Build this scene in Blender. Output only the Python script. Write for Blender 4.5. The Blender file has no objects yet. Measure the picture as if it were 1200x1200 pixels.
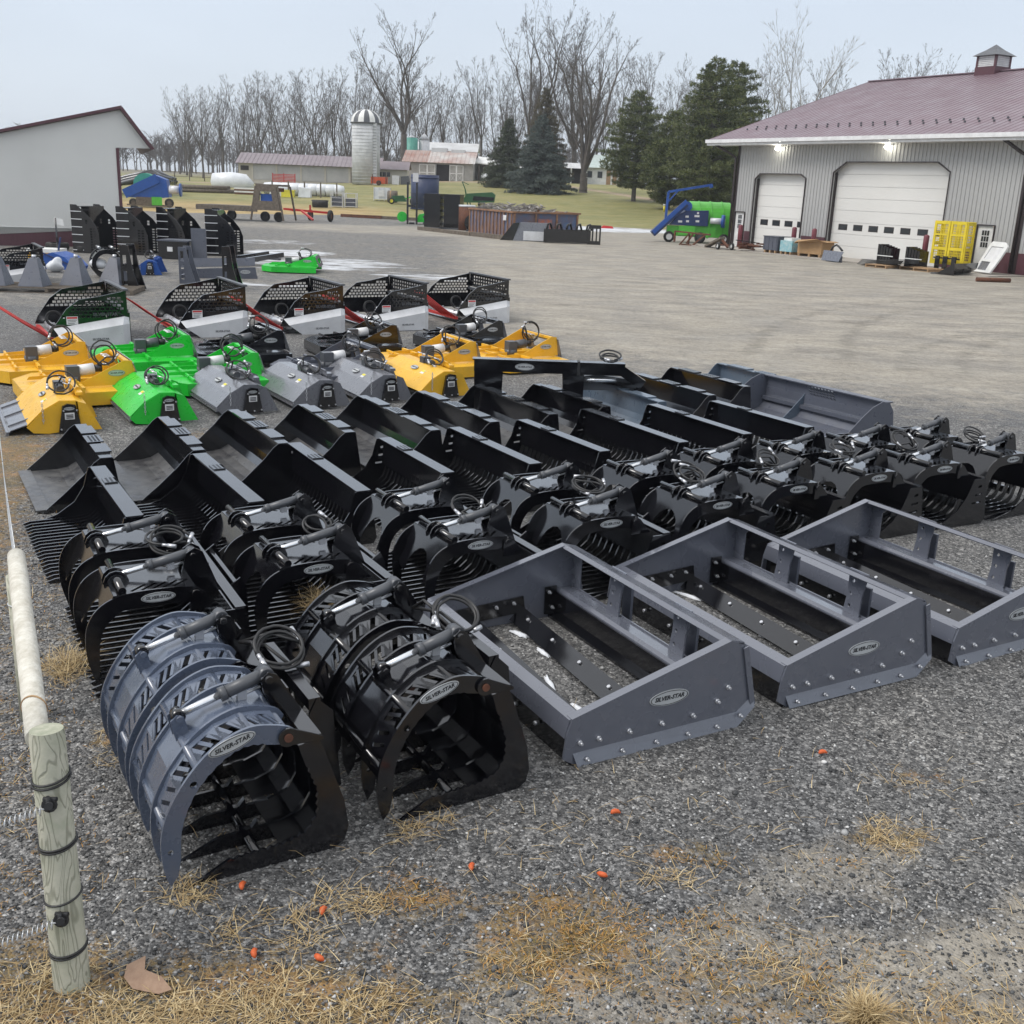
import bpy, math, random
import numpy as np
from mathutils import Vector, Matrix

# ------------------------------------------------------------------ camera
scene = bpy.context.scene
R = math.radians
CAM_H, PITCH, ROLL = 3.0, R(16.95), R(2.24)
cam_data = bpy.data.cameras.new('camera')
cam_data.sensor_width = 36.0
cam_data.lens = 1257.0 / 1200.0 * 36.0
cam_data.clip_start = 0.05
cam_data.clip_end = 6000
cam = bpy.data.objects.new('camera', cam_data)
scene.collection.objects.link(cam)
_r0 = Vector((1, 0, 0)); _d0 = Vector((0, -math.sin(PITCH), -math.cos(PITCH)))
_f0 = Vector((0, math.cos(PITCH), -math.sin(PITCH)))
_right = _r0 * math.cos(ROLL) - _d0 * math.sin(ROLL)
_down = _r0 * math.sin(ROLL) + _d0 * math.cos(ROLL)
_m = Matrix((_right, -_down, -_f0)).transposed().to_4x4()
_m.translation = Vector((0, 0, CAM_H))
cam.matrix_world = _m
scene.camera = cam

# ------------------------------------------------------------------ world: overcast daylight sky
SUN_EL, SUN_AZ = R(52), R(250)      # azimuth clockwise from +Y
world = bpy.data.worlds.new('World'); scene.world = world; world.use_nodes = True
wn = world.node_tree.nodes; wl = world.node_tree.links; wn.clear()
w_out = wn.new('ShaderNodeOutputWorld'); w_bg = wn.new('ShaderNodeBackground')
w_sky = wn.new('ShaderNodeTexSky'); w_sky.sky_type = 'NISHITA'; w_sky.sun_disc = False
w_sky.sun_elevation = SUN_EL; w_sky.sun_rotation = SUN_AZ
w_sky.air_density = 1.0; w_sky.dust_density = 2.5; w_sky.ozone_density = 1.0
w_bg.inputs['Strength'].default_value = 0.12
w_tc = wn.new('ShaderNodeTexCoord')
w_sep = wn.new('ShaderNodeSeparateXYZ'); wl.new(w_tc.outputs['Generated'], w_sep.inputs[0])
w_grad = wn.new('ShaderNodeValToRGB')
ce = w_grad.color_ramp.elements                    # cloud deck: paler at the horizon, brighter overhead
ce[0].position = 0.0; ce[0].color = (5.6, 6.1, 6.7, 1)
ce[1].position = 1.0; ce[1].color = (9.2, 9.2, 9.2, 1)
e = ce.new(0.22); e.color = (5.1, 5.75, 6.7, 1)
e = ce.new(0.5); e.color = (7.3, 7.55, 7.9, 1)
wl.new(w_sep.outputs['Z'], w_grad.inputs['Fac'])
w_map = wn.new('ShaderNodeMapping'); w_map.inputs['Scale'].default_value = (1.0, 1.0, 3.2)
wl.new(w_tc.outputs['Generated'], w_map.inputs['Vector'])
w_noise = wn.new('ShaderNodeTexNoise'); w_noise.inputs['Scale'].default_value = 2.2
w_noise.inputs['Detail'].default_value = 5
wl.new(w_map.outputs[0], w_noise.inputs['Vector'])
w_mr = wn.new('ShaderNodeMapRange'); w_mr.inputs[1].default_value = 0.3; w_mr.inputs[2].default_value = 0.7
w_mr.inputs[3].default_value = 0.94; w_mr.inputs[4].default_value = 1.06
wl.new(w_noise.outputs['Fac'], w_mr.inputs[0])
w_mul = wn.new('ShaderNodeVectorMath'); w_mul.operation = 'SCALE'
wl.new(w_grad.outputs['Color'], w_mul.inputs[0]); wl.new(w_mr.outputs[0], w_mul.inputs['Scale'])
w_mix = wn.new('ShaderNodeMix'); w_mix.data_type = 'RGBA'; w_mix.inputs[0].default_value = 0.88
wl.new(w_sky.outputs[0], w_mix.inputs[6]); wl.new(w_mul.outputs[0], w_mix.inputs[7])
wl.new(w_mix.outputs[2], w_bg.inputs['Color']); wl.new(w_bg.outputs[0], w_out.inputs['Surface'])

# ------------------------------------------------------------------ sun behind the clouds
sd = bpy.data.lights.new('sun', 'SUN'); sd.energy = 1.7; sd.angle = R(25); sd.color = (1.0, 0.97, 0.93)
sun = bpy.data.objects.new('sun', sd); scene.collection.objects.link(sun)
sdir = Vector((math.sin(SUN_AZ) * math.cos(SUN_EL), math.cos(SUN_AZ) * math.cos(SUN_EL), math.sin(SUN_EL)))
sun.rotation_euler = sdir.to_track_quat('Z', 'Y').to_euler()

scene.view_settings.view_transform = 'Standard'
scene.view_settings.look = 'None'
scene.view_settings.exposure = 0.24
scene.view_settings.gamma = 1.0
scene.view_settings.use_curve_mapping = False
scene.cycles.max_bounces = 5
scene.cycles.diffuse_bounces = 2
scene.cycles.glossy_bounces = 3
scene.cycles.transmission_bounces = 2

COL = scene.collection
rng = random.Random(7)
nrs = np.random.RandomState(11)

# ------------------------------------------------------------------ materials
def _noise(nt, scale, detail=4, rough=0.6, vec=None, dim='3D'):
    n = nt.nodes.new('ShaderNodeTexNoise'); n.inputs['Scale'].default_value = scale
    n.inputs['Detail'].default_value = detail; n.inputs['Roughness'].default_value = rough
    if vec is not None: nt.links.new(vec, n.inputs['Vector'])
    return n
def _ramp(nt, src, stops):
    r = nt.nodes.new('ShaderNodeValToRGB'); els = r.color_ramp.elements
    while len(els) < len(stops): els.new(0.5)
    for e_, (p, c) in zip(els, stops):
        e_.position = p; e_.color = (c[0], c[1], c[2], 1) if len(c) == 3 else c
    nt.links.new(src, r.inputs['Fac']); return r
def _mixc(nt, fac, a, b, mode='MIX'):
    m = nt.nodes.new('ShaderNodeMix'); m.data_type = 'RGBA'; m.blend_type = mode
    for s, v in ((m.inputs[0], fac), (m.inputs[6], a), (m.inputs[7], b)):
        if isinstance(v, (int, float)): s.default_value = v
        elif isinstance(v, tuple): s.default_value = (v[0], v[1], v[2], 1)
        else: nt.links.new(v, s)
    return m.outputs[2]
def _math(nt, op, a, b=None):
    m = nt.nodes.new('ShaderNodeMath'); m.operation = op
    for s, v in ((m.inputs[0], a), (m.inputs[1], b)):
        if v is None: continue
        if isinstance(v, (int, float)): s.default_value = v
        else: nt.links.new(v, s)
    return m.outputs[0]
def _maprange(nt, v, a, b, c, d):
    m = nt.nodes.new('ShaderNodeMapRange'); nt.links.new(v, m.inputs[0])
    for i, x in enumerate((a, b, c, d)): m.inputs[i + 1].default_value = x
    return m.outputs[0]
def _bump(nt, h, strength, dist):
    b = nt.nodes.new('ShaderNodeBump'); b.inputs['Strength'].default_value = strength
    b.inputs['Distance'].default_value = dist; nt.links.new(h, b.inputs['Height']); return b.outputs[0]

def newmat(name):
    m = bpy.data.materials.new(name); m.use_nodes = True
    nt = m.node_tree; b = nt.nodes['Principled BSDF']; return m, nt, b
def mat(name, col, rough=0.5, metal=0.0, col2=None, nscale=3.0, ior=1.5, coat=0.0, bump=0.0, bscale=40.0,
        dust=0.0, dustcol=(0.22, 0.2, 0.17), rvar=0.12):
    m, nt, b = newmat(name)
    geo = nt.nodes.new('ShaderNodeNewGeometry'); pos = geo.outputs['Position']
    n = _noise(nt, nscale, 5, 0.6, pos)
    c2 = col2 if col2 else tuple(min(1, x * 0.82) for x in col)
    c = _ramp(nt, n.outputs['Fac'], [(0.35, col), (0.68, c2)]).outputs['Color']
    if dust:
        dn = _noise(nt, nscale * 2.6, 6, 0.7, pos)
        sep = nt.nodes.new('ShaderNodeSeparateXYZ'); nt.links.new(geo.outputs['Normal'], sep.inputs[0])
        up = _maprange(nt, sep.outputs['Z'], 0.0, 1.0, 0.35, 1.0)
        f = _math(nt, 'MULTIPLY', _math(nt, 'MULTIPLY', _maprange(nt, dn.outputs['Fac'], 0.42, 0.78, 0.0, 1.0), up), dust)
        c = _mixc(nt, f, c, dustcol)
    nt.links.new(c, b.inputs['Base Color'])
    rn = _noise(nt, nscale * 4.0, 3, 0.6, pos)
    nt.links.new(_maprange(nt, rn.outputs['Fac'], 0.3, 0.7, max(0.03, rough - rvar), min(1, rough + rvar)), b.inputs['Roughness'])
    b.inputs['Metallic'].default_value = metal; b.inputs['IOR'].default_value = ior
    b.inputs['Coat Weight'].default_value = coat; b.inputs['Coat Roughness'].default_value = 0.10
    if bump:
        bn = _noise(nt, bscale, 4, 0.6, pos)
        nt.links.new(_bump(nt, bn.outputs['Fac'], bump, 0.01), b.inputs['Normal'])
    return m

M = {}
M['black'] = mat('black_gloss_paint', (0.005, 0.005, 0.007), 0.16, ior=1.55, coat=.7, dust=0.0, dustcol=(0.10, 0.10, 0.105), rvar=0.05)
M['black_worn'] = mat('worn_black_floor_paint', (0.035, 0.035, 0.04), 0.38, col2=(0.09, 0.09, 0.09), nscale=3.2, ior=1.7, dust=0.55, dustcol=(0.19, 0.185, 0.175))
M['slate'] = mat('slate_grey_paint', (0.112, 0.121, 0.150), 0.27, col2=(0.106, 0.114, 0.142), ior=1.6, coat=.9, dust=0.0, nscale=1.2, dustcol=(0.24, 0.23, 0.23))
M['slate_dark'] = mat('dark_slate_paint', (0.095, 0.105, 0.135), 0.36, ior=1.55, dust=0.2)
M['bluegrey'] = mat('blue_grey_paint', (0.088, 0.110, 0.158), 0.28, col2=(0.083, 0.103, 0.149), ior=1.6, coat=.7, dust=0.0, dustcol=(0.3, 0.3, 0.3))
M['steelblue'] = mat('steel_blue_paint', (0.10, 0.135, 0.18), 0.35, ior=1.6, coat=.4, dust=0.1)
M['grey'] = mat('mid_grey_paint', (0.150, 0.155, 0.175), 0.32, ior=1.6, coat=.6, dust=0.08, dustcol=(0.35, 0.34, 0.32))
M['silver'] = mat('silver_paint', (0.66, 0.67, 0.69), 0.38, metal=0.1, dust=0.3, dustcol=(0.35, 0.33, 0.30))
M['yellow'] = mat('yellow_paint', (0.84, 0.47, 0.025), 0.36, ior=1.55, dust=0.15)
M['green'] = mat('green_paint', (0.015, 0.56, 0.04), 0.34, ior=1.55, dust=0.1)
M['lime'] = mat('lime_green_paint', (0.10, 0.50, 0.05), 0.38, dust=0.15)
M['darkgreen'] = mat('dark_green_paint', (0.02, 0.10, 0.035), 0.45, dust=0.2)
M['blue'] = mat('blue_paint', (0.015, 0.085, 0.36), 0.4, dust=0.15)
M['navy'] = mat('navy_paint', (0.014, 0.035, 0.13), 0.45, dust=0.25)
M['red'] = mat('red_paint', (0.50, 0.025, 0.02), 0.4, dust=0.15)
M['rust'] = mat('rusty_steel', (0.16, 0.06, 0.03), 0.8, col2=(0.07, 0.03, 0.02), nscale=9, bump=0.3)
M['chrome'] = mat('chrome_rod', (0.85, 0.86, 0.88), 0.16, metal=0.9)
M['zinc'] = mat('zinc_bolt', (0.66, 0.67, 0.70), 0.34, metal=0.7)
M['barrel'] = mat('cylinder_grey_paint', (0.075, 0.08, 0.09), 0.4, ior=1.6)
M['rubber'] = mat('black_rubber', (0.015, 0.015, 0.016), 0.5, ior=1.6)
M['tyre'] = mat('tyre_rubber', (0.02, 0.02, 0.02), 0.85, dust=0.4)
M['white'] = mat('white_paint', (0.78, 0.78, 0.76), 0.5, dust=0.1)
M['decal_white'] = mat('white_label', (0.74, 0.74, 0.74), 0.45)
M['decal'] = mat('silver_decal', (0.52, 0.54, 0.55), 0.4, metal=0.1)
M['ink'] = mat('black_print', (0.015, 0.016, 0.02), 0.5)
M['ink_red'] = mat('red_print', (0.6, 0.03, 0.03), 0.5)
M['ink_yellow'] = mat('yellow_print', (0.8, 0.7, 0.05), 0.5)
M['wood'] = mat('pallet_wood', (0.42, 0.27, 0.14), 0.8, col2=(0.24, 0.15, 0.09), nscale=9, bump=0.3)
M['oldwood'] = mat('weathered_wood', (0.17, 0.14, 0.11), 0.9, col2=(0.09, 0.075, 0.06), nscale=6, bump=0.4)
M['cardboard'] = mat('cardboard', (0.42, 0.26, 0.13), 0.85)
M['plastic_white'] = mat('white_plastic_wrap', (0.72, 0.74, 0.76), 0.35, col2=(0.6, 0.62, 0.65), nscale=1.5, bump=0.2, bscale=3)
M['glass'] = mat('dark_window_glass', (0.03, 0.035, 0.04), 0.12, ior=1.6)
M['maroon'] = mat('maroon_sheet', (0.105, 0.040, 0.052), 0.5, dust=0.1)
M['bollard'] = mat('maroon_bollard', (0.185, 0.040, 0.055), 0.5)

# ------------------------------------------------------------------ mesh building
SMALL = {'bolt', 'hose_fitting', 'lettering', 'label_band', 'chain'}
class MB:
    def __init__(s): s.v = []; s.f = []; s.sm = []; s.marks = []
    def add(s, vs, fs, smooth=False):
        s.marks.append((len(s.v), len(s.f))); o = len(s.v); s.v.extend([tuple(x) for x in vs]); s.f.extend([tuple(i + o for i in f) for f in fs])
        s.sm.extend([smooth] * len(fs)); return s
    def box(s, x0, x1, y0, y1, z0, z1):
        return s.add([(x0,y0,z0),(x1,y0,z0),(x1,y1,z0),(x0,y1,z0),(x0,y0,z1),(x1,y0,z1),(x1,y1,z1),(x0,y1,z1)],
                     [(3,2,1,0),(4,5,6,7),(0,1,5,4),(1,2,6,5),(2,3,7,6),(3,0,4,7)])
    def bar(s, p, q, w, h, up=(0,0,1)):
        p = Vector(p); q = Vector(q); d = (q - p).normalized(); upv = Vector(up)
        if abs(d.dot(upv)) > 0.98: upv = Vector((1,0,0))
        a = d.cross(upv).normalized(); b = a.cross(d).normalized()
        vs = [c + a * (w/2*i) + b * (h/2*j) for c in (p, q) for i, j in ((-1,-1),(1,-1),(1,1),(-1,1))]
        return s.add(vs, [(0,1,2,3),(7,6,5,4),(0,4,5,1),(1,5,6,2),(2,6,7,3),(3,7,4,0)])
    def cyl(s, p, q, r0, r1=None, n=10, cap=True):
        if r1 is None: r1 = r0
        return s.tube([p, q], [r0, r1], n, cap)
    def tube(s, pts, rad, n=8, cap=True):
        P = [Vector(p) for p in pts]; k = len(P)
        if isinstance(rad, (int, float)): rad = [rad] * k
        vs = []; a = None
        for i in range(k):
            d = (P[min(i+1,k-1)] - P[max(i-1,0)])
            d = d.normalized() if d.length > 1e-9 else Vector((0,0,1))
            if a is None:
                a = d.cross(Vector((0,0,1))) if abs(d.z) < 0.9 else d.cross(Vector((1,0,0)))
            a = (a - d * a.dot(d)); a = a.normalized() if a.length > 1e-6 else d.orthogonal().normalized()
            b = d.cross(a)
            for j in range(n):
                t = 2*math.pi*j/n; vs.append(P[i] + (a*math.cos(t) + b*math.sin(t)) * rad[i])
        fs = [(i*n+j, i*n+(j+1)%n, (i+1)*n+(j+1)%n, (i+1)*n+j) for i in range(k-1) for j in range(n)]
        s.add(vs, fs, True)
        if cap:
            o = len(s.v) - len(vs)
            s.f.append(tuple(o + j for j in reversed(range(n)))); s.f.append(tuple(o + (k-1)*n + j for j in range(n)))
            s.sm.extend([False, False])
        return s
    def prism(s, outline, a, b, plane='xz'):
        """outline in plane, extruded from a to b along the third axis (convex or mild concave)"""
        n = len(outline)
        def m(u, v, w): return {'xz': (u, w, v), 'yz': (w, u, v), 'xy': (u, v, w)}[plane]
        vs = [m(u, v, a) for u, v in outline] + [m(u, v, b) for u, v in outline]
        fs = [tuple(range(n)), tuple(reversed(range(n, 2*n)))] + [(j, j+n, (j+1)%n+n, (j+1)%n) for j in range(n)]
        return s.add(vs, fs)
    def sheet(s, path, y0, y1, t=0.008, nseg=1):
        """thin bent sheet: path of (x, z) points swept along y, with thickness t"""
        k = len(path); off = []
        for i in range(k):
            dx = path[min(i+1,k-1)][0] - path[max(i-1,0)][0]; dz = path[min(i+1,k-1)][1] - path[max(i-1,0)][1]
            l = math.hypot(dx, dz) or 1; off.append((path[i][0] - dz/l*t, path[i][1] + dx/l*t))
        vs = [(x,y0,z) for x,z in path] + [(x,y1,z) for x,z in path] + [(x,y0,z) for x,z in off] + [(x,y1,z) for x,z in off]
        fs = []
        for i in range(k-1):
            fs += [(i,i+1,k+i+1,k+i), (2*k+i,3*k+i,3*k+i+1,2*k+i+1), (i,2*k+i,2*k+i+1,i+1), (k+i,k+i+1,3*k+i+1,3*k+i)]
        fs += [(0,k,3*k,2*k), (k-1,3*k-1,4*k-1,2*k-1)]
        return s.add(vs, fs)
    def plate(s, outline, holes, t, O, U, V, center=True):
        """flat plate with real cut-outs; (u, v) -> O + U*u + V*v, thickness t along U x V"""
        vs, fs = plate_geo(tuple(outline), tuple(tuple(h) for h in holes), t)
        U = Vector(U); V = Vector(V); N = U.cross(V); O = Vector(O)
        if not center: O = O + N * (t/2)
        return s.add([O + U*a + V*b + N*c for a, b, c in vs], fs)
    def sphere(s, c, r, nu=10, nv=6, sz=1.0):
        vs = []; 
        for i in range(nv+1):
            ph = math.pi*i/nv
            for j in range(nu):
                t = 2*math.pi*j/nu; vs.append((c[0]+r*math.sin(ph)*math.cos(t), c[1]+r*math.sin(ph)*math.sin(t), c[2]+r*sz*math.cos(ph)))
        fs = [(i*nu+j, (i+1)*nu+j, (i+1)*nu+(j+1)%nu, i*nu+(j+1)%nu) for i in range(nv) for j in range(nu)]
        return s.add(vs, fs, True)
    def mesh(s, name, m):
        me = bpy.data.meshes.new(name); me.from_pydata([tuple(x) for x in s.v], [], s.f); me.update()
        if any(s.sm): me.polygons.foreach_set('use_smooth', s.sm)
        if m is not None: me.materials.append(m)
        return me
    def build(s, name, m, parent=None, loc=None, rz=None):
        o = link(name, s.mesh(name, M[m] if isinstance(m, str) else m), parent, loc, rz)
        if name in SMALL: o['kind'] = 'stuff'
        return o
    def split(s, name, m, parent=None):
        """one object for every piece added"""
        out = []; marks = s.marks + [(len(s.v), len(s.f))]
        for (v0, f0), (v1, f1) in zip(marks[:-1], marks[1:]):
            b = MB(); b.add(s.v[v0:v1], [tuple(i - v0 for i in f) for f in s.f[f0:f1]]); b.sm = s.sm[f0:f1]; out.append(b.build(name, m, parent))
        return out[0]

def link(name, me, parent=None, loc=None, rz=None):
    o = bpy.data.objects.new(name, me); COL.objects.link(o)
    if parent is not None: o.parent = parent
    if loc is not None: o.location = loc
    if rz is not None: o.rotation_euler = (0, 0, rz)
    return o

_pc = {}
def plate_geo(outline, holes, t):
    key = (outline, holes, t)
    if key in _pc: return _pc[key]
    cu = bpy.data.curves.new('plate', 'CURVE'); cu.dimensions = '2D'; cu.fill_mode = 'BOTH'; cu.extrude = t/2
    for pts in (outline,) + holes:
        sp = cu.splines.new('POLY'); sp.points.add(len(pts)-1)
        for p, (a, b) in zip(sp.points, pts): p.co = (a, b, 0, 1)
        sp.use_cyclic_u = True
    ob = bpy.data.objects.new('plate', cu); me = bpy.data.meshes.new_from_object(ob)
    vs = [tuple(v.co) for v in me.vertices]; fs = [tuple(p.vertices) for p in me.polygons]
    bpy.data.objects.remove(ob); bpy.data.curves.remove(cu); bpy.data.meshes.remove(me)
    _pc[key] = (vs, fs); return _pc[key]
_tc = {}
def text_geo(txt, size, depth=0.002, shear=0.0, bold=0.0):
    key = (txt, size, shear, bold)
    if key in _tc: return _tc[key]
    cu = bpy.data.curves.new('text', 'FONT'); cu.body = txt; cu.size = size; cu.align_x = 'CENTER'; cu.align_y = 'CENTER'
    cu.extrude = depth/2; cu.shear = shear; cu.offset = bold; cu.resolution_u = 2
    ob = bpy.data.objects.new('text', cu); me = bpy.data.meshes.new_from_object(ob)
    vs = [tuple(v.co) for v in me.vertices]; fs = [tuple(p.vertices) for p in me.polygons]
    bpy.data.objects.remove(ob); bpy.data.curves.remove(cu); bpy.data.meshes.remove(me)
    _tc[key] = (vs, fs); return _tc[key]
def text_mb(mb, txt, size, O, U, V, **k):
    vs, fs = text_geo(txt, size, **k); U = Vector(U); V = Vector(V); N = U.cross(V); O = Vector(O)
    mb.add([O + U*a + V*b + N*c for a, b, c in vs], fs)

def rect(x0, x1, y0, y1): return [(x0,y0),(x1,y0),(x1,y1),(x0,y1)]
def slot(cx, cy, l, w, ang=0.0):
    c, s = math.cos(ang), math.sin(ang); return [(cx+a*c-b*s, cy+a*s+b*c) for a, b in ((-l/2,-w/2),(l/2,-w/2),(l/2,w/2),(-l/2,w/2))]
def smooth(pts, k=4):
    """Catmull-Rom resampling of an open chain"""
    out = []; n = len(pts)
    for i in range(n-1):
        p0, p1, p2, p3 = pts[max(i-1,0)], pts[i], pts[i+1], pts[min(i+2,n-1)]
        for j in range(k):
            t = j/k; out.append(tuple(.5*((2*p1[c])+(-p0[c]+p2[c])*t+(2*p0[c]-5*p1[c]+4*p2[c]-p3[c])*t*t+(-p0[c]+3*p1[c]-3*p2[c]+p3[c])*t**3) for c in (0,1)))
    return out + [pts[-1]]
def circ(cx, cy, r, n=12, ry=None): return [(cx+r*math.cos(2*math.pi*i/n), cy+(ry or r)*math.sin(2*math.pi*i/n)) for i in range(n)]
def arc(cx, cy, r, a0, a1, n=6, ry=None):
    return [(cx+r*math.cos(R(a0+(a1-a0)*i/n)), cy+(ry or r)*math.sin(R(a0+(a1-a0)*i/n))) for i in range(n+1)]

def tag(o, label=None, cat=None, group=None, kind=None):
    if label: o['label'] = label
    if cat: o['category'] = cat
    if group: o['group'] = group
    if kind: o['kind'] = kind
    return o
def thing(name, label, cat, loc=(0,0,0), rz=0.0, group=None):
    o = bpy.data.objects.new(name, None); COL.objects.link(o); o.empty_display_size = 0.1
    o.location = loc; o.rotation_euler = (0,0,rz); return tag(o, label, cat, group)
_kids = {}
def copy_tree(o, parent=None):
    c = o.copy(); COL.objects.link(c)
    if parent is not None: c.parent = parent
    for ch in [x for x in o.children]: copy_tree(ch, c)
    return c
def place(proto, used, loc, rz, label, group=None):
    o = copy_tree(proto) if used else proto
    o.location = loc; o.rotation_euler = (0, 0, rz); o['label'] = label
    if group: o['group'] = group
    return o

LY = R(30.5)                        # heading of the whole display: local x runs back, local y runs across
def spot(p, lx, ly, ang=LY):
    """origin of a thing whose local point (lx, ly) stands at world p"""
    c, s = math.cos(ang), math.sin(ang); return (p[0] - lx*c + ly*s, p[1] - lx*s - ly*c, 0)
def lerp(x, xs, ys):
    if x <= xs[0]: return ys[0]
    for i in range(1, len(xs)):
        if x <= xs[i]: return ys[i-1] + (x-xs[i-1])/(xs[i]-xs[i-1])*(ys[i]-ys[i-1])
    return ys[-1]
def ground_z(X, Y):
    r = lerp(Y, (80,90,102,112,120,132,150,160,260,420), (0,.2,.7,1.2,1.8,2.4,3.2,3.5,3.9,4.6))
    l = lerp(Y, (80,90,112,140,180,260,420), (0,.15,.95,1.5,2.0,2.6,3.2))
    t = min(1, max(0, (X+45)/45)); t = t*t*(3-2*t); return l + (r-l)*t

def logo(parent, O, U, V, w=0.26, h=0.095, txt='SILVER-STAR', name='maker_plate', m='decal'):
    U = Vector(U).normalized(); V = Vector(V).normalized(); N = U.cross(V)
    mb = MB(); mb.plate(circ(0,0,w/2,24,h/2), [], 0.004, Vector(O), U, V); p = mb.build(name, m, parent)
    t = MB(); t.plate(circ(0,0,w/2*.95,24,h/2*.9), [circ(0,0,w/2*.92,24,h/2*.84)], 0.002, Vector(O)+N*.003, U, V)
    text_mb(t, txt, w*0.135, Vector(O)+N*.003, U, V, shear=0.25, bold=w*0.0028); t.build('lettering', 'ink', p)
    return p
# ------------------------------------------------------------------ ground: one sheet to the horizon
def axis(parts):
    out = []
    for a, b, st in parts:
        n = max(1, int(round((b-a)/st))); out += [a + (b-a)*i/n for i in range(n)]
    return np.array(out + [parts[-1][1]])
gx = axis([(-900,-400,100),(-400,-120,20),(-120,-60,4),(-60,-14,1.0),(-14,14,.2),(14,60,1.0),(60,120,4),(120,400,20),(400,900,100)])
gy = axis([(-200,-20,20),(-20,0,2),(0,26,.2),(26,60,.5),(60,125,.8),(125,180,2.5),(180,420,10),(420,900,60)])
GX, GY = np.meshgrid(gx, gy)
def zgrid(X, Y):
    r = np.interp(Y, (80,90,102,112,120,132,150,160,260,420), (0,.2,.7,1.2,1.8,2.4,3.2,3.5,3.9,4.6))
    l = np.interp(Y, (80,90,112,140,180,260,420), (0,.15,.95,1.5,2.0,2.6,3.2))
    t = np.clip((X+45)/45, 0, 1); t = t*t*(3-2*t); return l + (r-l)*t
def vnoise(X, Y, sc, seed=0):
    rs = np.random.RandomState(seed); T = rs.rand(256,256); x = X/sc; y = Y/sc
    xi = np.floor(x).astype(int); yi = np.floor(y).astype(int); fx = x-xi; fy = y-yi; fx = fx*fx*(3-2*fx); fy = fy*fy*(3-2*fy)
    g = lambda a, b: T[a % 256, b % 256]
    return (g(xi,yi)*(1-fx)+g(xi+1,yi)*fx)*(1-fy) + (g(xi,yi+1)*(1-fx)+g(xi+1,yi+1)*fx)*fy
small = (vnoise(GX,GY,.7,1)-.5)*.012 + (vnoise(GX,GY,2.3,2)-.5)*.03
GZ = zgrid(GX, GY) + np.where((GY < 26) & (np.abs(GX) < 14), small, 0)*np.clip((GY-1)/3,0,1)
def blob(cx, cy, rx, ry, ang=0, p=1.0):
    c, s = math.cos(R(ang)), math.sin(R(ang)); u = ((GX-cx)*c+(GY-cy)*s)/rx; v = (-(GX-cx)*s+(GY-cy)*c)/ry
    return np.clip(1.35-(u*u+v*v), 0, 1)*p
fb = vnoise(GX,GY,1.1,3)*.5+vnoise(GX,GY,3.7,4)*.3+vnoise(GX,GY,12,5)*.2
# A: tan packed dirt
A = np.clip((GY-13)/10, 0, 1)*np.clip((GX+3.5+GY*.08)/7, 0, 1)*.86 + np.clip((GY-11.5)/8,0,1)*np.clip((GX-2)/5,0,1)*.35
A = np.maximum(A, blob(2.9,4.2,1.1,.42,38,.80)); A = np.maximum(A, blob(2.1,3.55,1.5,.55,15,.66)); A = np.maximum(A, blob(4.0,5.6,.9,.35,40,.7)); A = np.maximum(A, blob(.9,3.5,1.4,.6,5,.55)); A = np.maximum(A, blob(2.6,3.6,1.4,.6,20,.95)); A = np.maximum(A, blob(3.6,4.7,1.5,.5,38,.9)); A = np.maximum(A, blob(1.5,4.3,.8,.3,25,.5))
A = np.maximum(A, blob(-4.5,26,7,6,0,.45)); A = np.maximum(A, np.where(GY>24, .42, 0)); A = np.maximum(A, blob(2,70,26,9,0,.75))
A = np.clip(A, 0, 1)
# B: moss, dead grass and straw
B = np.clip((-2.0-.33*(GY-3.2)-GX)/.7, 0, 1)*np.clip((13.5-GY)/2,0,1)*np.clip((GY-1.5)/1.0,0,1)*.97
for q in [(-.9,3.35,.9,.30,0,.95),(-1.9,3.25,.8,.45,0,1.0),(.25,3.75,.42,.38,40,.9),(.95,3.45,.55,.3,10,.6),(1.7,3.25,.5,.3,0,.8),
          (1.95,4.6,.2,.16,0,.9),(.9,4.35,.3,.12,0,.75),(-.35,4.0,.28,.22,0,.7),(2.25,5.15,.3,.14,0,.5),(1.45,6.35,.22,.15,0,.7),(2.8,4.3,.3,.2,0,.5),
          (-2.7,6.6,.35,.4,0,.7),(-2.1,5.3,.3,.3,0,.6),(-6.2,13.4,1.0,1.2,0,.5),(-3.6,12.3,.5,.8,0,.5),(-1.4,7.2,.3,.5,0,.9)]:
    B = np.maximum(B, blob(*q))
B = np.clip(B, 0, 1)
# C: farm grass, edge as seen beyond the yard
edge = np.interp(GX, (-60,-24,-14,-9,-5,2,6,16,60), (80,83,88,88,84,84,86,84,80))
C = np.clip((GY-edge)/2.5, 0, 1)
road = np.exp(-((GY-(150-(GX-2)*2.3*np.clip(GX/8,0,1)))/7)**2)*(GX>-30)*np.clip((GY-98)/8,0,1)
lane = np.clip(1-np.abs(GY-np.interp(GX,(-25,0,6,12,17,24),(156,152,146,130,116,106)))/4.2, 0, 1)
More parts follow.
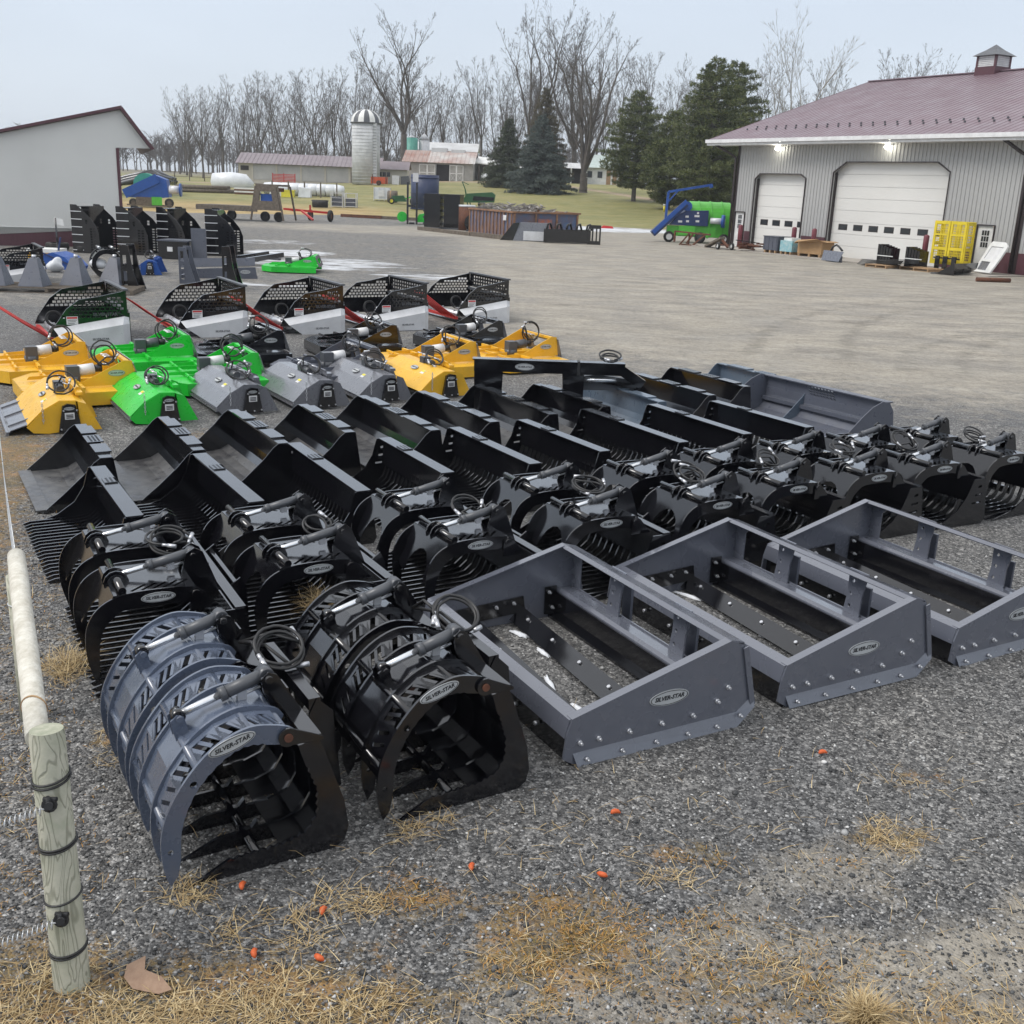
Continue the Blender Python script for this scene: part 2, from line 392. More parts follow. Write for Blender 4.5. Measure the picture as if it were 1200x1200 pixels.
# D: snow and ice
D = blob(-7.0,40,3.8,3.8,10,.80); D = np.maximum(D, blob(-9.5,45,2.2,2.5,0,.95)); D = np.maximum(D, blob(-3.0,36,2.5,1.8,0,.75))
D = np.maximum(D, blob(-7.4,31.3,1.8,.9,0,.8)); D = np.maximum(D, blob(-5.6,23.8,.8,.6,0,.75)); D = np.maximum(D, blob(5.5,83,8,4.0,0,.97)); D = np.maximum(D, blob(13,84,5,3.5,0,.8))
D = np.maximum(D, blob(-12.5,52,4,2.5,0,.7)); D = np.maximum(D, blob(-9.3,20.2,.6,.45,0,.6))
nx, ny = len(gx), len(gy)
verts = np.column_stack([GX.ravel(), GY.ravel(), GZ.ravel()])
ii = np.arange(nx*ny).reshape(ny, nx)
quads = np.column_stack([ii[:-1,:-1].ravel(), ii[:-1,1:].ravel(), ii[1:,1:].ravel(), ii[1:,:-1].ravel()])
def np_mesh(name, V, F, m=None, smooth=False):
    me = bpy.data.meshes.new(name); k = F.shape[1]
    me.vertices.add(len(V)); me.vertices.foreach_set('co', np.asarray(V, np.float32).ravel())
    me.loops.add(F.size); me.loops.foreach_set('vertex_index', F.astype(np.int32).ravel())
    me.polygons.add(len(F)); me.polygons.foreach_set('loop_start', np.arange(0, F.size, k, dtype=np.int32))
    me.polygons.foreach_set('loop_total', np.full(len(F), k, np.int32))
    if smooth: me.polygons.foreach_set('use_smooth', np.ones(len(F), bool))
    me.update(calc_edges=True)
    if m is not None: me.materials.append(m)
    return me
gme = np_mesh('ground', verts, quads, None, True)
def attr(me, name, *chs):
    a = me.attributes.new(name, 'FLOAT_COLOR', 'POINT')
    a.data.foreach_set('color', np.column_stack([c.ravel() for c in chs]).astype(np.float32).ravel())
attr(gme, 'cover', A, B, C, D)
RU = np.zeros_like(A)
def rut(pts, wd, st=1.0):
    global RU
    for (x0,y0),(x1,y1) in zip(pts[:-1], pts[1:]):
        dx, dy = x1-x0, y1-y0; t = np.clip(((GX-x0)*dx+(GY-y0)*dy)/(dx*dx+dy*dy), 0, 1); d = np.hypot(GX-x0-t*dx, GY-y0-t*dy)
        RU = np.maximum(RU, st*np.clip(1.4-d/wd, 0, 1))
for off in (0, 1.9):
    rut([(4.5+off,21),(5.4+off,24),(6.6+off,27),(8.6+off,30.5),(11.5+off,33.5),(15+off,35.5)], .32, .72)
    rut([(7.0+off*.6,19.5),(8.2+off*.6,22.5),(10.2+off*.5,25.2),(13+off*.4,27.4),(17+off*.3,29)], .30, .68)
    rut([(2.0,33+off),(6,35+off),(11,36+off*1.3),(17,36.5+off*1.5)], .34, .66)
    rut([(-1,52+off*1.4),(5,50+off*1.4),(12,46+off*1.2),(20,41+off)], .5, .62)
    rut([(-6,60+off),(2,57+off),(10,55+off)], .5, .6)
RU = np.maximum(RU, blob(11,31.5,4.2,3.2,10,.34)); RU = np.maximum(RU, blob(9.5,25,3,1.6,20,.30)); RU = np.maximum(RU, blob(3,56,7,3,0,.40)); RU = np.maximum(RU, blob(14,46,5,3,0,.36))
attr(gme, 'ruts', RU, RU, RU, RU)
attr(gme, 'farmland', lane, np.clip((-8-GX)/6,0,1)*np.clip((104-GY)/10,0,1), np.clip((GY-200)/60,0,1), np.ones_like(A))

gm, nt, bs = newmat('yard_ground'); N = nt.nodes; Lk = nt.links
geo = N.new('ShaderNodeNewGeometry'); pos = geo.outputs['Position']
at1 = N.new('ShaderNodeAttribute'); at1.attribute_name = 'cover'
at2 = N.new('ShaderNodeAttribute'); at2.attribute_name = 'farmland'
s1 = N.new('ShaderNodeSeparateColor'); Lk.new(at1.outputs['Color'], s1.inputs[0])
s2 = N.new('ShaderNodeSeparateColor'); Lk.new(at2.outputs['Color'], s2.inputs[0])
vo = N.new('ShaderNodeTexVoronoi'); vo.inputs['Scale'].default_value = 85; Lk.new(pos, vo.inputs['Vector'])
vo2 = N.new('ShaderNodeTexVoronoi'); vo2.inputs['Scale'].default_value = 38; Lk.new(pos, vo2.inputs['Vector'])
sv = N.new('ShaderNodeSeparateColor'); Lk.new(vo.outputs['Color'], sv.inputs[0])
sv2 = N.new('ShaderNodeSeparateColor'); Lk.new(vo2.outputs['Color'], sv2.inputs[0])
st = [(0.0,(.022,.022,.023)),(.35,(.058,.058,.058)),(.7,(.135,.135,.133)),(.9,(.27,.268,.262)),(1.0,(.48,.475,.46))]
g1 = _ramp(nt, sv.outputs[0], st).outputs['Color']; g2 = _ramp(nt, sv2.outputs[1], st).outputs['Color']
grav = _mixc(nt, 0.42, g1, g2)
big = _noise(nt, .55, 5, .6, pos); mid = _noise(nt, 3.3, 5, .62, pos); fine = _noise(nt, 24, 4, .6, pos)
grav = _mixc(nt, 1.0, grav, _ramp(nt, big.outputs['Fac'], [(.32,(.72,.73,.76)),(.7,(1.25,1.22,1.18))]).outputs['Color'], 'MULTIPLY')
mapd = N.new('ShaderNodeMapping'); mapd.inputs['Rotation'].default_value = (0,0,R(35)); mapd.inputs['Scale'].default_value = (.75,1.5,1); Lk.new(pos, mapd.inputs['Vector'])
trk = _noise(nt, .9, 6, .68, mapd.outputs[0])
dirt = _ramp(nt, trk.outputs['Fac'], [(.28,(.165,.145,.118)),(.40,(.295,.268,.225)),(.60,(.395,.365,.310)),(.8,(.49,.455,.395))]).outputs['Color']
spk = _noise(nt, 7, 7, .8, pos)
dirt = _mixc(nt, 1.0, dirt, _ramp(nt, spk.outputs['Fac'], [(.34,(.62,.61,.60)),(.5,(1.0,1.0,1.0)),(.66,(1.2,1.19,1.16))]).outputs['Color'], 'MULTIPLY')
dirt = _mixc(nt, 1.0, dirt, _ramp(nt, big.outputs['Fac'], [(.35,(.92,.91,.90)),(.6,(1.18,1.16,1.12))]).outputs['Color'], 'MULTIPLY')
dirt = _mixc(nt, .28, dirt, grav)
rut = N.new('ShaderNodeAttribute'); rut.attribute_name = 'ruts'; sr = N.new('ShaderNodeSeparateColor'); Lk.new(rut.outputs['Color'], sr.inputs[0])
rn_ = _noise(nt, 2.2, 7, .75, mapd.outputs[0])
moss = _ramp(nt, mid.outputs['Fac'], [(.30,(.055,.045,.020)),(.45,(.17,.11,.035)),(.55,(.24,.13,.030)),(.66,(.40,.19,.055)),(.8,(.42,.31,.17))]).outputs['Color']
moss = _mixc(nt, .35, moss, _ramp(nt, fine.outputs['Fac'], [(.35,(.06,.05,.025)),(.65,(.40,.30,.15))]).outputs['Color'])
wide = _noise(nt, .09, 6, .62, pos); wmid = _noise(nt, .5, 6, .7, pos)
lawn = _ramp(nt, wide.outputs['Fac'], [(.32,(.155,.165,.045)),(.5,(.235,.225,.075)),(.66,(.36,.30,.13))]).outputs['Color']
lawn = _mixc(nt, .5, lawn, _ramp(nt, wmid.outputs['Fac'], [(.3,(.10,.12,.035)),(.55,(.22,.20,.075)),(.75,(.36,.28,.13))]).outputs['Color'])
straw = _ramp(nt, wmid.outputs['Fac'], [(.3,(.30,.19,.075)),(.7,(.52,.38,.17))]).outputs['Color']
lawn = _mixc(nt, _math(nt,'MULTIPLY', s2.outputs[1], .85), lawn, straw)
lawn = _mixc(nt, s2.outputs[0], lawn, (.38,.27,.20))
lawn = _mixc(nt, s2.outputs[2], lawn, (.19,.17,.12))
snow = _ramp(nt, wmid.outputs['Fac'], [(.35,(.42,.43,.45)),(.6,(.66,.68,.71))]).outputs['Color']
def mask(v, n, amt, lo, hi):
    t = _math(nt, 'ADD', v, _math(nt, 'MULTIPLY', _math(nt, 'SUBTRACT', n, .5), amt)); return _maprange(nt, t, lo, hi, 0, 1)
mA = mask(s1.outputs[0], mid.outputs['Fac'], .9, .32, .72)
mB = _math(nt,'MULTIPLY', mask(s1.outputs[1], _noise(nt, 11, 8, .78, pos).outputs['Fac'], 3.2, .42, .85), _maprange(nt, sv.outputs[2], .15, .5, .35, .95))
mC = mask(s1.outputs[2], wmid.outputs['Fac'], .7, .42, .6)
mD = mask(at1.outputs['Alpha'], _noise(nt, .9, 7, .72, mapd.outputs[0]).outputs['Fac'], 2.2, .62, .95)
mR = _maprange(nt, _math(nt,'ADD', sr.outputs[0], _math(nt,'MULTIPLY', _math(nt,'SUBTRACT', rn_.outputs['Fac'], .5), 2.2)), .50, 1.05, 0, .6)
c = _mixc(nt, mA, grav, dirt); c = _mixc(nt, mR, c, (.085,.078,.060)); c = _mixc(nt, mB, c, moss); c = _mixc(nt, mC, c, lawn); c = _mixc(nt, mD, c, snow)
Lk.new(c, bs.inputs['Base Color'])
Lk.new(_maprange(nt, big.outputs['Fac'], .3, .7, .55, .9), bs.inputs['Roughness'])
hh = _math(nt, 'ADD', _math(nt, 'MULTIPLY', vo.outputs['Distance'], -.9), _math(nt, 'MULTIPLY', vo2.outputs['Distance'], -.6))
hh = _math(nt, 'ADD', hh, _math(nt, 'MULTIPLY', fine.outputs['Fac'], 1.2))
Lk.new(_bump(nt, hh, .8, .012), bs.inputs['Normal'])
gme.materials.append(gm); M['ground'] = gm
go = link('ground', gme); tag(go, kind='structure')

def gz(x, y):
    ix = np.clip(np.searchsorted(gx, x)-1, 0, nx-2); iy = np.clip(np.searchsorted(gy, y)-1, 0, ny-2)
    fx = (x-gx[ix])/(gx[ix+1]-gx[ix]); fy = (y-gy[iy])/(gy[iy+1]-gy[iy])
    return (GZ[iy,ix]*(1-fx)+GZ[iy,ix+1]*fx)*(1-fy)+(GZ[iy+1,ix]*(1-fx)+GZ[iy+1,ix+1]*fx)*fy

# loose stones lying on the gravel near the fence and in front of the first machines
ico_v = []; ph = (1+5**.5)/2
for a in (-1,1):
    for b in (-ph,ph): ico_v += [(0,a,b),(a,b,0),(b,0,a)]
ico_v = np.array(ico_v)/math.sqrt(1+ph*ph)
from itertools import combinations
ico_f = [t for t in combinations(range(12),3) if all(abs(np.linalg.norm(ico_v[i]-ico_v[j])-1.0515) < .01 for i,j in combinations(t,2))]
ico_f = np.array([t if np.dot(np.cross(ico_v[t[1]]-ico_v[t[0]], ico_v[t[2]]-ico_v[t[0]]), ico_v[t[0]]) > 0 else t[::-1] for t in ico_f])
oct_v = np.array([(1,0,0),(-1,0,0),(0,1,0),(0,-1,0),(0,0,1),(0,0,-1.)]); oct_f = np.array([(0,2,4),(2,1,4),(1,3,4),(3,0,4),(2,0,5),(1,2,5),(3,1,5),(0,3,5)])
def stones(n, seed, name, m, smin, smax, yr):
    bv, bf = (oct_v, oct_f) if n > 5000 else (ico_v, ico_f); nb = len(bv)
    rs = np.random.RandomState(seed)
    y = yr[0] + (yr[1]-yr[0])*rs.rand(n)**1.7; x = (rs.rand(n)*2-1)*(.62*y+.5)
    Bv = np.clip((-2.55-.42*(y-3.2)-x)/.8, 0, 1)
    keep = rs.rand(n) > Bv*.75; x, y = x[keep], y[keep]; n = len(x)
    s = smin + (smax-smin)*rs.rand(n)**2.5
    V = (bv[None]+(rs.rand(n,nb,3)-.5)*(.7 if nb == 6 else .3))*(s[:,None,None]*np.stack([.8+rs.rand(n)*.6,.7+rs.rand(n)*.5,.45+rs.rand(n)*.4],1)[:,None,:])
    a = rs.rand(n)*6.28; ca, sa = np.cos(a), np.sin(a)
    X = V[:,:,0]*ca[:,None]-V[:,:,1]*sa[:,None]+x[:,None]; Y = V[:,:,0]*sa[:,None]+V[:,:,1]*ca[:,None]+y[:,None]
    Z = V[:,:,2]+(gz(x,y)+s*.2)[:,None]
    F = (bf[None]+(np.arange(n)*nb)[:,None,None]).reshape(-1,3)
    me = np_mesh(name, np.stack([X,Y,Z],2).reshape(-1,3), F, m); o = link(name, me); return o
sm, nt, bs = newmat('gravel_stone'); oi = nt.nodes.new('ShaderNodeNewGeometry')
Lk = nt.links
r_ = _ramp(nt, oi.outputs['Random Per Island'], [(0,(.025,.026,.027)),(.4,(.075,.076,.077)),(.72,(.17,.171,.17)),(.92,(.36,.36,.355)),(1,(.62,.615,.60))])
Lk.new(r_.outputs['Color'], bs.inputs['Base Color']); bs.inputs['Roughness'].default_value = .6
M['stone'] = sm
tag(stones(72000, 5, 'gravel', sm, .0038, .0115, (2.6, 9.5)), 'loose grey crushed gravel scattered over the yard in front of the machines', 'gravel', kind='stuff')
tag(stones(500, 6, 'pebbles', sm, .011, .019, (2.6, 8)), 'larger pale and dark pebbles lying loose on the crushed gravel', 'pebbles', kind='stuff')
# ------------------------------------------------------------------ buckets
FX, FZ, FY = (1,0,0), (0,0,1), (0,1,0)
SIDE_S = [(-.67,0),(-.65,.025),(-.48,.165),(-.30,.325),(-.20,.435),(-.15,.47),(-.03,.47),(.03,.05),(0,0)]
def curve_back(x0, r, zt, xt=-.06):
    """floor at z .012 from x0, curving up into a leaning back"""
    return [(x0,.012),(-.34,.012),(-.24,.03),(-.155,.075),(-.10,.14),(-.075,.22),(xt,zt)]
def smooth_bucket(w, m, floor='black_worn', label='', group=None):
    t = thing('smooth_bucket', label, 'bucket', group=group)
    MB().sheet(curve_back(-.68,0,.47)[:4], -w/2+.006, w/2-.006, .009).build('floor', floor, t)
    MB().sheet(curve_back(-.68,0,.47)[3:], -w/2+.006, w/2-.006, .009).build('shell', m, t)
    b = MB(); b.sheet([(-.155,.078),(-.098,.142),(-.070,.222),(-.055,.462)], -w/2+.009, w/2-.009, -.012); b.build('back_sheet', m, t)
    b = MB(); b.box(-.72,-.60,-w/2+.01,w/2-.01,.024,.036); e = b.build('cutting_edge', floor, t)
    for s in (-1,1):
        MB().plate(SIDE_S, [], .010, (0, s*w/2, 0), FX, FZ).build('side_plate', m, t)
    r = MB(); r.box(-.145,-.035,-w/2+.006,w/2-.006,.462,.474); r.box(-.045,-.035,-w/2+.006,w/2-.006,.34,.461); r.build('top_rail', m, t)
    for k, y in enumerate((-w*.27, w*.27)):
        MB().box(-.155,-.01,y-w*.11,y+w*.11,.475,.490).build('hitch_plate', m, t)
    holes = [slot(-.115+.034*i, -.12+.044*j, .02, .032) for i in range(3) for j in range(6)]
    MB().plate(rect(-.16,-.01,-.16,.145), [tuple(h) for h in holes], .012, (0,0,.484), FX, FY).build('step_tread', m, t)
    q = MB(); q.bar((-.02,-.42,.46),(.05,-.42,.06),.012,.12,(0,1,0)); q.bar((-.02,.42,.46),(.05,.42,.06),.012,.12,(0,1,0)); q.split('hitch_web', m, t)
    return t
RSIDE = [(-.66,0),(-.45,.07),(-.30,.17),(-.215,.30),(-.175,.44),(-.165,.47),(-.03,.47),(.03,.05),(0,0)]
RSLOT = [slot(-.10,.38,.055,.022,.15), slot(-.105,.30,.09,.020,.08), slot(-.12,.22,.13,.018,.05)]
def tine_profile(x0):
    up = [(x0,.028),(x0+.06,.045),(-.30,.045),(-.21,.06),(-.145,.11),(-.115,.18),(-.105,.30)]
    lo = [(-.06,.30),(-.065,.17),(-.10,.07),(-.17,.0),(x0+.03,0)]
    return up + lo
def rake_tines(t, w, x0, m='black', gap=.082):
    n = int((w-.06)/gap); me = MB().plate(tine_profile(x0), [], .016, (0,0,0), FX, FZ).mesh('tine', M[m])
    for i in range(n):
        link('tine', me, t, (0, -w/2 + (i+.5)*w/n, 0))
def rake_bucket(w, m='black', label='', group=None, x0=-.74):
    t = thing('rake_bucket', label, 'bucket', group=group)
    rake_tines(t, w, x0, m)
    b = MB(); b.sheet([(-.104,.20),(-.096,.27),(-.085,.465)], -w/2+.006, w/2-.006, .010); b.build('back_plate', m, t)
    for s in (-1,1):
        MB().plate(RSIDE, RSLOT, .012, (0,s*w/2,0), FX, FZ).build('side_plate', m, t)
    r = MB(); r.box(-.15,-.02,-w/2+.007,w/2-.007,.462,.476); r.box(-.035,-.02,-w/2+.007,w/2-.007,.36,.461); r.build('top_rail', m, t)
    MB().box(-.30,-.22,-w/2+.007,w/2-.007,-.012,.0).build('cross_bar', m, t)
    MB().box(-.50,-.45,-w/2+.007,w/2-.007,-.012,.0).build('cross_bar', m, t)
    holes = [slot(-.10+.034*i, -.07+.030*j, .018, .018) for i in range(3) for j in range(5)]
    MB().plate(rect(-.13,-.025,-.09,.075), holes, .010, (0,w*.17,.482), FX, FY).build('step_tread', m, t)
    return t

# ------------------------------------------------------------------ hydraulic bits
def cylinder(parent, rear, front, rr=.030, frac=.56):
    rear = Vector(rear); front = Vector(front); d = front-rear; mid = rear + d*frac
    c = MB().cyl(rear, mid, rr, n=14); 
    c.cyl(mid-d.normalized()*.02, mid+d.normalized()*.012, rr*1.12, n=14); c.cyl(rear-Vector((0,.035,0)), rear+Vector((0,.035,0)), rr*1.15, n=12)
    o = c.build('hydraulic_cylinder', 'barrel', parent)
    MB().cyl(mid, front, rr*.58, n=12).build('rod', 'chrome', o)
    p = MB(); p.cyl(front-Vector((0,.03,0)), front+Vector((0,.03,0)), rr*1.0, n=10); p.build('rod_eye', 'black', o)
    q = MB(); off = Vector((0,0,-rr*1.7)); q.cyl(rear+d*.06+off, rear+d*.34+off, rr*.26, n=6); q.box(rear.x+d.x*.30-.012, rear.x+d.x*.30+.03, rear.y-.012, rear.y+.012, (rear+d*.3).z-rr*2.3, (rear+d*.3).z-rr*.6)
    q.build('oil_line', 'zinc', o); return o
def hose_loop(parent, c, r, seed=0, turns=2, tilt=.5, hr=.0085, end=None):
    rs = random.Random(seed); b = MB(); f = MB()
    for k in range(turns):
        rk = r*(1+rs.uniform(-.16,.12)); cx, cy, cz = c[0]+rs.uniform(-.02,.02), c[1]+rs.uniform(-.03,.03), c[2]+rs.uniform(-.01,.03)
        tl = tilt + rs.uniform(-.25,.25); pts = []
        a0 = rs.uniform(0,6.28); span = 6.28*rs.uniform(.8,1.05)
        for i in range(25):
            a = a0+span*i/24; x = math.cos(a)*rk; y = math.sin(a)*rk*rs.uniform(.97,1.03)
            pts.append((cx+x, cy+y*math.cos(tl), cz+y*math.sin(tl)+.012*k))
        b.tube(pts, hr, 7)
        p = Vector(pts[-1]); d = (p-Vector(pts[-2])).normalized()
        f.cyl(p, p+d*.035, hr*1.15, n=8); f.cyl(p+d*.035, p+d*.09, hr*1.6, n=8)
        if end: b.tube([Vector(pts[0]), (Vector(pts[0])+Vector(end))/2+Vector((0,0,.05)), Vector(end)], hr, 7)
    o = b.build('hose', 'rubber', parent); f.split('coupler', 'zinc', o); return o

# ------------------------------------------------------------------ rock grapple: rake bucket, two clamping lids
def rock_grapple(w=1.55, label='', group=None, seed=0):
    t = thing('rock_grapple', label, 'grapple', group=group)
    rake_tines(t, w, -.93)
    side = [(-.86,0),(-.55,.06),(-.38,.15),(-.27,.28),(-.20,.43),(-.19,.455),(-.03,.455),(.04,.06),(0,0)]
    for s in (-1,1):
        MB().plate(side, RSLOT, .012, (0,s*w/2,0), FX, FZ).build('side_plate', 'black', t)
    b = MB(); b.sheet([(-.104,.20),(-.10,.27),(-.095,.452)], -w/2+.007, w/2-.007, .010); b.build('back_plate', 'black', t)
    r = MB(); r.box(-.085,-.02,-w/2+.007,w/2-.007,.450,.464); r.box(-.035,-.02,-w/2+.007,w/2-.007,.30,.449); r.build('top_rail', 'black', t)
    MB().box(-.34,-.27,-w/2+.007,w/2-.007,-.012,0).build('cross_bar', 'black', t)
    arm = [(-.24,.56),(-.30,.60),(-.42,.615),(-.66,.615),(-.78,.59),(-.87,.535),(-.925,.45),(-.945,.35),(-.94,.22),(-.90,.06),(-.885,.06),(-.875,.20),(-.865,.32),(-.835,.41),(-.775,.475),(-.69,.515),(-.42,.52),(-.30,.50),(-.24,.52)]
    arm = [arm[0]] + smooth(arm[1:10], 3) + smooth(arm[10:17], 3) + arm[17:]
    lw = .55
    for sgn in (-1,1):
        yc = sgn*(w/2-.10-lw/2)
        holes = [slot(-.37-.062*i, -lw/2+.085, .13, .020, .75) for i in range(5)] + [slot(-.36-.068*i, lw/2-.12, .09, .020, -.75) for i in range(4)]
        lid = MB().plate([(-.30,-lw/2),(-.30,lw/2),(-.77,lw/2),(-.77,-lw/2)], holes, .008, (0,yc,.602), FX, FY).build('lid', 'black', t)
        fr = MB()
        O = Vector((-.77,yc,.602)); V = Vector((-.15,0,-.32)).normalized()
        notch = arc(0, .34, .155, 180, 360, 8, ry=.22)
        fr.plate([(-lw/2,0)]+[(-lw/2,.30),(-.20,.33)]+[(x,y+.0) for x,y in notch]+[(.20,.33),(lw/2,.30),(lw/2,0)], [], .008, O, (0,1,0), V)
        fr.build('lid_front', 'black', lid)
        for s in (-1,1):
            MB().plate(arm, [circ(-.30,.56,.012,8)], .014, (0,yc+s*lw/2,0), FX, FZ).build('arm', 'black', lid)
        MB().cyl((-.72,yc-lw/2,.628),(-.72,yc+lw/2,.628),.024,n=12).build('cross_tube', 'black', lid)
        k = MB()
        for d in (-.035,.035):
            k.plate(arc(-.72,.60,.075,-20,200,8), [], .010, (0,yc+d,0), FX, FZ); k.plate(circ(-.72,.60,.06,12), [], .010, (0,yc+d*1.9,0), FX, FZ)
        k.cyl((-.72,yc-.08,.63),(-.72,yc+.08,.63),.014); k.build('rod_bracket', 'black', lid)
        tw = MB()
        for d in (-.05,.05):
            tw.plate([(-.32,.47),(-.335,.62),(-.30,.74),(-.25,.77),(-.20,.74),(-.10,.47)], [circ(-.26,.72,.014,8)], .012, (0,yc+d,0), FX, FZ)
        tw.box(-.19,-.165,yc-.05,yc+.05,.50,.66); tw.cyl((-.26,yc-.07,.72),(-.26,yc+.07,.72),.018,n=10); tw.build('tower', 'black', t)
        tb = MB(); tb.cyl((-.30,yc-lw/2-.03,.56),(-.30,yc-lw/2+.05,.56),.026,n=12); tb.cyl((-.30,yc+lw/2-.05,.56),(-.30,yc+lw/2+.03,.56),.026,n=12)
        for s in (-1,1):
            tb.plate([(-.34,.46),(-.335,.575),(-.30,.60),(-.26,.575),(-.16,.46)], [], .010, (0,yc+s*(lw/2+.016),0), FX, FZ)
        tb.split('hinge', 'black', t)
        cylinder(t, (-.26,yc,.725), (-.72,yc,.632), .029)
    hose_loop(t, (-.33,-.02,.66), .125, seed, 3, .35, end=(-.14,0,.56))
    logo(t, (-.52,-w/2+.10-.010,.567), FX, FZ, .20, .062)
    b = MB()
    for s in (-1,1): b.plate([(.02,.02),(-.02,.45),(.05,.50),(.09,.42),(.10,.05)], [], .014, (0,s*.36,0), FX, FZ)
    b.box(.012,.04,-.35,.35,.40,.46); b.box(.05,.09,-.35,.35,.05,.12); b.build('hitch_frame', 'black', t)
    return t

# ------------------------------------------------------------------ big clamshell root grapple
def root_grapple(upper, label, seed, w=1.42):
    t = thing('root_grapple', label, 'grapple')
    lowo = [(-.74,0),(-.07,0),(-.02,.03),(0,.10),(-.02,.24),(-.12,.54),(-.14,.585),(-.235,.575)]
    lowi_w = [(-.20,.46),(-.155,.33),(-.155,.21),(-.20,.135),(-.30,.10),(-.56,.09)]
    lowi_n = [(-.17,.46),(-.12,.31),(-.115,.19),(-.16,.115),(-.26,.082),(-.56,.075)]
    scal = []                                                    # gripping teeth cut along the inside edge
    pw = lowi_w
    for i in range(len(pw)-1):
        (x0,z0),(x1,z1) = pw[i], pw[i+1]; L = math.hypot(x1-x0,z1-z0); n = max(1,int(L/.034))
        for j in range(n):
            a, b_ = j/n, (j+.5)/n; nx_, nz_ = (z1-z0)/L, -(x1-x0)/L
            scal += [(x0+(x1-x0)*a, z0+(z1-z0)*a), (x0+(x1-x0)*b_-nx_*.010, z0+(z1-z0)*b_-nz_*.010)]
    scal.append(pw[-1])
    for s in (-1,1):
        MB().plate(lowo+scal, [], .016, (0,s*w/2,0), FX, FZ).build('side_plate', 'black', t)
    me = MB().plate(lowo+lowi_n, [], .016, (0,0,0), FX, FZ).mesh('lower_tine', M['black'])
    for i in range(1,7): link('lower_tine', me, t, (0,-w/2+w*i/7,0))
    b = MB(); b.sheet([(-.30,.012),(-.17,.03),(-.095,.085),(-.08,.17),(-.09,.31),(-.175,.52),(-.19,.57)], -w/2+.01, w/2-.01, .01); b.build('back_plate', 'black', t)
    c = MB(); c.cyl((-.42,-w/2,.03),(-.42,w/2,.03),.022,n=10); c.box(-.20,-.12,-w/2+.01,w/2-.01,.588,.60); c.split('cross_tube', 'black', t)
    for i in range(1,7):
        y = -w/2+w*i/7
        MB().plate([(-.47,.055),(-.46,.12),(-.43,.085),(-.405,.085),(-.375,.12),(-.365,.055)], [], .03, (0,y,0), FX, FZ).build('wear_lug', 'black', t)
    outer = [(-.82,.03),(-.845,.12),(-.85,.26),(-.82,.38),(-.75,.505),(-.65,.62),(-.55,.685),(-.45,.715),(-.36,.705),(-.27,.675),(-.235,.635),(-.25,.60),(-.29,.595)]
    inner = [(-.38,.615),(-.46,.625),(-.54,.60),(-.62,.54),(-.69,.46),(-.74,.36),(-.765,.26),(-.77,.16),(-.785,.08)]
    outer = smooth(outer[:2+9], 3) + outer[-2:]; inner = smooth(inner, 2)
    sc2 = []
    for i in range(len(inner)-1):
        (x0,z0),(x1,z1) = inner[i], inner[i+1]
        sc2 += [(x0, z0), ((x0+x1)/2, (z0+z1)/2+.007)]
    sc2.append(inner[-1])
    um = upper; gap = .10; lw = (w-gap)/2; mid_path = [(-.30,.668),(-.375,.684),(-.46,.688),(-.56,.660),(-.672,.580),(-.758,.468),(-.812,.352),(-.828,.24)]
    for sgn in (-1,1):
        yc = sgn*(gap/2+lw/2)
        lid = MB().cyl((-.285,yc-lw/2-.012,.635),(-.285,yc+lw/2+.012,.635),.022,n=12).build('lid', um, t)
        ys = [-lw/2, -lw/6-.02, lw/6+.02, lw/2]
        for y in ys:
            MB().plate(outer+sc2, [circ(-.70,.50,.017,10),circ(-.812,.20,.013,10)], .016, (0,yc+y,0), FX, FZ).build('rib', um, lid)
        for (a, b_) in ((ys[0]+.009,ys[1]-.009),(ys[2]+.009,ys[3]-.009)):
            wd = b_-a
            for i in range(len(mid_path)-1):
                (x0,z0),(x1,z1) = mid_path[i], mid_path[i+1]; L = math.hypot(x1-x0,z1-z0)
                n = 3 if L > .13 else 2
                holes = [slot(L*(k+.5)/n, wd*.5, .019, wd*.58, -.42 if sgn*(a+b_) > 0 else .42) for k in range(n)]
                MB().plate(rect(0,L,0,wd), holes, .007, (x0,yc+a,z0), Vector((x1-x0,0,z1-z0))/L, FY).build('slotted_sheet', um, lid)
        MB().sheet(mid_path, yc+ys[1]+.009, yc+ys[2]-.009, .006).build('centre_sheet', um, lid)
        for (x, z) in ((-.44,.672),(-.675,.565),(-.815,.30)):
            MB().cyl((x,yc-lw/2,z),(x,yc+lw/2,z),.021,n=12).build('cross_tube', um, lid)
        k = MB()
        for d in (-.035,.035): k.plate([(-.64,.59),(-.66,.67),(-.69,.685),(-.72,.66),(-.70,.56)], [], .012, (0,yc+d,0), FX, FZ)
        k.cyl((-.68,yc-.05,.665),(-.68,yc+.05,.665),.016); k.build('rod_bracket', um, lid)
        tw = MB()
        for d in (-.05,.05):
            tw.plate([(-.24,.58),(-.30,.72),(-.31,.79),(-.275,.82),(-.235,.80),(-.11,.58)], [circ(-.275,.785,.014,8)], .014, (0,yc+d,0), FX, FZ)
        tw.cyl((-.275,yc-.075,.785),(-.275,yc+.075,.785),.018,n=10); tw.box(-.20,-.18,yc-.05,yc+.05,.60,.72); tw.build('tower', 'black', t)
        hg = MB()
        for s in (-1,1):
            hg.plate(circ(-.285,.635,.045,14), [], .012, (0,yc+s*(lw/2+.02),0), FX, FZ); hg.plate([(-.285,.68),(-.12,.60),(-.12,.585),(-.285,.59)], [], .010, (0,yc+s*(lw/2+.012),0), FX, FZ)
        hg.split('hinge', 'black', t)
        pin = MB(); pin.cyl((-.285,yc-lw/2-.034,.635),(-.285,yc-lw/2-.02,.635),.020,n=12); pin.build('pin', 'rust', t)
        cylinder(t, (-.275,yc,.79), (-.68,yc,.668), .031, .5)
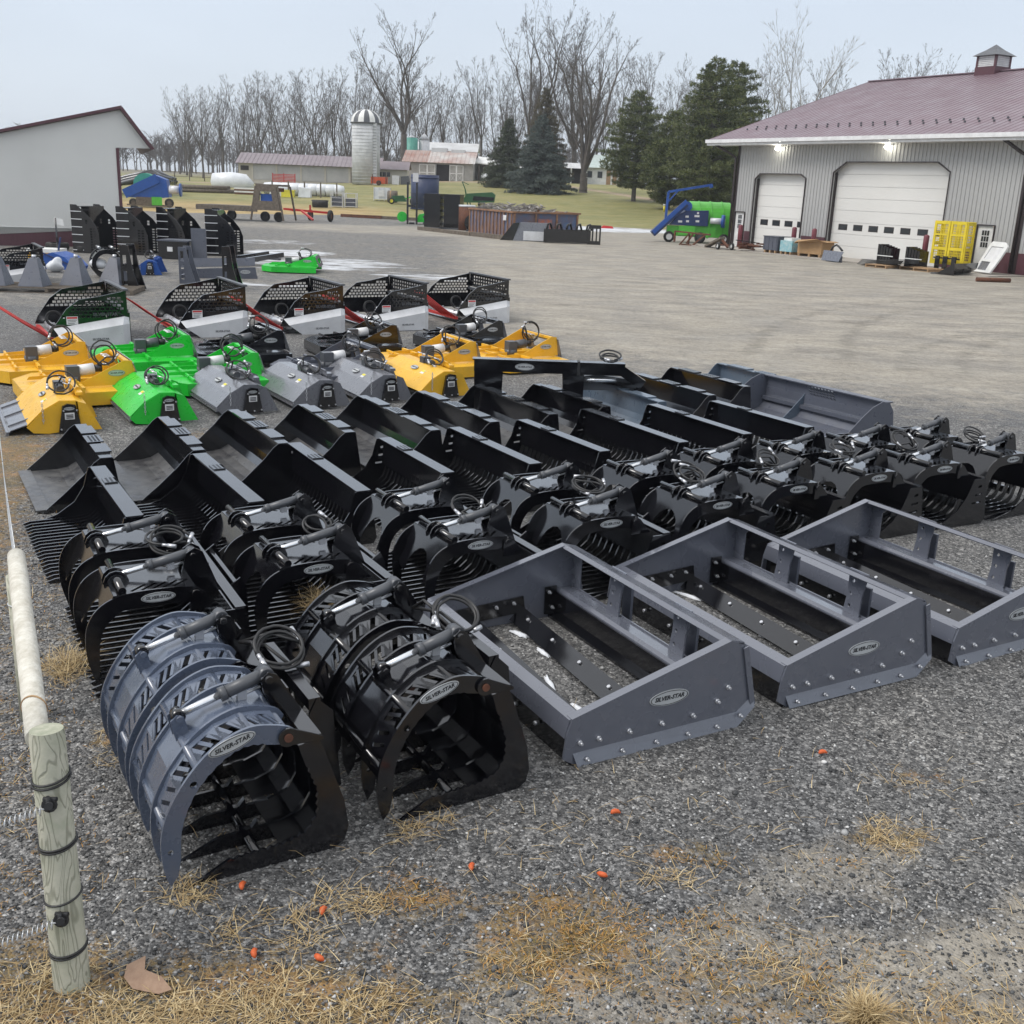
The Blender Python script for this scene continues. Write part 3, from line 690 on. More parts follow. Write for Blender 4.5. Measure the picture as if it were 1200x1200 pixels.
    hose_loop(t, (-.06,.08,.66), .125, seed, 3, .65, .009, end=(-.2,.3,.66))
    # small side plate label on the near rib
    logo(t, (-.53,-w/2-.010,.655), Vector((1,0,.30)), Vector((-.30,0,1)), .215, .066)
    b = MB()
    for s in (-1,1): b.plate([(.02,.05),(-.06,.52),(-.02,.60),(.06,.52),(.10,.10)], [], .014, (0,s*.36,0), FX, FZ)
    b.box(-.06,.0,-.36,.36,.54,.60); b.build('hitch_frame', 'black', t)
    return t

# ------------------------------------------------------------------ land leveler
def leveler(label, group, w=1.88):
    t = thing('land_leveler', label, 'leveler', group=group)
    m = 'slate'
    sp = [(-1.30,.05),(-1.22,.0),(-.09,.0),(0,.11),(-.10,.50),(-.20,.545),(-1.255,.275),(-1.285,.19)]
    def bolt(mb, x, y, z, n=-1, r=.012):
        mb.cyl((x,y,z),(x,y+n*.012,z),r*1.25,n=6); mb.cyl((x,y+n*.012,z),(x,y+n*.030,z),r*.7,n=6)
    for s in (-1,1):
        p = MB().plate(sp, [], .012, (0,s*w/2,0), FX, FZ).build('side_plate', m, t)
        # top flange and rear flange folded to the inside
        f = MB(); f.bar((-1.255,s*(w/2-.022),.279),(-.20,s*(w/2-.022),.549),.056,.008); f.bar((-.20,s*(w/2-.022),.549),(-.10,s*(w/2-.022),.504),.056,.008)
        f.bar((-.10,s*(w/2+.018),.500),(-.004,s*(w/2+.018),.115),.036,.008,(0,1,0)); f.build('top_flange', m, p)
        # bottom skid lip, splayed outwards
        g_ = MB(); y0, y1 = s*(w/2+.006), s*(w/2+.035)
        vs = [(-1.24,y0,.075),(-.115,y0,.085),(-.12,y1,.0),(-1.22,y1,.0),(-.115,y0,.085),(.0,y0,.17),(.0,y1,.11),(-.12,y1,.0)]
        g_.add(vs, [(0,1,2,3),(4,5,6,7)]); g_.add([(x,y-s*.006,z-.004) for x,y,z in vs], [(3,2,1,0),(7,6,5,4)]); g_.build('skid_lip', m, p)
        bl = MB()
        for x in (-1.20,-1.08,-.88,-.66,-.44): bolt(bl, x, s*(w/2+.006), .135, s)
        bolt(bl,-.27,s*(w/2+.006),.19,s); bolt(bl,-.20,s*(w/2+.006),.265,s)
        for x in (-1.16,-.93,-.70,-.48,-.27): bolt(bl, x, s*(w/2+.024), .035, s, .010)
        bolt(bl,-.10,s*(w/2+.024),.07,s,.010); bl.build('bolt', 'zinc', p)
        if s < 0: logo(p, (-.62,s*w/2-.010,.285), FX, FZ, .27, .092)
    # front crosswise channel
    c = MB(); c.sheet([(-1.285,.17),(-1.26,.272),(-1.20,.29),(-1.195,.25)], -w/2+.006, w/2-.006, .008); c.build('front_channel', m, t)
    c = MB(); c.box(-1.19,-1.17,-w/2+.007,w/2-.007,.06,.20); c.build('front_web', 'slate_dark', t)
    c = MB(); c.box(-1.25,-1.236,-w/2+.007,w/2-.007,-.003,.16); c.build('front_blade', 'black', t)
    # rear frame with openings, its top band, sill and quick hitch plates
    zt = .545
    win = [(-w/2+.10,.27),(-w/2+.10,.47),(-w/2+.15,.515),(w/2-.15,.515),(w/2-.10,.47),(w/2-.10,.27)]
    tb = MB(); tb.sheet([(-.225,.528),(-.205,.545),(-.10,.515),(-.09,.49)], -w/2+.007, w/2-.007, .009)
    tb.build('top_band', m, t)
    fr = MB(); e1 = w/2-.007
    fr.plate([(-e1,0),(-e1,.30),(e1,.30),(e1,0)], [[(-e1+.11,.02),(-e1+.11,.24),(-e1+.15,.28),(e1-.15,.28),(e1-.11,.24),(e1-.11,.02)]], .009, (-.105,0,.205), FY, Vector((.0,0,1)))
    fr.build('rear_frame', m, t)
    s_ = MB(); s_.sheet([(-.232,.10),(-.228,.200),(-.215,.212),(-.112,.205)], -e1, e1, .009); s_.build('rear_sill', m, t)
    bb = MB(); bb.box(-.30,-.251,-e1,e1,.0,.02); bb.box(-.25,-.235,-e1,e1,.0,.19); bb.build('rear_blade', 'black', t)
    for y in (-.36,.36):
        h = [circ(.05,.06+.09*i,.011,8) for i in range(3)]
        MB().plate([(-.075,0),(-.065,.15),(-.085,.33),(.085,.33),(.065,.15),(.075,0)], [circ(0.03,.07+.09*i,.013,8) for i in range(3)], .012, (-.13,y,.20), FY, Vector((.1,0,1)).normalized()).build('hitch_plate', m, t)
        br = MB(); br.box(-.10,.02,y-.05,y+.05,.08,.11); br.box(-.02,.0,y-.05,y+.05,.11,.40); br.split('hitch_web', 'slate_dark', t)
    # two angled scraper blades between the sides
    for (xa, xb) in ((-1.12,-.80),(-.72,-.52)):
        b = MB(); lo = Vector(((xa+xb)/2,0,0))
        a0 = Vector((xa-.02+.0, -e1, .02)); 
        b.add([(xa,-e1,.03),(xa+.10,-e1,.12),(xa+.20,e1,.12),(xa+.10,e1,.03),(xa+.006,-e1,.024),(xa+.106,-e1,.114),(xa+.206,e1,.114),(xa+.106,e1,.024)],
              [(0,1,2,3),(7,6,5,4),(0,4,5,1),(3,2,6,7),(0,3,7,4),(1,5,6,2)])
        o = b.build('scraper_blade', 'black', t)
        bl = MB()
        for i in range(5):
            f = (i+.5)/5; y = -e1+2*e1*f; x = xa+.062+.10*f
            bl.cyl((x,y,.085),(x-.008,y,.098),.013,n=6)
        bl.build('bolt', 'zinc', o)
    for s in (-1,1):
        br = MB(); br.plate([(-1.10,.05),(-1.10,.17),(-.52,.20),(-.50,.08)], [], .010, (0,s*(e1-.012),0), FX, FZ); br.plate([(-.34,.03),(-.34,.24),(-.245,.24),(-.245,.03)], [], .010, (0,s*(e1-.012),0), FX, FZ)
        o = br.split('blade_bracket', 'black', t); bl = MB()
        for x, z in ((-1.04,.13),(-.92,.15),(-.74,.15),(-.60,.16),(-.31,.20),(-.28,.08)): bolt(bl, x, s*(e1-.018), z, -s, .011)
        bl.build('bolt', 'zinc', o)
    k = MB()
    for y in (-.6,-.35,-.1,.2,.5,.75): k.cyl((-1.258,y,.10),(-1.285,y,.10),.013,n=6)
    k.build('bolt', 'zinc', t)
    return t

# ------------------------------------------------------------------ flail hood / tiller
def hooded_mower(m, label, group, seed, w=1.62, board=False):
    t = thing('hooded_tiller', label, 'tiller', group=group)
    prof = [(-.80,.12),(-.62,.31),(-.42,.43),(-.24,.42),(-.12,.36)]
    h = MB(); h.sheet(prof, -w/2, w/2, .010); h.build('hood', m, t)
    if board:
        f = MB(); f.sheet([(-1.02,.02),(-.98,.06),(-.70,.16)], -w/2+.02, w/2-.02, .012)
        for y in (-w/2+.25, 0, w/2-.25): f.bar((-1.0,y,.07),(-.72,y,.17),.03,.03)
        f.box(-1.04,-1.01,-w/2+.02,w/2-.02,.0,.05); f.build('tail_board', 'grey', t)
    else:
        f = MB(); f.sheet([(-.80,.06),(-.73,.135)], -w/2+.01, w/2-.01, .012); f.bar((-.80,-w/2,.075),(-.80,w/2,.075),.03,.03); f.build('tail_board', 'grey' if m != 'yellow' else 'black', t)
    for s in (-1,1):
        MB().plate([(-.81,.10),(-.62,.31),(-.42,.43),(-.24,.42),(-.22,.04),(-.56,-.0),(-.74,.02)], [], .012, (0,s*w/2,0), FX, FZ).build('end_plate', m, t)
        MB().plate([(-.22,.42),(-.12,.38),(.04,.02),(-.20,.02)], [], .014, (0,s*(w/2+.01),0), FX, FZ).build('rear_gusset', m, t)
    c = MB().prism([(-.46,.02),(-.40,.37),(-.34,.40),(-.25,.38),(-.19,.02)], -w/2-.055, -w/2-.008).build('chain_case', 'black', t)
    bo = MB()
    for x, z in ((-.43,.06),(-.39,.31),(-.24,.31),(-.21,.06),(-.31,.05)): bo.cyl((x,-w/2-.055,z),(x,-w/2-.065,z),.012,n=6)
    bo.build('bolt', 'zinc', c)
    logo(c, (-.325,-w/2-.059,.335), FX, FZ, .12, .045)
    l = MB(); l.plate(rect(-.055,.055,-.045,.045), [], .004, (-.325,-w/2-.058,.235), FX, FZ); l = l.build('warning_label', 'decal_white', c)
    q = MB(); 
    for i in range(3): q.plate(rect(-.04,.04,-.006,.006), [], .002, (-.325,-w/2-.0615,.25-.02*i), FX, FZ)
    q.build('lettering', 'ink', l)
    U = Vector((0,1,0)); nrm = Vector((prof[2][0]-prof[1][0],0,prof[2][1]-prof[1][1])).normalized()
    logo(t, Vector((-.54,-.05,.371))+Vector((-.007,0,.012)), (0,-1,0), nrm, .22, .095)
    ly = MB(); ly.plate(rect(-.05,.05,-.04,.04), [], .003, Vector((-.56,-.38,.358)), (0,-1,0), nrm); ly = ly.build('warning_label', 'decal_white', t)
    MB().plate(rect(-.045,.045,.0,.035), [], .003, Vector((-.56,-.38,.358))+Vector((-.004,0,.004)), (0,-1,0), nrm).build('label_band', 'ink_yellow', ly)
    ch = MB()
    for i in range(9): ch.plate(circ(0,0,.014,8,.02), [circ(0,0,.007,8,.012)], .005, (-.62,-w/2-.02,.42-.033*i), (1,0,0) if i % 2 else (0,1,0), FZ)
    ch.build('chain', 'zinc', t)
    mt = MB(); mt.cyl((-.34,-.25,.47),(-.34,-.05,.47),.05,n=12); mt.box(-.40,-.28,-.06,.08,.43,.54); mt.build('motor', 'barrel', t)
    hp = MB()
    for s in (-1,1): hp.plate([(-.16,.06),(-.22,.44),(-.16,.52),(-.08,.48),(.05,.08)], [], .012, (0,s*.34,0), FX, FZ)
    hp.box(-.20,-.12,-.55,.55,.44,.48); hp.plate(rect(-.5,.5,0,.42), [rect(-.30,.30,.10,.30)], .012, (-.09,0,.12), FY, Vector((-.28,0,1)).normalized()); hp.build('hitch_plate', m, t)
    hose_loop(t, (-.36,-.34,.56), .15, seed, 2, 1.0, .011, end=(-.34,0,.50))
    st = MB(); 
    for y in (-.28,.12,.3): st.tube([(-.24,y,.43),(-.25,y,.54),(-.31,y+.04,.56)], .011, 6)
    st.build('hose_fitting', 'zinc', t)
    return t

# ------------------------------------------------------------------ rotary brush cutter deck
def cutter_deck(m, label, group, seed, w=1.75):
    t = thing('brush_cutter', label, 'brush cutter', group=group)
    L = 1.45
    o = [(-L,-w/2+.42),(-L+.30,-w/2),(-.02,-w/2),(-.02,w/2),(-L+.30,w/2),(-L,w/2-.42)]
    d = MB(); d.plate(o, [], .010, (0,0,.20), FX, FY); d.build('deck', m, t)
    sk = MB(); n = len(o)
    for i in range(n):
        if i == 2: continue
        a, b = o[i], o[(i+1)%n]; sk.bar((a[0],a[1],.12),(b[0],b[1],.12),.010,.17)
    sk.build('skirt', m, t)
    for s in (-1,1):
        g_ = MB(); g_.plate([(-L+.35,.225),(-L+.40,.27),(-.70,.29),(-.16,.55),(-.06,.54),(-.02,.225)], [], .012, (0,s*.52,0), FX, FZ); g_.build('gusset', m, t)
    for s in (-.25,.2):
        MB().plate([(-L+.15,.226),(-L+.18,.27),(-.35,.29),(-.30,.226)], [], .012, (0,s,0), FX, FZ).build('rib', m, t)
    r = MB(); r.bar((-.75,-w/2+.03,.25),(-.75,w/2-.03,.25),.04,.04); r.bar((-1.05,-w/2+.06,.24),(-1.05,w/2-.06,.24),.03,.03); r.split('cross_rib', m, t)
    h = MB(); h.plate([(-.56,0),(-.56,.32),(-.40,.36),(.40,.36),(.56,.32),(.56,0)], [rect(-.32,.32,.10,.26)], .012, (.04,0,.20), FY, Vector((-.30,0,1)).normalized()); h.build('hitch_plate', 'grey', t)
    g2 = MB(); g2.bar((-.12,-.51,.52),(-.12,.51,.52),.06,.04); g2.build('top_bar', m, t)
    mo = MB(); mo.box(-.86,-.70,-.30,-.14,.28,.46); mo.cyl((-.78,-.22,.22),(-.78,-.22,.32),.10,n=14); mo.build('gearbox', 'barrel', t)
    mo = MB(); mo.cyl((-.70,-.22,.39),(-.50,-.22,.41),.075,n=14); mo.build('motor', 'decal_white' if seed % 2 else 'barrel', t)
    MB().cyl((-.50,-.22,.41),(-.40,-.22,.41),.05,n=12).build('motor_cap', 'rubber', t)
    hose_loop(t, (-.36,-.18,.58), .15, seed, 2, 1.25, .011, end=(-.45,-.22,.46))
    f = MB()
    for y in (-.10,.02,.14): f.tube([(-.18,y,.45),(-.26,y,.54),(-.34,y,.54)], .011, 6)
    f.build('hose_fitting', 'zinc', t)
    logo(t, (-.27,-.528,.385), FX, FZ, .22, .085)
    return t
# ------------------------------------------------------------------ the display rows
def ordn(i): return ('first','second','third','fourth','fifth','sixth','seventh','eighth','ninth','tenth','eleventh','twelfth')[i]
# smooth buckets, from the near left end of the back row: (mid top x, y, width)
SM = [(-4.11,10.15,1.52,'black'),(-3.40,10.61,1.62,'black'),(-2.73,11.07,1.75,'black'),(-2.10,11.59,1.56,'black'),(-1.37,12.05,2.05,'black'),
      (-.72,12.54,1.94,'black'),(-.04,13.09,1.94,'black'),(.68,13.52,1.62,'black'),(1.35,14.13,1.95,'steelblue'),(2.09,14.66,1.84,'black'),
      (2.75,15.35,1.66,'black'),(3.65,15.79,2.05,'steelblue')]
sml = ['black smooth bucket with worn grey floor at the left end of the back row',
       'black smooth bucket with dark wet patches on its floor, second from the left end',
       'black smooth bucket with even grey dusty floor, third from the left end',
       'narrow black smooth bucket behind the third rake bucket, fourth from the left end',
       'wide black smooth bucket in front of the grey tillers, fifth from the left end',
       'black smooth bucket in front of the yellow tiller, sixth from the left end',
       'black smooth bucket under the left leg of the black boom, seventh from the left end',
       'short black smooth bucket just before the steel blue bucket',
       'steel blue smooth bucket between black buckets in front of the black boom',
       'black smooth bucket just right of the steel blue bucket below the end of the boom',
       'black smooth bucket half hidden behind the tall slate high capacity bucket',
       'steel blue smooth bucket farthest right in the back row behind the tall slate bucket']
for i, (x, y, w, m) in enumerate(SM):
    t = smooth_bucket(w, m, 'black_worn' if m == 'black' else 'steelblue', sml[i], 'smooth buckets in the back row')
    t.location = spot((x,y), -.09, 0); t.rotation_euler.z = LY + R(rng.uniform(-1.2,1.2))
RK = [(-3.29,8.49,1.63),(-2.52,9.04,1.75),(-1.73,9.54,1.88),(-.97,10.08,1.50),(-.23,10.62,1.70),(.49,11.2,1.62),(1.31,11.85,1.86),(2.12,12.34,1.76),(2.94,12.78,1.66)]
rkl = ['black rake bucket at the left end of its row, long tines nearest the wooden rail',
       'black rake bucket second from the left, behind the second rock grapple',
       'wide black rake bucket third from the left with three light slots in its side',
       'narrow black rake bucket fourth from the left, above the dry grass tuft',
       'black rake bucket in the middle of its row, fifth from the left',
       'black rake bucket sixth from the left, in front of the short smooth bucket',
       'wide black rake bucket in front of the steel blue bucket, seventh from the left',
       'black rake bucket eighth from the left, just right of the steel blue bucket',
       'black rake bucket at the right end of its row beside the tall slate bucket']
for i, (x, y, w) in enumerate(RK):
    t = rake_bucket(w, 'black', rkl[i], 'rake buckets in the middle row')
    t.location = spot((x,y), -.09, 0); t.rotation_euler.z = LY + R(rng.uniform(-1,1))
# tall slate high capacity bucket
def high_capacity():
    t = thing('high_capacity_bucket', 'tall slate grey high capacity bucket with slotted back, rightmost of the open buckets', 'bucket')
    w = 2.2
    so = [(-.95,0),(-.93,.06),(-.80,.20),(-.60,.36),(-.42,.48),(-.25,.54),(-.12,.52),(-.03,.40),(.02,.10),(0,0)]
    for s in (-1,1): MB().plate(so, [], .012, (0,s*w/2,0), FX, FZ).build('side_plate', 'slate_dark', t)
    MB().sheet([(-.96,.012),(-.36,.012),(-.22,.05),(-.13,.14),(-.10,.25),(-.095,.36)], -w/2+.007, w/2-.007, .010).build('shell', 'slate_dark', t)
    MB().box(-.17,-.04,-w/2+.007,w/2-.007,.512,.526).build('top_rail', 'slate_dark', t)
    holes = [slot(-.18+.06*i+.02*j, .03+.033*j, .045, .018, .3) for i in range(8) for j in range(4)]
    MB().plate([(-w/2+.007,0),(-w/2+.007,.16),(w/2-.007,.16),(w/2-.007,0)], [h for h in holes], .010, (-.095,0,.355), FY, FZ).build('slotted_back', 'slate_dark', t)
    b = MB(); b.bar((-.16,-w/2+.01,.20),(-.16,w/2-.01,.20),.05,.05); b.build('stiffener', 'slate_dark', t)
    b = MB(); b.box(.0,.06,-.4,.4,.08,.46); b.build('hitch_plate', 'slate_dark', t); return t
t = high_capacity(); t.location = spot((4.20,14.52), -.10, 0); t.rotation_euler.z = LY+R(1.5)

# rock grapples, front row: world points of their maker plates
GP = [(-2.09,5.94),(-1.27,6.53),(-.24,7.14),(.76,7.76),(1.69,8.38),(2.47,8.97),(3.31,9.48),(4.10,9.91),(4.93,10.44)]
gl = ['black rock grapple leftmost in its row, directly behind the blue grey root grapple',
      'black rock grapple second from the left, behind the black root grapple',
      'black rock grapple third from the left, behind the far corner of the nearest leveler',
      'black rock grapple fourth from the left, above the high rail of the nearest leveler',
      'black rock grapple in the middle of the row, between the first and second levelers',
      'black rock grapple just behind the far corner of the middle leveler',
      'black rock grapple seventh from the left, open side above the middle leveler',
      'black rock grapple second from the right, behind the far corner of the right leveler',
      'black rock grapple at the right edge, outermost of the row']
pr = None
for i, q in enumerate(GP):
    if i % 3 == 0: pr = rock_grapple(1.55, gl[i], 'rock grapples with two lids', 3+i); t = pr
    else:
        t = copy_tree(pr); t['label'] = gl[i]
        for ch in list(t.children):
            if ch.name.startswith('hose'):
                for g2 in list(ch.children): bpy.data.objects.remove(g2)
                bpy.data.objects.remove(ch)
        hose_loop(t, (-.33+rng.uniform(-.05,.05),-.02+rng.uniform(-.06,.06),.65), rng.uniform(.09,.14), 90+i, rng.choice((2,3)), rng.uniform(.2,.6), end=(-.14,0,.56))
    t.location = spot(q, -.55, -.685); t.rotation_euler.z = LY + R(rng.uniform(-2,2))
bg = root_grapple('bluegrey', 'blue grey root grapple with black lower tines, nearest machine on the left', 21)
bg.location = spot((-1.35,4.01), -.74, -.71); bg.rotation_euler.z = LY
kg = root_grapple('black', 'all black root grapple with curved ribs, between the blue grey one and the leveler', 24)
kg.location = spot((-.50,4.58), -.74, -.71); kg.rotation_euler.z = LY
LV = R(29.0)
lv = leveler('slate grey land leveler nearest the camera, snow lying inside its frame', 'land levelers in the front row')
lv.location = spot((.41,5.15), -1.22, -.975, LV); lv.rotation_euler.z = LV
for (q, lab, dz) in (((1.745,5.945),'slate grey land leveler in the middle, between the nearest one and the right one',0),((3.05,6.65),'slate grey land leveler on the right, cut by the edge of the picture',.3)):
    t = copy_tree(lv); t['label'] = lab; t.location = spot(q, -1.22, -.975, LV); t.rotation_euler.z = LV + R(dz)

# tillers in the colour row: near front lower corners
TL = [((-5.59,12.18),'yellow','yellow hooded tiller with lowered grey tail board at the left end',31,True),
      ((-4.67,12.88),'green','bright green hooded tiller between the yellow one and the grey ones',32,False),
      ((-3.83,13.62),'grey','light grey hooded tiller just right of the green one',33,False),
      ((-2.95,14.15),'grey','light grey hooded tiller with black end plate, middle of the three grey ones',34,False),
      ((-2.13,14.75),'grey','light grey hooded tiller next to the yellow one on its right',35,False),
      ((-1.32,15.25),'yellow','yellow hooded tiller left of the black boom',36,False)]
for q, m, lab, sd_, bd in TL:
    t = hooded_mower(m, lab, 'hooded tillers in the colour row', sd_, board=bd)
    t.scale = (.97,1,.88); t.location = spot(q, -.72, -.81); t.rotation_euler.z = LY + R(rng.uniform(-2,2))
# ------------------------------------------------------------------ cutter decks behind the tillers
CD = [((82,414),None)]
DK = [((-6.60,15.76),'yellow','large yellow brush cutter at the left end, behind the yellow tiller board',41),
      ((-5.40,14.28),'yellow','yellow brush cutter with black and white motor, right of the leftmost one',43),
      ((-5.35,16.84),'green','bright green brush cutter in front of the second perforated bucket',42),
      ((-3.92,15.36),'green','bright green brush cutter with white motor behind the first grey tiller',45),
      ((-4.10,17.80),'black','black brush cutter beside the green one, hose loop above it',46),
      ((-2.33,16.31),'slate_dark','dark slate brush cutter with white motor behind the middle grey tiller',47),
      ((-2.34,19.05),'black','black brush cutter with silver maker plate in front of the fourth perforated bucket',49),
      ((-.51,20.3),'black','black brush cutter farthest right, in front of the last perforated bucket',51),
      ((-.87,17.38),'yellow','yellow brush cutter with white motor behind the right hand yellow tiller',53),
      ((.46,18.31),'yellow','yellow brush cutter farthest right, hose loop standing up, behind the boom',54)]
for q, m, lab, sd_ in DK:
    t = cutter_deck(m, lab, 'brush cutters in the colour row', sd_)
    t.location = spot(q, -.27, -.52); t.rotation_euler.z = LY + R(rng.uniform(-2,2))

# ------------------------------------------------------------------ perforated high sided buckets with silver lower body
def sided_bucket(label, group, w=1.9, flip=False, tines=True):
    t = thing('high_sided_bucket', label, 'bucket', group=group)
    so = [(-1.36,.16),(-1.30,.30),(-1.06,.63),(-.84,.79),(-.50,.84),(-.06,.93),(-.03,.40),(-.15,.14)]
    def hexholes():
        hs = []
        for j in range(7):
            z = .50+.062*j
            for i in range(14):
                x = -1.20+.082*i+(.041 if j % 2 else 0)
                zt = lerp(x+.0, [-1.30,-1.06,-.84,-.50,-.06], [.30,.63,.79,.84,.93])-.05
                if z < zt and x > -1.17 and x < -.10: hs.append(rect(x-.031,x+.031,z-.021,z+.021))
        return hs
    HH = hexholes()
    for s in (-1,1):
        p = MB().plate(so, HH, .010, (0,s*w/2,0), FX, FZ).build('side_plate', 'black', t)
        e = MB(); 
        for a, b in zip(so[:5], so[1:6]): e.bar((a[0],s*w/2,a[1]),(b[0],s*w/2,b[1]),.028,.016)
        e.build('edge_rim', 'black', p)
        if s < 0:
            l = MB(); l.plate(rect(-.095,.095,-.07,.07), [], .004, (-.98,-w/2-.008,.44), FX, FZ); l = l.build('warning_label', 'decal_white', p)
            MB().plate(rect(-.085,.085,.03,.06), [], .003, (-.98,-w/2-.0105,.44), FX, FZ).build('label_band', 'ink_red', l)
            q = MB()
            for i in range(3): q.plate(rect(-.075,.075-.02*i,-.004,.004), [], .002, (-.98,-w/2-.0105,.445-.028*i), FX, FZ)
            q.build('lettering', 'ink', l)
            q = MB(); text_mb(q, 'SILVER-STAR', .075, (-.42,-w/2-.007,.53), FX, FZ, bold=.002); q.build('lettering', 'barrel', p)
    b = MB()                                    # silver tank: sloping near face with chamfered end
    y0 = -w/2-.012; y1 = -w/2-.16
    A_ = [(-1.30,y0,.31),(-.10,y0,.49),(-.02,y0,.47)]; B_ = [(-1.24,y1,.20),(-.16,y1,.36),(-.02,y0-.02,.36)]; C_ = [(-.95,y1,.0),(-.16,y1,.0),(-.02,y0-.02,.0)]
    vs = A_+B_+C_; b.add(vs, [(0,3,4,1),(1,4,5,2),(3,6,7,4),(4,7,8,5)]); b.add([(-1.30,y0+.002,.31),(-.02,y0+.002,.47),(-.02,y0+.002,.0),(-.95,y0+.002,0)], [(0,1,2,3)])
    b.add([(-1.30,y0,.31),(-1.24,y1,.20),(-.95,y1,0),(-.95,y0,0)], [(0,3,2,1)])
    sb = b.build('chute_guard', 'silver', t)
    q = MB(); text_mb(q, 'SILVER-STAR', .05, (-.55,y1-.003,.12), FX, FZ, bold=.001); q.build('lettering', 'barrel', sb)
    MB().sheet([(-1.25,.02),(-.40,.02),(-.20,.06),(-.08,.18),(-.03,.45)], -w/2+.008, w/2-.008, .012).build('floor', 'black', t)
    rh = [rect(-w/2+.08+.12*i, -w/2+.15+.12*i, .07+.075*j, .11+.075*j) for i in range(int((w-.16)/.12)) for j in range(3)]
    MB().plate(rect(-w/2+.006,w/2-.006,0,.30), rh, .010, (-.045,0,.63), FY, FZ).build('rear_grille', 'black', t)
    r = MB(); r.box(-.09,-.0,-w/2+.006,w/2-.006,.935,.965); r.box(-.10,-.02,-w/2+.008,w/2-.008,.56,.61); r.split('top_rail', 'barrel', t)
    MB().box(-.035,.0,-w/2+.01,w/2-.01,.05,.55).build('back_plate', 'black', t)
    if tines:
        bb = MB(); bb.bar((-1.33,-w/2+.03,.12),(-1.33,w/2-.05,.12),.06,.06); bb = bb.build('tine_beam', 'red', t)
        me = MB().tube([(-1.33,0,.12),(-1.75,0,.40),(-2.15,0,.70)], [.020,.018,.011], 6).mesh('tine', M['red'])
        for i in range(5): link('tine', me, t, (0,-.88+.17*i,0))
        dr = MB(); dr.cyl((-1.15,-w/2+.06,.16),(-1.15,w/2-.06,.16),.07,n=12)
        for i in range(12):
            a = i*1.1; y = -w/2+.15+i*.14; dr.box(-1.15+.07*math.cos(a)-.02,-1.15+.07*math.cos(a)+.02,y-.015,y+.015,.16+.07*math.sin(a)-.02,.16+.07*math.sin(a)+.04)
        dr.build('rotor', 'zinc', t)
        hose_loop(t, (-1.25,-w/2+.25,.42), .13, 5, 2, 1.3, .012)
    return t
HS = [((-6.99,19.32),'leftmost black high sided bucket with perforated sides, behind the yellow cutters'),
      ((-5.25,20.91),'second black perforated high sided bucket from the left, behind the green cutter'),
      ((-3.53,21.87),'middle one of the five black perforated high sided buckets'),
      ((-1.94,22.96),'fourth black perforated high sided bucket from the left, two small labels'),
      ((-.22,24.69),'rightmost black perforated high sided bucket in its row')]
h0 = sided_bucket(HS[0][1], 'high sided perforated buckets')
for i, (q, lab) in enumerate(HS):
    place(h0, i > 0, spot(q, -.02, -1.0), LY+R(rng.uniform(-1,1)), lab)
h6 = sided_bucket('black perforated high sided bucket at the left edge behind the grey ripper shanks', None, tines=False)
h6.location = spot((-12.62,28.96), -.02, -1.0); h6.rotation_euler.z = LY
# four tipped up on their backs, side grilles to the right
def tipped():
    t = thing('upright_bucket', '', 'bucket')
    H = 1.85
    o = [(-.62,0),(-.62,H),(-.44,H),(-.05,H*.74),(.10,H*.58),(.18,H*.40),(.18,0)]
    hs = [rect(-.08+.10*i,-.015+.10*i,.12+.10*j,.17+.10*j) for i in range(2) for j in range(9)] + [rect(-.20,-.14,H*.60+.1*j,H*.64+.1*j) for j in range(2)]
    hs = [h for h in hs if h[2][1] < lerp(h[2][0], [-.44,-.05,.10,.18], [H,H*.74,H*.58,H*.40])-.04]
    MB().plate(o, hs, .012, (0,-.55,0), FX, FZ).build('side_plate', 'black', t)
    MB().plate(o, hs, .012, (0,.55,0), FX, FZ).build('side_plate', 'black', t)
    MB().plate(rect(-.54,.54,.0,H*.96), [], .012, (-.30,0,0), FY, FZ).build('back_sheet', 'black', t)
    MB().box(-.62,-.30,-.54,.54,H*.955,H*.97).build('top_rail', 'black', t)
    for j in range(6):
        z = .10+j*H*.16; MB().box(-.63,-.30,-.56,-.545,z,z+.03).build('rung', 'silver', t)
        MB().box(-.60,-.315,-.54,.54,z,z+.03).build('crossbar', 'silver', t)
    return t
tb0 = tipped()
for i, (x, y, rz, lab) in enumerate([(-15.55,41.0,-16,'black bucket stood on end against the grey building, leftmost of four'),
        (-13.95,41.1,-4,'black bucket stood on end just right of the building corner'),
        (-12.7,41.9,-14,'black bucket stood on end behind the slate box, third of the four'),
        (-11.1,42.3,4,'black bucket stood on end farthest right of the four, before the trailer')]):
    o = place(tb0, i > 0, (x,y,0), R(rz), lab, 'buckets stood on end'); o.scale = (1.45,1.2,.93)

# ------------------------------------------------------------------ black boom lying on its legs
bm = thing('crane_boom', 'black hydraulic boom with silver maker plate lying behind the smooth buckets', 'boom', (-.55,13.97,0), R(1))
b = MB(); b.box(-.02,1.95,-.07,.07,.665,.815); b.box(-.04,1.95,-.085,.085,.812,.826); b.build('beam', 'black', bm)
b = MB(); b.plate([(0,0),(.34,.0),(.36,.66),(.02,.66),(-.02,.80)], [], .014, (0,-.06,0), FX, FZ); b.plate([(0,0),(.34,.0),(.36,.66),(.02,.66),(-.02,.80)], [], .014, (0,.06,0), FX, FZ); b.box(0,.02,-.052,.052,0,.66); b.build('leg', 'black', bm)
b = MB(); b.plate([(1.18,0),(1.42,0),(1.42,.66),(1.14,.66)], [], .014, (0,-.06,0), FX, FZ); b.plate([(1.18,0),(1.42,0),(1.42,.66),(1.14,.66)], [], .014, (0,.06,0), FX, FZ); b.box(1.18,1.20,-.052,.052,0,.66); b.build('leg', 'black', bm)
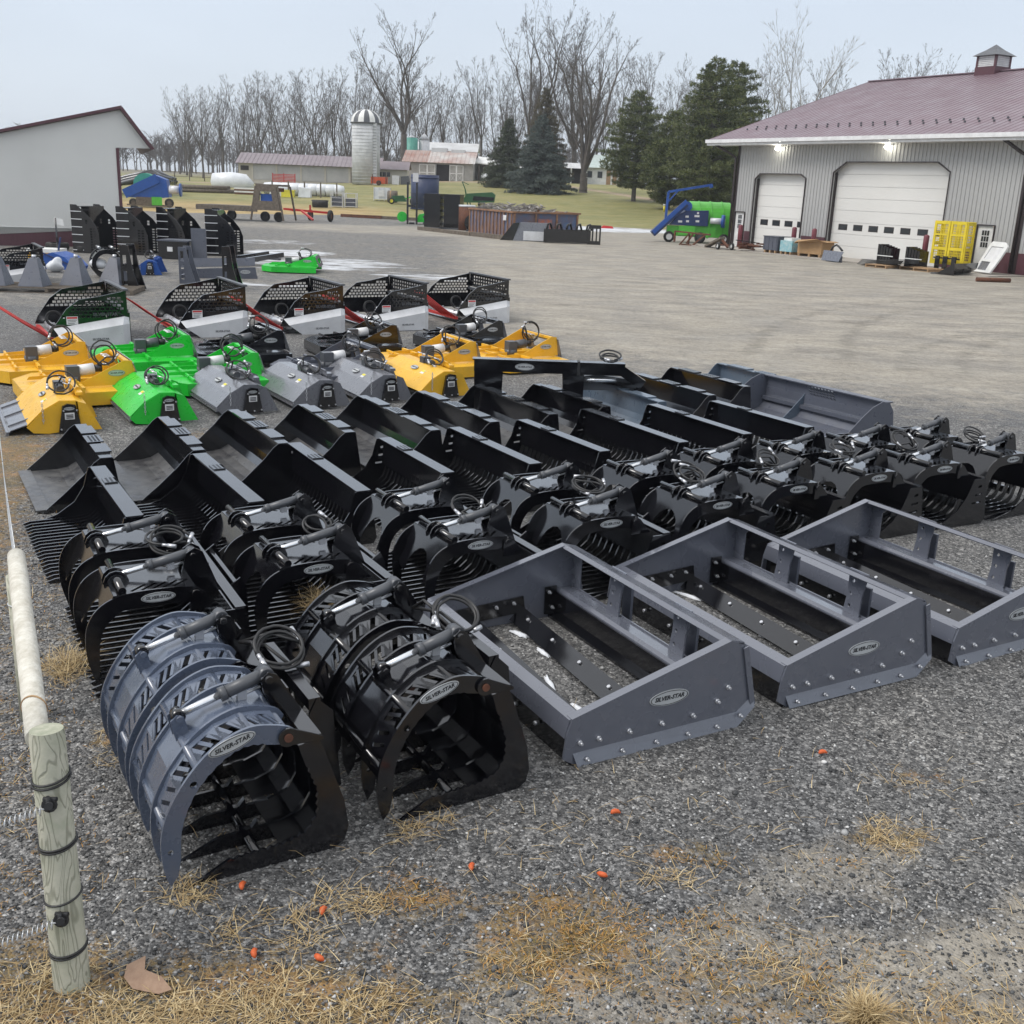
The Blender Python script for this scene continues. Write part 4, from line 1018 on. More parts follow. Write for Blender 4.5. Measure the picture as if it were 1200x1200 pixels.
b = MB(); b.bar((1.90,0,.74),(2.2,0,.55),.12,.13); b.bar((1.5,0,.60),(2.12,0,.52),.05,.05); b.build('boom_end', 'black', bm)
b = MB(); b.cyl((1.42,-.02,.59),(1.85,-.02,.60),.03,n=10); b.build('hydraulic_cylinder', 'chrome', bm)
b = MB(); b.plate([(1.30,.60),(1.60,.655),(2.05,.60),(2.1,.46),(1.3,.44)], [], .10, (0,.10,0), FX, FZ); b.build('cradle', 'barrel', bm)
hose_loop(bm, (1.75,-.02,.88), .13, 61, 3, .2, .012)
b = MB(); b.box(1.33,1.36,-.09,.09,.655,.835); b.build('strap', 'rubber', bm)
logo(bm, (.64,-.075,.74), FX, FZ, .25, .09)

# ------------------------------------------------------------------ left yard clutter
def shank(x, y, rz, lab):
    t = thing('steel_wedge', lab, 'wedge', (x,y,0), R(rz), 'grey steel wedges on a pallet')
    b = MB(); b.add([(-.30,-.34,.14),(.30,-.34,.14),(.34,.25,.14),(-.26,.25,.14),(-.10,.0,.80),(.10,.0,.80),(.10,.22,.80),(-.10,.22,.80)],
                    [(3,2,1,0),(4,5,6,7),(0,1,5,4),(1,2,6,5),(2,3,7,6),(3,0,4,7)]); b.build('wedge_body', 'slate_dark', t)
    b = MB(); b.cyl((0,.1,.80),(0,.1,.88),.05,n=10); b.build('lug', 'zinc', t)
for x, y, rz, lab in ((-13.1,27.2,8,'grey steel wedge at the left edge of the pallet'),(-12.2,27.3,5,'grey steel wedge second from the left before the silver bucket body'),
                      (-11.4,27.9,0,'dark steel wedge third from the left'),(-10.6,28.4,-6,'grey steel wedge at the right end beside the cable spool')): shank(x, y, rz, lab)
def pallet(loc, rz, lab, sx=1.2, sy=1.0, m='wood'):
    t = thing('pallet', lab, 'pallet', loc, R(rz))
    for i in range(7): MB().box(-sx/2, sx/2, -sy/2+i*sy/6.5, -sy/2+i*sy/6.5+.09, .115, .135).build('board', m, t)
    for j in (-1,0,1): MB().box(-sx/2+.02 if j<0 else (sx/2-.09 if j>0 else -.035), -sx/2+.09 if j<0 else (sx/2-.02 if j>0 else .035), -sy/2, sy/2, .02, .114).build('stringer', m, t)
    for j in (-1,1): MB().box(-sx/2, sx/2, j*sy/2-.05*j-.045, j*sy/2-.05*j+.045, .0, .019).build('board', m, t)
    return t
pallet((-11.8,27.5,0), 6, 'long low wooden pallet under the grey steel wedges', 4.2, 1.3, 'oldwood')
tt = thing('cable_spool', 'dark round spool with a white bag inside, right of the grey wedges', 'spool', (-12.0,31.6,0), R(25))
b = MB(); b.plate(circ(0,.40,.42,24), [circ(0,.40,.30,20)], .05, (0,-.5,0), FX, FZ); b.plate(circ(0,.40,.42,24), [circ(0,.40,.30,20)], .05, (0,.5,0), FX, FZ)
b.split('flange', 'black', tt); b = MB(); 
for i in range(10):
    a = i*.628; b.bar((.37*math.cos(a),-.5,.40+.37*math.sin(a)),(.37*math.cos(a),.5,.40+.37*math.sin(a)),.20,.03,(math.cos(a),0,math.sin(a)))
b.split('drum_wall', 'black', tt); 
for s in (-.18,.18): MB().cyl((s,-.5,.86),(s,.5,.84),.04,n=8).build('bar', 'chrome', tt)
bag = thing('white_bag', 'crumpled white bag stuffed inside the dark spool', 'bag', (-12.1,31.3,.2)); b = MB().sphere((0,0,.20),.22,12,8,.7)
b.v = [(x*(1+.25*math.sin(9*z+5*x)),y*(1+.2*math.cos(8*x)),z) for x,y,z in b.v]; b.build('film', 'plastic_white', bag)
bag = thing('white_bundle', 'white plastic bundle on the ground left of the dark spool', 'bundle', (-13.9,32.6,0)); b = MB().sphere((0,0,.20),.24,16,12,.85)
b.v = [(x*(1+.22*math.sin(17*z+9*y)),y*(1+.2*math.cos(13*x)),max(0,z*(1+.15*math.sin(15*x)))) for x,y,z in b.v]; b.build('film', 'plastic_white', bag)
def tyre(parent, c, r, w_, rim='white', ax='y', name='wheel'):
    b = MB(); n = 20
    prof = [(r*.58,-w_/2),(r*.9,-w_/2),(r,-w_/2*.6),(r,w_/2*.6),(r*.9,w_/2),(r*.58,w_/2)]
    vs = []
    for i in range(n):
        a = 6.2832*i/n
        for pr_, pw_ in prof:
            u, v = pr_*math.cos(a), pr_*math.sin(a)
            vs.append({'y':(c[0]+u,c[1]+pw_,c[2]+v),'x':(c[0]+pw_,c[1]+u,c[2]+v),'z':(c[0]+u,c[1]+v,c[2]+pw_)}[ax])
    k = len(prof); fs = [(i*k+j,((i+1)%n)*k+j,((i+1)%n)*k+j+1,i*k+j+1) for i in range(n) for j in range(k-1)]
    b.add(vs, fs, True); o = b.build(name, 'tyre', parent)
    d = {'y':Vector((0,1,0)),'x':Vector((1,0,0)),'z':Vector((0,0,1))}[ax]; q = MB(); q.cyl(Vector(c)-d*w_*.3, Vector(c)+d*w_*.3, r*.58, n=16); q.cyl(Vector(c)-d*w_*.38, Vector(c)+d*w_*.38, r*.18, n=8); q.build('rim', rim, o); return o
for x, y, lab in ((-17.6,41.6,'black tyre lying by the maroon wall base, left one'),(-16.2,40.9,'black tyre lying in front of the standing buckets')):
    t = thing('loose_tyre', lab, 'tyre', (x,y,0), 0, 'loose tyres'); tyre(t, (0,0,.14), .42, .26, 'barrel', 'z', 'casing')
pl = thing('yellow_hopper', 'low yellow and white hopper on the ground before the maroon wall', 'hopper', (-16.2,37.4,0)); b = MB(); b.box(-.5,.5,-.4,.4,.0,.22); b.build('body','yellow',pl); b = MB(); b.box(-.52,.52,-.42,.42,.225,.34); b.build('lid','white',pl)
pl = thing('blue_attachment', 'low bright blue attachment between the grey wedges and the wall', 'attachment', (-14.2,33.9,0), R(-10)); b = MB(); b.prism([(-.7,0),(-.6,.35),(-.1,.50),(.3,.38),(.6,.1),(.55,0)],-.4,.4); b.build('hood','blue',pl); b = MB(); b.bar((-.5,-.42,.5),(.5,-.42,.15),.05,.05); b.bar((0,-.2,.55),(.1,-.2,.95),.04,.04); b.split('lever','navy',pl)
pl = thing('survey_flag', 'thin dark pole with a small white flag before the maroon wall', 'flag', (-15.9,37.6,0)); b = MB(); b.cyl((0,0,0),(0,0,1.35),.03,n=6); b.build('pole','black',pl); b = MB(); b.plate([(-.05,0),(.28,-.06),(.26,.16),(-.05,.22)], [], .01, (0,0,1.15), FX, FZ); b.build('flag_cloth','white',pl)
# blue tiller behind, slate blade, fork frames
t = hooded_mower('blue', 'bright blue hooded tiller between the black fork frame and the slate blade', None, 71); t.name='blue_tiller'
t.location = (-10.9,33.3,0); t.rotation_euler.z = R(10); t.scale = (.95,.7,1.0)
def fork_frame(loc, rz, lab, m, h=1.05):
    t = thing('fork_frame', lab, 'fork frame', loc, R(rz))
    b = MB(); b.plate([(-.05,0),(.40,0),(.24,.55),(.16,h),(-.05,h)], [rect(.0,.10,.12,.50),rect(.0,.10,.62,.90)], .05, (0,-.3,0), FX, FZ); b.build('side_plate', m, t)
    b = MB(); b.plate([(-.05,0),(.40,0),(.24,.55),(.16,h),(-.05,h)], [rect(.0,.10,.12,.50),rect(.0,.10,.62,.90)], .05, (0,.3,0), FX, FZ); b.build('side_plate', m, t)
    for z in (.2,h*.55,h*.93): MB().box(-.04,.06,-.27,.27,z-.04,z+.04).build('crossbar', m, t)
    return t
fork_frame((-10.3,28.5,0), 4, 'black fork frame standing alone left of the blue tiller', 'black', 1.15)
fork_frame((-9.55,30.9,0), 4, 'slate grey fork frame standing at the left end of the slate blade', 'slate_dark', 1.0)
fork_frame((-7.95,29.5,0), 4, 'black fork frame standing at the right end of the slate blade', 'black', 1.15)
t = thing('dozer_blade', 'long slate grey dozer blade with silver maker plate lying between two fork frames', 'blade', (-9.0,32.6,0), R(18))
MB().sheet([(-1.0,.0),(-1.0,.0)], 0, 0, .01) if False else None
b = MB(); b.plate([(-1.1,0),(1.1,0),(1.05,.34),(-1.1,.26)], [], .03, (0,0,0), FX, FZ); b.plate([(-1.1,0),(1.05,.08),(1.05,.30),(-1.1,.26)], [], .03, (0,.06,.30), FX, (0,.3,1)); b.split('mouldboard', 'slate_dark', t); b = MB(); b.box(-1.1,1.1,-.03,-.018,0,.09); b.build('cutting_edge','slate_dark',t)
logo(t, (.75,-.022,.2), FX, FZ, .30, .12)
t = thing('slate_box', 'open black box with a tall slate plate beside it, before the standing buckets', 'box', (-12.2,39.6,0), R(-8))
b = MB(); b.box(-.75,.35,-.45,.45,.0,.62); b.build('body','black',t); b = MB(); b.box(-.78,.38,-.48,.48,.625,.67); b.build('lid','slate_dark',t); b = MB(); b.box(.40,.95,-.2,-.14,.0,1.1); b.build('plate','slate_dark',t); b = MB(); b.plate(rect(-.1,.1,-.08,.08),[],.01,(-.3,-.46,.35),FX,FZ); b.build('label','decal_white',t)
t = cutter_deck('green', 'bright green brush cutter standing alone on the wet yard behind the buckets', None, 77, 1.7); t.location=(-6.65,36.1,0); t.rotation_euler.z=R(4); t.scale=(1.25,1,1)
t = thing('channel_frame', 'black steel channel frame lying behind the lone green cutter', 'frame', (-9.4,38.2,0), R(60)); 
for y in (-.35,.35): MB().bar((-1.2,y,.15),(1.2,y,.32),.1,.16).build('rail','black',t)
for x in (-1.1,0,1.1): MB().box(x-.05,x+.05,-.3,.3,.12,.2).build('crossbar','barrel',t)

# ------------------------------------------------------------------ left grey building
bd = thing('grey_building', 'plain pale grey building with maroon base and roof edge on the left', 'building', (-16.01,44.35,0), R(20.5))
siding = mat('pale_grey_siding', (.70,.70,.67), .55, col2=(.66,.66,.63), nscale=.4)
f = MB(); f.plate([(-24,.72),(-.12,.72),(-.12,3.82),(1.15,3.84),(.12,5.22),(-24,5.22-24.12*.25)], [], .2, (0,.1,0), FX, FZ); f.build('wall', siding, bd)
f = MB(); f.box(-24,-.12,.02,.2,0,.715); f.build('base_wall','maroon',bd)
me = MB().box(-.012,.012,.002,.019,.01,.70).mesh('sheet_rib', M['maroon'])
for i in range(26): link('sheet_rib', me, bd, (-.25-.23*i,0,0))
f = MB(); f.box(-.119,.0,-.02,.2,0,3.80); f.build('corner_trim','maroon',bd); f = MB(); f.box(-24,-.121,-.014,-.002,.70,.73); f.build('base_trim','white',bd)
f = MB(); f.box(-.2,-.05,.201,14,0,3.80); f.build('side_wall', siding, bd)
rf = MB(); rf.plate([(-24,5.26-24.15*.25),(.15,5.26),(.20,5.38),(-24,5.38-24.2*.25)], [], 14.3, (0,6.9,0), FX, FZ); rf.build('roof','maroon',bd)
rf = MB(); rf.plate([(.153,5.24),(1.22,3.78),(1.32,3.84),(.203,5.36)], [], 14.3, (0,6.9,0), FX, FZ); rf.build('porch_roof','maroon',bd)
# ------------------------------------------------------------------ big workshop barn on the right; local x along its front, y into it
BA = R(-60.42)
barn = thing('workshop_barn', 'large light grey workshop with mauve metal roof, two white overhead doors and cupola', 'barn', (12.49,65.09,0), BA)
clad = mat('light_grey_cladding', (.43,.43,.42), .5, col2=(.39,.39,.385), nscale=.3)
roofm = mat('mauve_metal_roof', (.200,.138,.160), .42, col2=(.175,.120,.140), nscale=.25, ior=1.6)
doorm = mat('white_door_panel', (.74,.73,.70), .5, col2=(.68,.67,.64), nscale=.3)
fasc = mat('white_fascia', (.80,.80,.80), .4)
H = 5.72; X0, X1 = -.42, 26.0
dA = [(1.25,0),(1.25,3.85),(1.62,4.13),(4.85,4.13),(5.28,3.92),(5.28,0)]
dB = [(7.25,0),(7.25,4.25),(8.1,4.76),(13.85,4.76),(14.63,4.32),(14.63,0)]
mA_ = [(-.22,0),(-.22,2.0),(.63,2.0),(.63,0)]; mB_ = [(16.55,0),(16.55,2.06),(17.48,2.06),(17.48,0)]
def notch(poly): return poly
front = [(X0,0.0)]
for d in (mA_, dA, dB, mB_): front += d
front += [(X1,0.0),(X1,H),(X0,H)]
f = MB(); f.plate(front, [], .10, (0,.05,0), FX, FZ); f.build('wall', clad, barn)
# cladding ribs: standing seams over the openings
def spans(x):
    for d in (dA, dB, mA_, mB_):
        if d[0][0]-.03 < x < d[-1][0]+.03:
            zz = lerp(x, [p[0] for p in d[1:-1]], [p[1] for p in d[1:-1]]) + .06; return zz
    return None
k = 0; x = X0+.14
while x < 21.0:
    z0 = spans(x)
    if z0 is None: z0 = .97
    MB().box(x-.016,x+.016,-.030,-.001,z0,H-.02).build('wall_rib', clad, barn); x += .23
for a, b_ in ((X0,-.25),(.70,1.18),(5.36,7.16),(14.72,16.50),(17.54,X1)):
    f = MB(); f.box(a,b_,-.022,-.002,0,.95); f.build('base_panel','maroon',barn)
def frame(poly, name, w_=.07, yy=-.035):
    f = MB()
    for a, b_ in zip(poly[:-1], poly[1:]): f.bar((a[0],yy,a[1]),(b_[0],yy,b_[1]),.08,w_,(0,1,0))
    return f.build(name, 'black', barn)
M['black_trim'] = mat('dark_brown_trim', (.035,.025,.025), .5)
def frame2(poly, w_=.05):
    f = MB()
    for a, b_ in zip(poly[:-1], poly[1:]): f.bar((a[0],-.03,a[1]),(b_[0],-.03,b_[1]),w_,.07,(0,1,0))
    return f.build('door_frame', 'black_trim', barn)
for nm, d, x0, x1, zt, wins, wz in (('A',dA,1.25,5.28,4.13,[1.98,2.97,3.97,4.96],(1.36,1.65)),('B',dB,7.25,14.63,4.76,[8.04,9.08,10.12,11.15,12.19,13.25,14.28],(1.40,1.68))):
    frame2(d)
    dr = MB(); ph_ = zt/ (7 if nm == 'A' else 8)
    o = None; i = 0; z = .01
    holder = MB().box(x0,x1,.36,.40,0,zt).build('overhead_door', doorm, barn)
    while z < zt-.05:
        z1 = min(z+ph_, zt)-.012
        hs = [rect(wx-.30,wx+.30,wz[0],wz[1]) for wx in wins] if z < wz[0] < z1 and wz[1] < z1+.02 else []
        p = MB(); p.plate(rect(x0+.01,x1-.01,z,z1), [[(a, min(max(b_,z+.02),z1-.02)) for a, b_ in h] for h in hs], .04, (0,.32,0), FX, FZ); p.build('door_panel', doorm, holder)
        z += ph_
    for wx in wins:
        f = MB(); f.box(wx-.31,wx+.31,.290,.299,wz[0]-.01,wz[1]+.01); w1 = f.build('window_frame','white' if False else 'black_trim',holder)
        f = MB(); f.box(wx-.27,wx+.27,.278,.289,wz[0]+.03,wz[1]-.03); f.build('pane','glass',holder)
    jl = MB(); jl.box(x0-.02,x0,.101,.36,0,d[1][1]); jl.box(x1,x1+.02,.101,.36,0,d[-2][1]); jl.split('door_jamb','black_trim',barn)
    hd = MB(); hd.box(d[2][0],d[3][0],.101,.36,zt,zt+.02); hd.build('door_header','black_trim',barn)
for d, lab in ((mA_,'white entry door with nine panes beside the corner'),(mB_,'white entry door with nine panes right of the yellow gates')):
    frame2(d, .05); x0, x1 = d[0][0]+.02, d[-1][0]-.02
    dd = MB().box(x0,x1,.03,.07,.01,2.0).build('entry_door','white',barn); dd['label'] = lab
    wf = MB().box(x0+.2,x1-.2,.018,.029,1.04,1.86).build('window','decal_white',dd)
    for i in range(3):
        for j in range(3):
            cx = x0+.24+(x1-x0-.48)*(i+.5)/3; cz = 1.07+.26*(j+.5); q = (x1-x0-.48)/6-.015
            MB().box(cx-q,cx+q,.010,.017,cz-.11,cz+.11).build('pane','glass',wf) if False else MB().box(cx-q,cx+q,.008,.017,cz-.11,cz+.11).build('pane','glass',dd)
    MB().box(x1-.12,x1-.06,-.03,.029,.98,1.03).build('handle','zinc',dd)
# roof
OH, GE, DR, ZR, ZE = -.92, -2.25, 11.6, 10.05, 5.93
def rz_(y): return ZE + (ZR-ZE)*(y-OH)/(DR-OH)
f = MB(); f.add([(GE,OH,ZE),(X1+2,OH,ZE),(X1+2,DR,ZR),(GE,DR,ZR),(GE,2*DR-OH,ZE),(X1+2,2*DR-OH,ZE)], [(0,1,2,3),(3,2,5,4)])
f.add([(GE,OH,ZE-.14),(X1+2,OH,ZE-.14),(X1+2,DR,ZR-.14),(GE,DR,ZR-.14),(GE,2*DR-OH,ZE-.14),(X1+2,2*DR-OH,ZE-.14)], [(3,2,1,0),(4,5,2,3)])
f.add([(GE,OH,ZE),(GE,DR,ZR),(GE,DR,ZR-.14),(GE,OH,ZE-.14),(GE,2*DR-OH,ZE),(GE,2*DR-OH,ZE-.14)], [(0,1,2,3),(1,4,5,2)]); roof = f.build('roof', roofm, barn)
sl = Vector((0,DR-OH,ZR-ZE)); me = MB().bar((0,OH+.02,ZE+.012),(0,DR-.1,ZR-.02),.03,.012).mesh('roof_seam', roofm)
i = 0; x = GE+.3
while x < 22: link('roof_seam', me, roof, (x,0,0)); x += .40
f = MB(); f.bar((GE,DR,ZR+.02),(X1+2,DR,ZR+.02),.40,.06); f.build('ridge_cap', roofm, roof)
me = MB().prism([(-.0,0),(.10,0),(.06,.13)],-.05,.05,'yz').mesh('snow_guard', M['black_trim'])
me2 = MB().box(-.04,.04,-.03,.03,0,.085).mesh('snow_guard', M['barrel'])
for r_i, yy in enumerate((1.0,1.45)):
    x = GE+1.2+.35*r_i
    while x < 20.5: link('snow_guard', me2, roof, (x,yy,rz_(yy))); x += .80
f = MB(); f.box(GE-.02,X1+2,OH-.12,OH-.001,ZE-.17,ZE+.02); f.build('gutter', fasc, barn)
f = MB(); f.box(GE,X1+2,OH,.0,ZE-.30,ZE-.18); f.build('soffit', fasc, barn)
f = MB(); f.bar((GE-.03,OH,ZE-.08),(GE-.03,DR,ZR-.08),.05,.18); f.bar((GE-.03,DR,ZR-.08),(GE-.03,2*DR-OH,ZE-.08),.05,.18); f.build('rake_trim','maroon',barn)
g_ = MB(); g_.add([(X0,.1,0),(X0,2*DR-.1,0),(X0,2*DR-.1,H),(X0,DR,rz_(DR)-.25),(X0,.1,H)],[(0,4,3,2,1)]); g_.build('gable_wall', clad, barn)
for x in (X0+.02, 18.72):
    f = MB(); f.tube([(x-1.2 if x < 5 else x-.9,OH+.1,ZE-.25),(x-.35,-.3,ZE-.75),(x-.06,-.14,ZE-.95),(x-.06,-.12,2.8),(x-.06,-.12,.1)],.075,8); f.build('downspout','black_trim',barn)
    f = MB(); f.box(x-.02,x+.16,-.05,-.032,0,H-.02); f.build('corner_trim','black_trim',barn)
lm = bpy.data.materials.new('lit_flood_lamp'); lm.use_nodes = True; pb = lm.node_tree.nodes['Principled BSDF']
pb.inputs['Emission Color'].default_value = (1,.98,.86,1); pb.inputs['Emission Strength'].default_value = 14
for x, lab in ((3.13,'lit flood lamp under the eave above the smaller door'),(10.88,'lit flood lamp under the eave above the wide door')):
    t = thing('flood_lamp', lab, 'lamp', (0,0,0), 0, 'lit lamps under the eave'); t.parent = None
    c_, s_ = math.cos(BA), math.sin(BA); t.location = (12.49+x*c_+.10*s_, 65.09+x*s_-.10*c_, 5.45); t.rotation_euler.z = BA
    f = MB(); f.box(-.16,.16,-.14,0,.10,.22); f.build('housing','decal_white',t)
    f = MB(); f.sphere((0,-.20,.0),.14,12,8,.8); f.build('bulb', lm, t)
    f = MB(); f.sphere((0,-.10,.30),.07,10,6,.8); f.build('sensor_bulb', lm, t)
    ld = bpy.data.lights.new('lamp_light','POINT'); ld.energy = 9; ld.color = (1,.93,.75); ld.shadow_soft_size = .15
    lo = bpy.data.objects.new('lamp_light', ld); COL.objects.link(lo); lo.parent = t; lo.location = (0,-.45,-.05)
# cupola
cu = MB(); cx, cy, s_ = 6.75, DR, .66
f = MB(); f.box(cx-s_,cx+s_,cy-s_,cy+s_,ZR-.35,ZR+.22); cup = f.build('cupola','maroon',barn)
f = MB(); f.box(cx-s_+.10,cx+s_-.10,cy-s_+.10,cy+s_-.10,ZR+.22,ZR+.80); f.build('louvre_core','decal_white',cup)
for i in range(6):
    z = ZR+.27+.09*i
    for a in (0,1,2,3):
        q = MB(); d = s_-.07; L_ = s_-.13
        if a == 0: q.bar((cx-L_,cy-d,z),(cx+L_,cy-d,z),.05,.06)
        if a == 1: q.bar((cx-L_,cy+d,z),(cx+L_,cy+d,z),.05,.06)
        if a == 2: q.bar((cx-d,cy-L_,z),(cx-d,cy+L_,z),.05,.06)
        if a == 3: q.bar((cx+d,cy-L_,z),(cx+d,cy+L_,z),.05,.06)
        q.build('louvre','decal_white',cup)
for a in (-1,1):
    for b_ in (-1,1): MB().box(cx+a*(s_-.07)-.06,cx+a*(s_-.07)+.06,cy+b_*(s_-.07)-.06,cy+b_*(s_-.07)+.06,ZR+.22,ZR+.80).build('corner_post','maroon',cup)
f = MB(); e_ = s_+.16; z0 = ZR+.80
f.add([(cx-e_,cy-e_,z0),(cx+e_,cy-e_,z0),(cx+e_,cy+e_,z0),(cx-e_,cy+e_,z0),(cx-.35,cy-.35,z0+.32),(cx+.35,cy-.35,z0+.32),(cx+.35,cy+.35,z0+.32),(cx-.35,cy+.35,z0+.32),(cx,cy,z0+.62)],
      [(3,2,1,0),(0,1,5,4),(1,2,6,5),(2,3,7,6),(3,0,4,7),(4,5,8),(5,6,8),(6,7,8),(7,4,8)]); f.build('cupola_roof','barrel',cup)
# concrete apron
cm = mat('pale_concrete', (.40,.37,.33), .8, col2=(.30,.27,.235), nscale=.8, bump=.2)
f = MB(); f.box(-1.5,19.5,-2.6,-.05,-.1,.045); ap = f.build('concrete_apron', cm, None); ap.location=(12.49,65.09,0); ap.rotation_euler.z=BA; tag(ap,kind='structure')
def bp(s, d, z=0.045): 
    c_, q_ = math.cos(BA), math.sin(BA); return (12.49+s*c_+d*q_, 65.09+s*q_-d*c_, z)     # s along the front, d out from it
for s, d, h, lab in ((.95,.5,1.25,'maroon bollard between the left entry door and the smaller overhead door'),(5.45,.6,1.35,'maroon bollard right of the smaller overhead door behind the grey crate'),
                     (6.95,.6,1.35,'maroon bollard left of the wide overhead door behind the teal crate'),(14.55,.9,1.45,'maroon bollard at the right of the wide overhead door')):
    t = thing('bollard', lab, 'bollard', bp(s,d), 0, 'maroon bollards by the doors')
    f = MB(); f.tube([(0,0,0),(0,0,h-.07),(0,0,h-.02),(0,0,h)],[.13,.13,.10,.04],14); f.build('post','bollard',t); f = MB(); f.cyl((0,0,0),(0,0,.03),.17,n=12); f.build('base_plate','barrel',t)
def crate(s, d, sx, sy, sz, m, name, lab, cat, rz=0, z=.045):
    t = thing(name, lab, cat, bp(s,d,z), BA+R(rz)); return t
t = crate(5.6,1.9,0,0,0,'', 'grey_crate','dark grey steel crate on a pallet left of the teal crate','crate')
f = MB(); f.box(-.55,.55,-.45,.45,.14,.82); f.build('body','slate_dark',t); f = MB(); f.box(-.58,.58,-.48,.48,.825,.87); f.build('lid','slate_dark',t)
for i in (-.4,0,.4): MB().box(i-.05,i+.05,-.45,.45,0,.135).build('pallet_block','wood',t)
for i in (-.45,-.15,.15,.45): MB().box(i-.03,i+.03,-.47,-.452,.16,.80).build('rib','slate_dark',t)
teal = mat('pale_teal_paint',(.17,.42,.48),.5,col2=(.45,.55,.55),nscale=6)
t = crate(6.75,1.9,0,0,0,'','teal_crate','pale teal crate on a wooden pallet left of the open cardboard box','crate')
f = MB(); f.box(-.45,.45,-.4,.4,.14,.70); f.build('body',teal,t); f = MB(); f.box(-.3,.3,-.3,.3,.70,.84); f.build('cover','white',t)
for i in (-.35,0,.35): MB().box(i-.05,i+.05,-.4,.4,0,.135).build('pallet_block','wood',t)
t = crate(8.35,1.75,0,0,0,'','cardboard_box','large open cardboard box on a wooden pallet in front of the wide door','box',8)
f = MB()
for a in ((-.75,-.73,-.5,.5),(.73,.75,-.5,.5),(-.73,.73,-.5,-.48),(-.73,.73,.48,.5)): f.box(a[0],a[1],a[2],a[3],.14,.80)
f.box(-.73,.73,-.48,.48,.14,.16); f.build('carton','cardboard',t)
for pts in (((-.75,-.5,.80),(.75,-.5,.80),(.70,-.86,.92),(-.70,-.86,.70)),((.75,-.5,.80),(.75,.5,.80),(1.05,.45,.76),(1.05,-.45,.76)),((-.75,-.5,.80),(-.75,.5,.80),(-1.0,.4,.62),(-1.0,-.5,.62))):
    f = MB(); f.add(list(pts)+[(a,b_,c-.015) for a,b_,c in pts],[(0,1,2,3),(7,6,5,4),(0,4,5,1),(1,5,6,2),(2,6,7,3),(3,7,4,0)]); f.build('flap','cardboard',t)
for i in (-.65,0,.65): MB().box(i-.06,i+.06,-.5,.5,0,.135).build('pallet_block','wood',t)
t = crate(11.2,3.3,0,0,0,'','quick_hitch','slate grey quick hitch plate propped upright before the wide door','hitch plate',-4,0)
f = MB(); f.plate([(-.62,0),(.62,0),(.70,.50),(-.70,.50)],[],.02,(0,-.2,.04),FX,Vector((0,.35,1)).normalized()); f.build('plate','slate',t)
f = MB(); f.tube([(-.30,0,.45),(-.15,.05,.72),(0,.1,.80),(.2,.1,.72),(.45,.1,.55)],.05,8); f.build('hose','rubber',t); f = MB(); f.box(-.5,.5,-.02,.12,.0,.30); f.build('frame','slate_dark',t)
# pile of black panels on pallets, yellow gates, skid steer door unit
pallet(bp(14.6,3.6,0), math.degrees(BA)+5, 'wooden pallet under flat black panels left of the yellow gates')
pallet(bp(16.3,2.9,0), math.degrees(BA)-5, 'wooden pallet in front of the yellow gates', 1.8, 1.1)
t = crate(13.9,3.0,0,0,0,'','panel_stack','flat stack of black steel panels strapped in front of the wide door','panel stack',10,0)
for i in range(5): MB().box(-.95+.05*i,.75+.04*i,-.42,.42,.04+.055*i,.075+.055*i).build('panel','black',t)
t = crate(15.1,3.2,0,0,0,'','panel_stack','sloping stack of black panels lying on the wooden pallet','panel stack',-8,.14)
for i in range(4): MB().bar((-.95,0,.03+.05*i),(.95,0,.16+.05*i),.8,.03).build('panel','black',t)
for s, lab in ((13.35,'upright bundle of black plates strapped with white band, left one'),(15.3,'upright bundle of black plates strapped with white band beside the yellow gates')):
    t = crate(s,1.9 if s < 14 else 2.2,0,0,0,'','plate_bundle',lab,'bundle',0,.045)
    for i in range(5): MB().box(-.45+.17*i,-.32+.17*i,-.3,.3,.0,.92-.04*i).build('plate','black',t)
    MB().box(-.47,.52,-.32,-.305,.38,.42).build('strap','white',t)
t = crate(16.55,1.5,0,0,0,'','yellow_gate_stack','bright yellow mesh safety gates standing upright on black forks by the door','gate stack',4,.05)
ym = mat('bright_yellow_mesh_gate',(.80,.62,.03),.5)
for k in range(2):
    for xx in (-.42,.42):
        f = MB(); W_=.80; hs = [rect(-.30,.30,.15,.62),rect(-.30,.30,.72,1.25),rect(-.30,.30,1.33,1.75)]
        f.plate(rect(-.40,.40,0,1.88),hs,.05,(xx,-.3+.6*k,.25),FX,FZ); g2 = f.build('gate_frame',ym,t)
        for i in range(7): MB().box(xx-.26+.08*i,xx-.245+.08*i,-.305+.6*k,-.295+.6*k,.40,2.0).build('mesh_bar',ym,g2)
        for i in range(14): MB().box(xx-.29,xx+.29,-.308+.6*k,-.300+.6*k,.42+.11*i,.44+.11*i).build('mesh_bar',ym,g2)
for xx in (-.84,.84):
    f = MB(); f.plate(rect(-.28,.28,0,1.86),[rect(-.2,.2,.15,.85),rect(-.2,.2,.98,1.72)],.05,(xx,0,.25),FY,FZ); g2 = f.build('side_gate',ym,t)
    for i in range(14): MB().box(xx-.005,xx+.005,-.20,.20,.42+.11*i,.44+.11*i).build('mesh_bar',ym,g2)
for xx in (-.35,.05,.5): MB().box(xx,xx+.22,-.62,-.56,-.03,.62).build('fork','black',t)
MB().box(-.5,.8,-.55,-.45,.5,.56).build('fork_bar','black',t)
t = crate(18.55,1.6,0,0,0,'','cab_door','white machine cab door with large window leaning by the workshop','cab door',-15,.045)
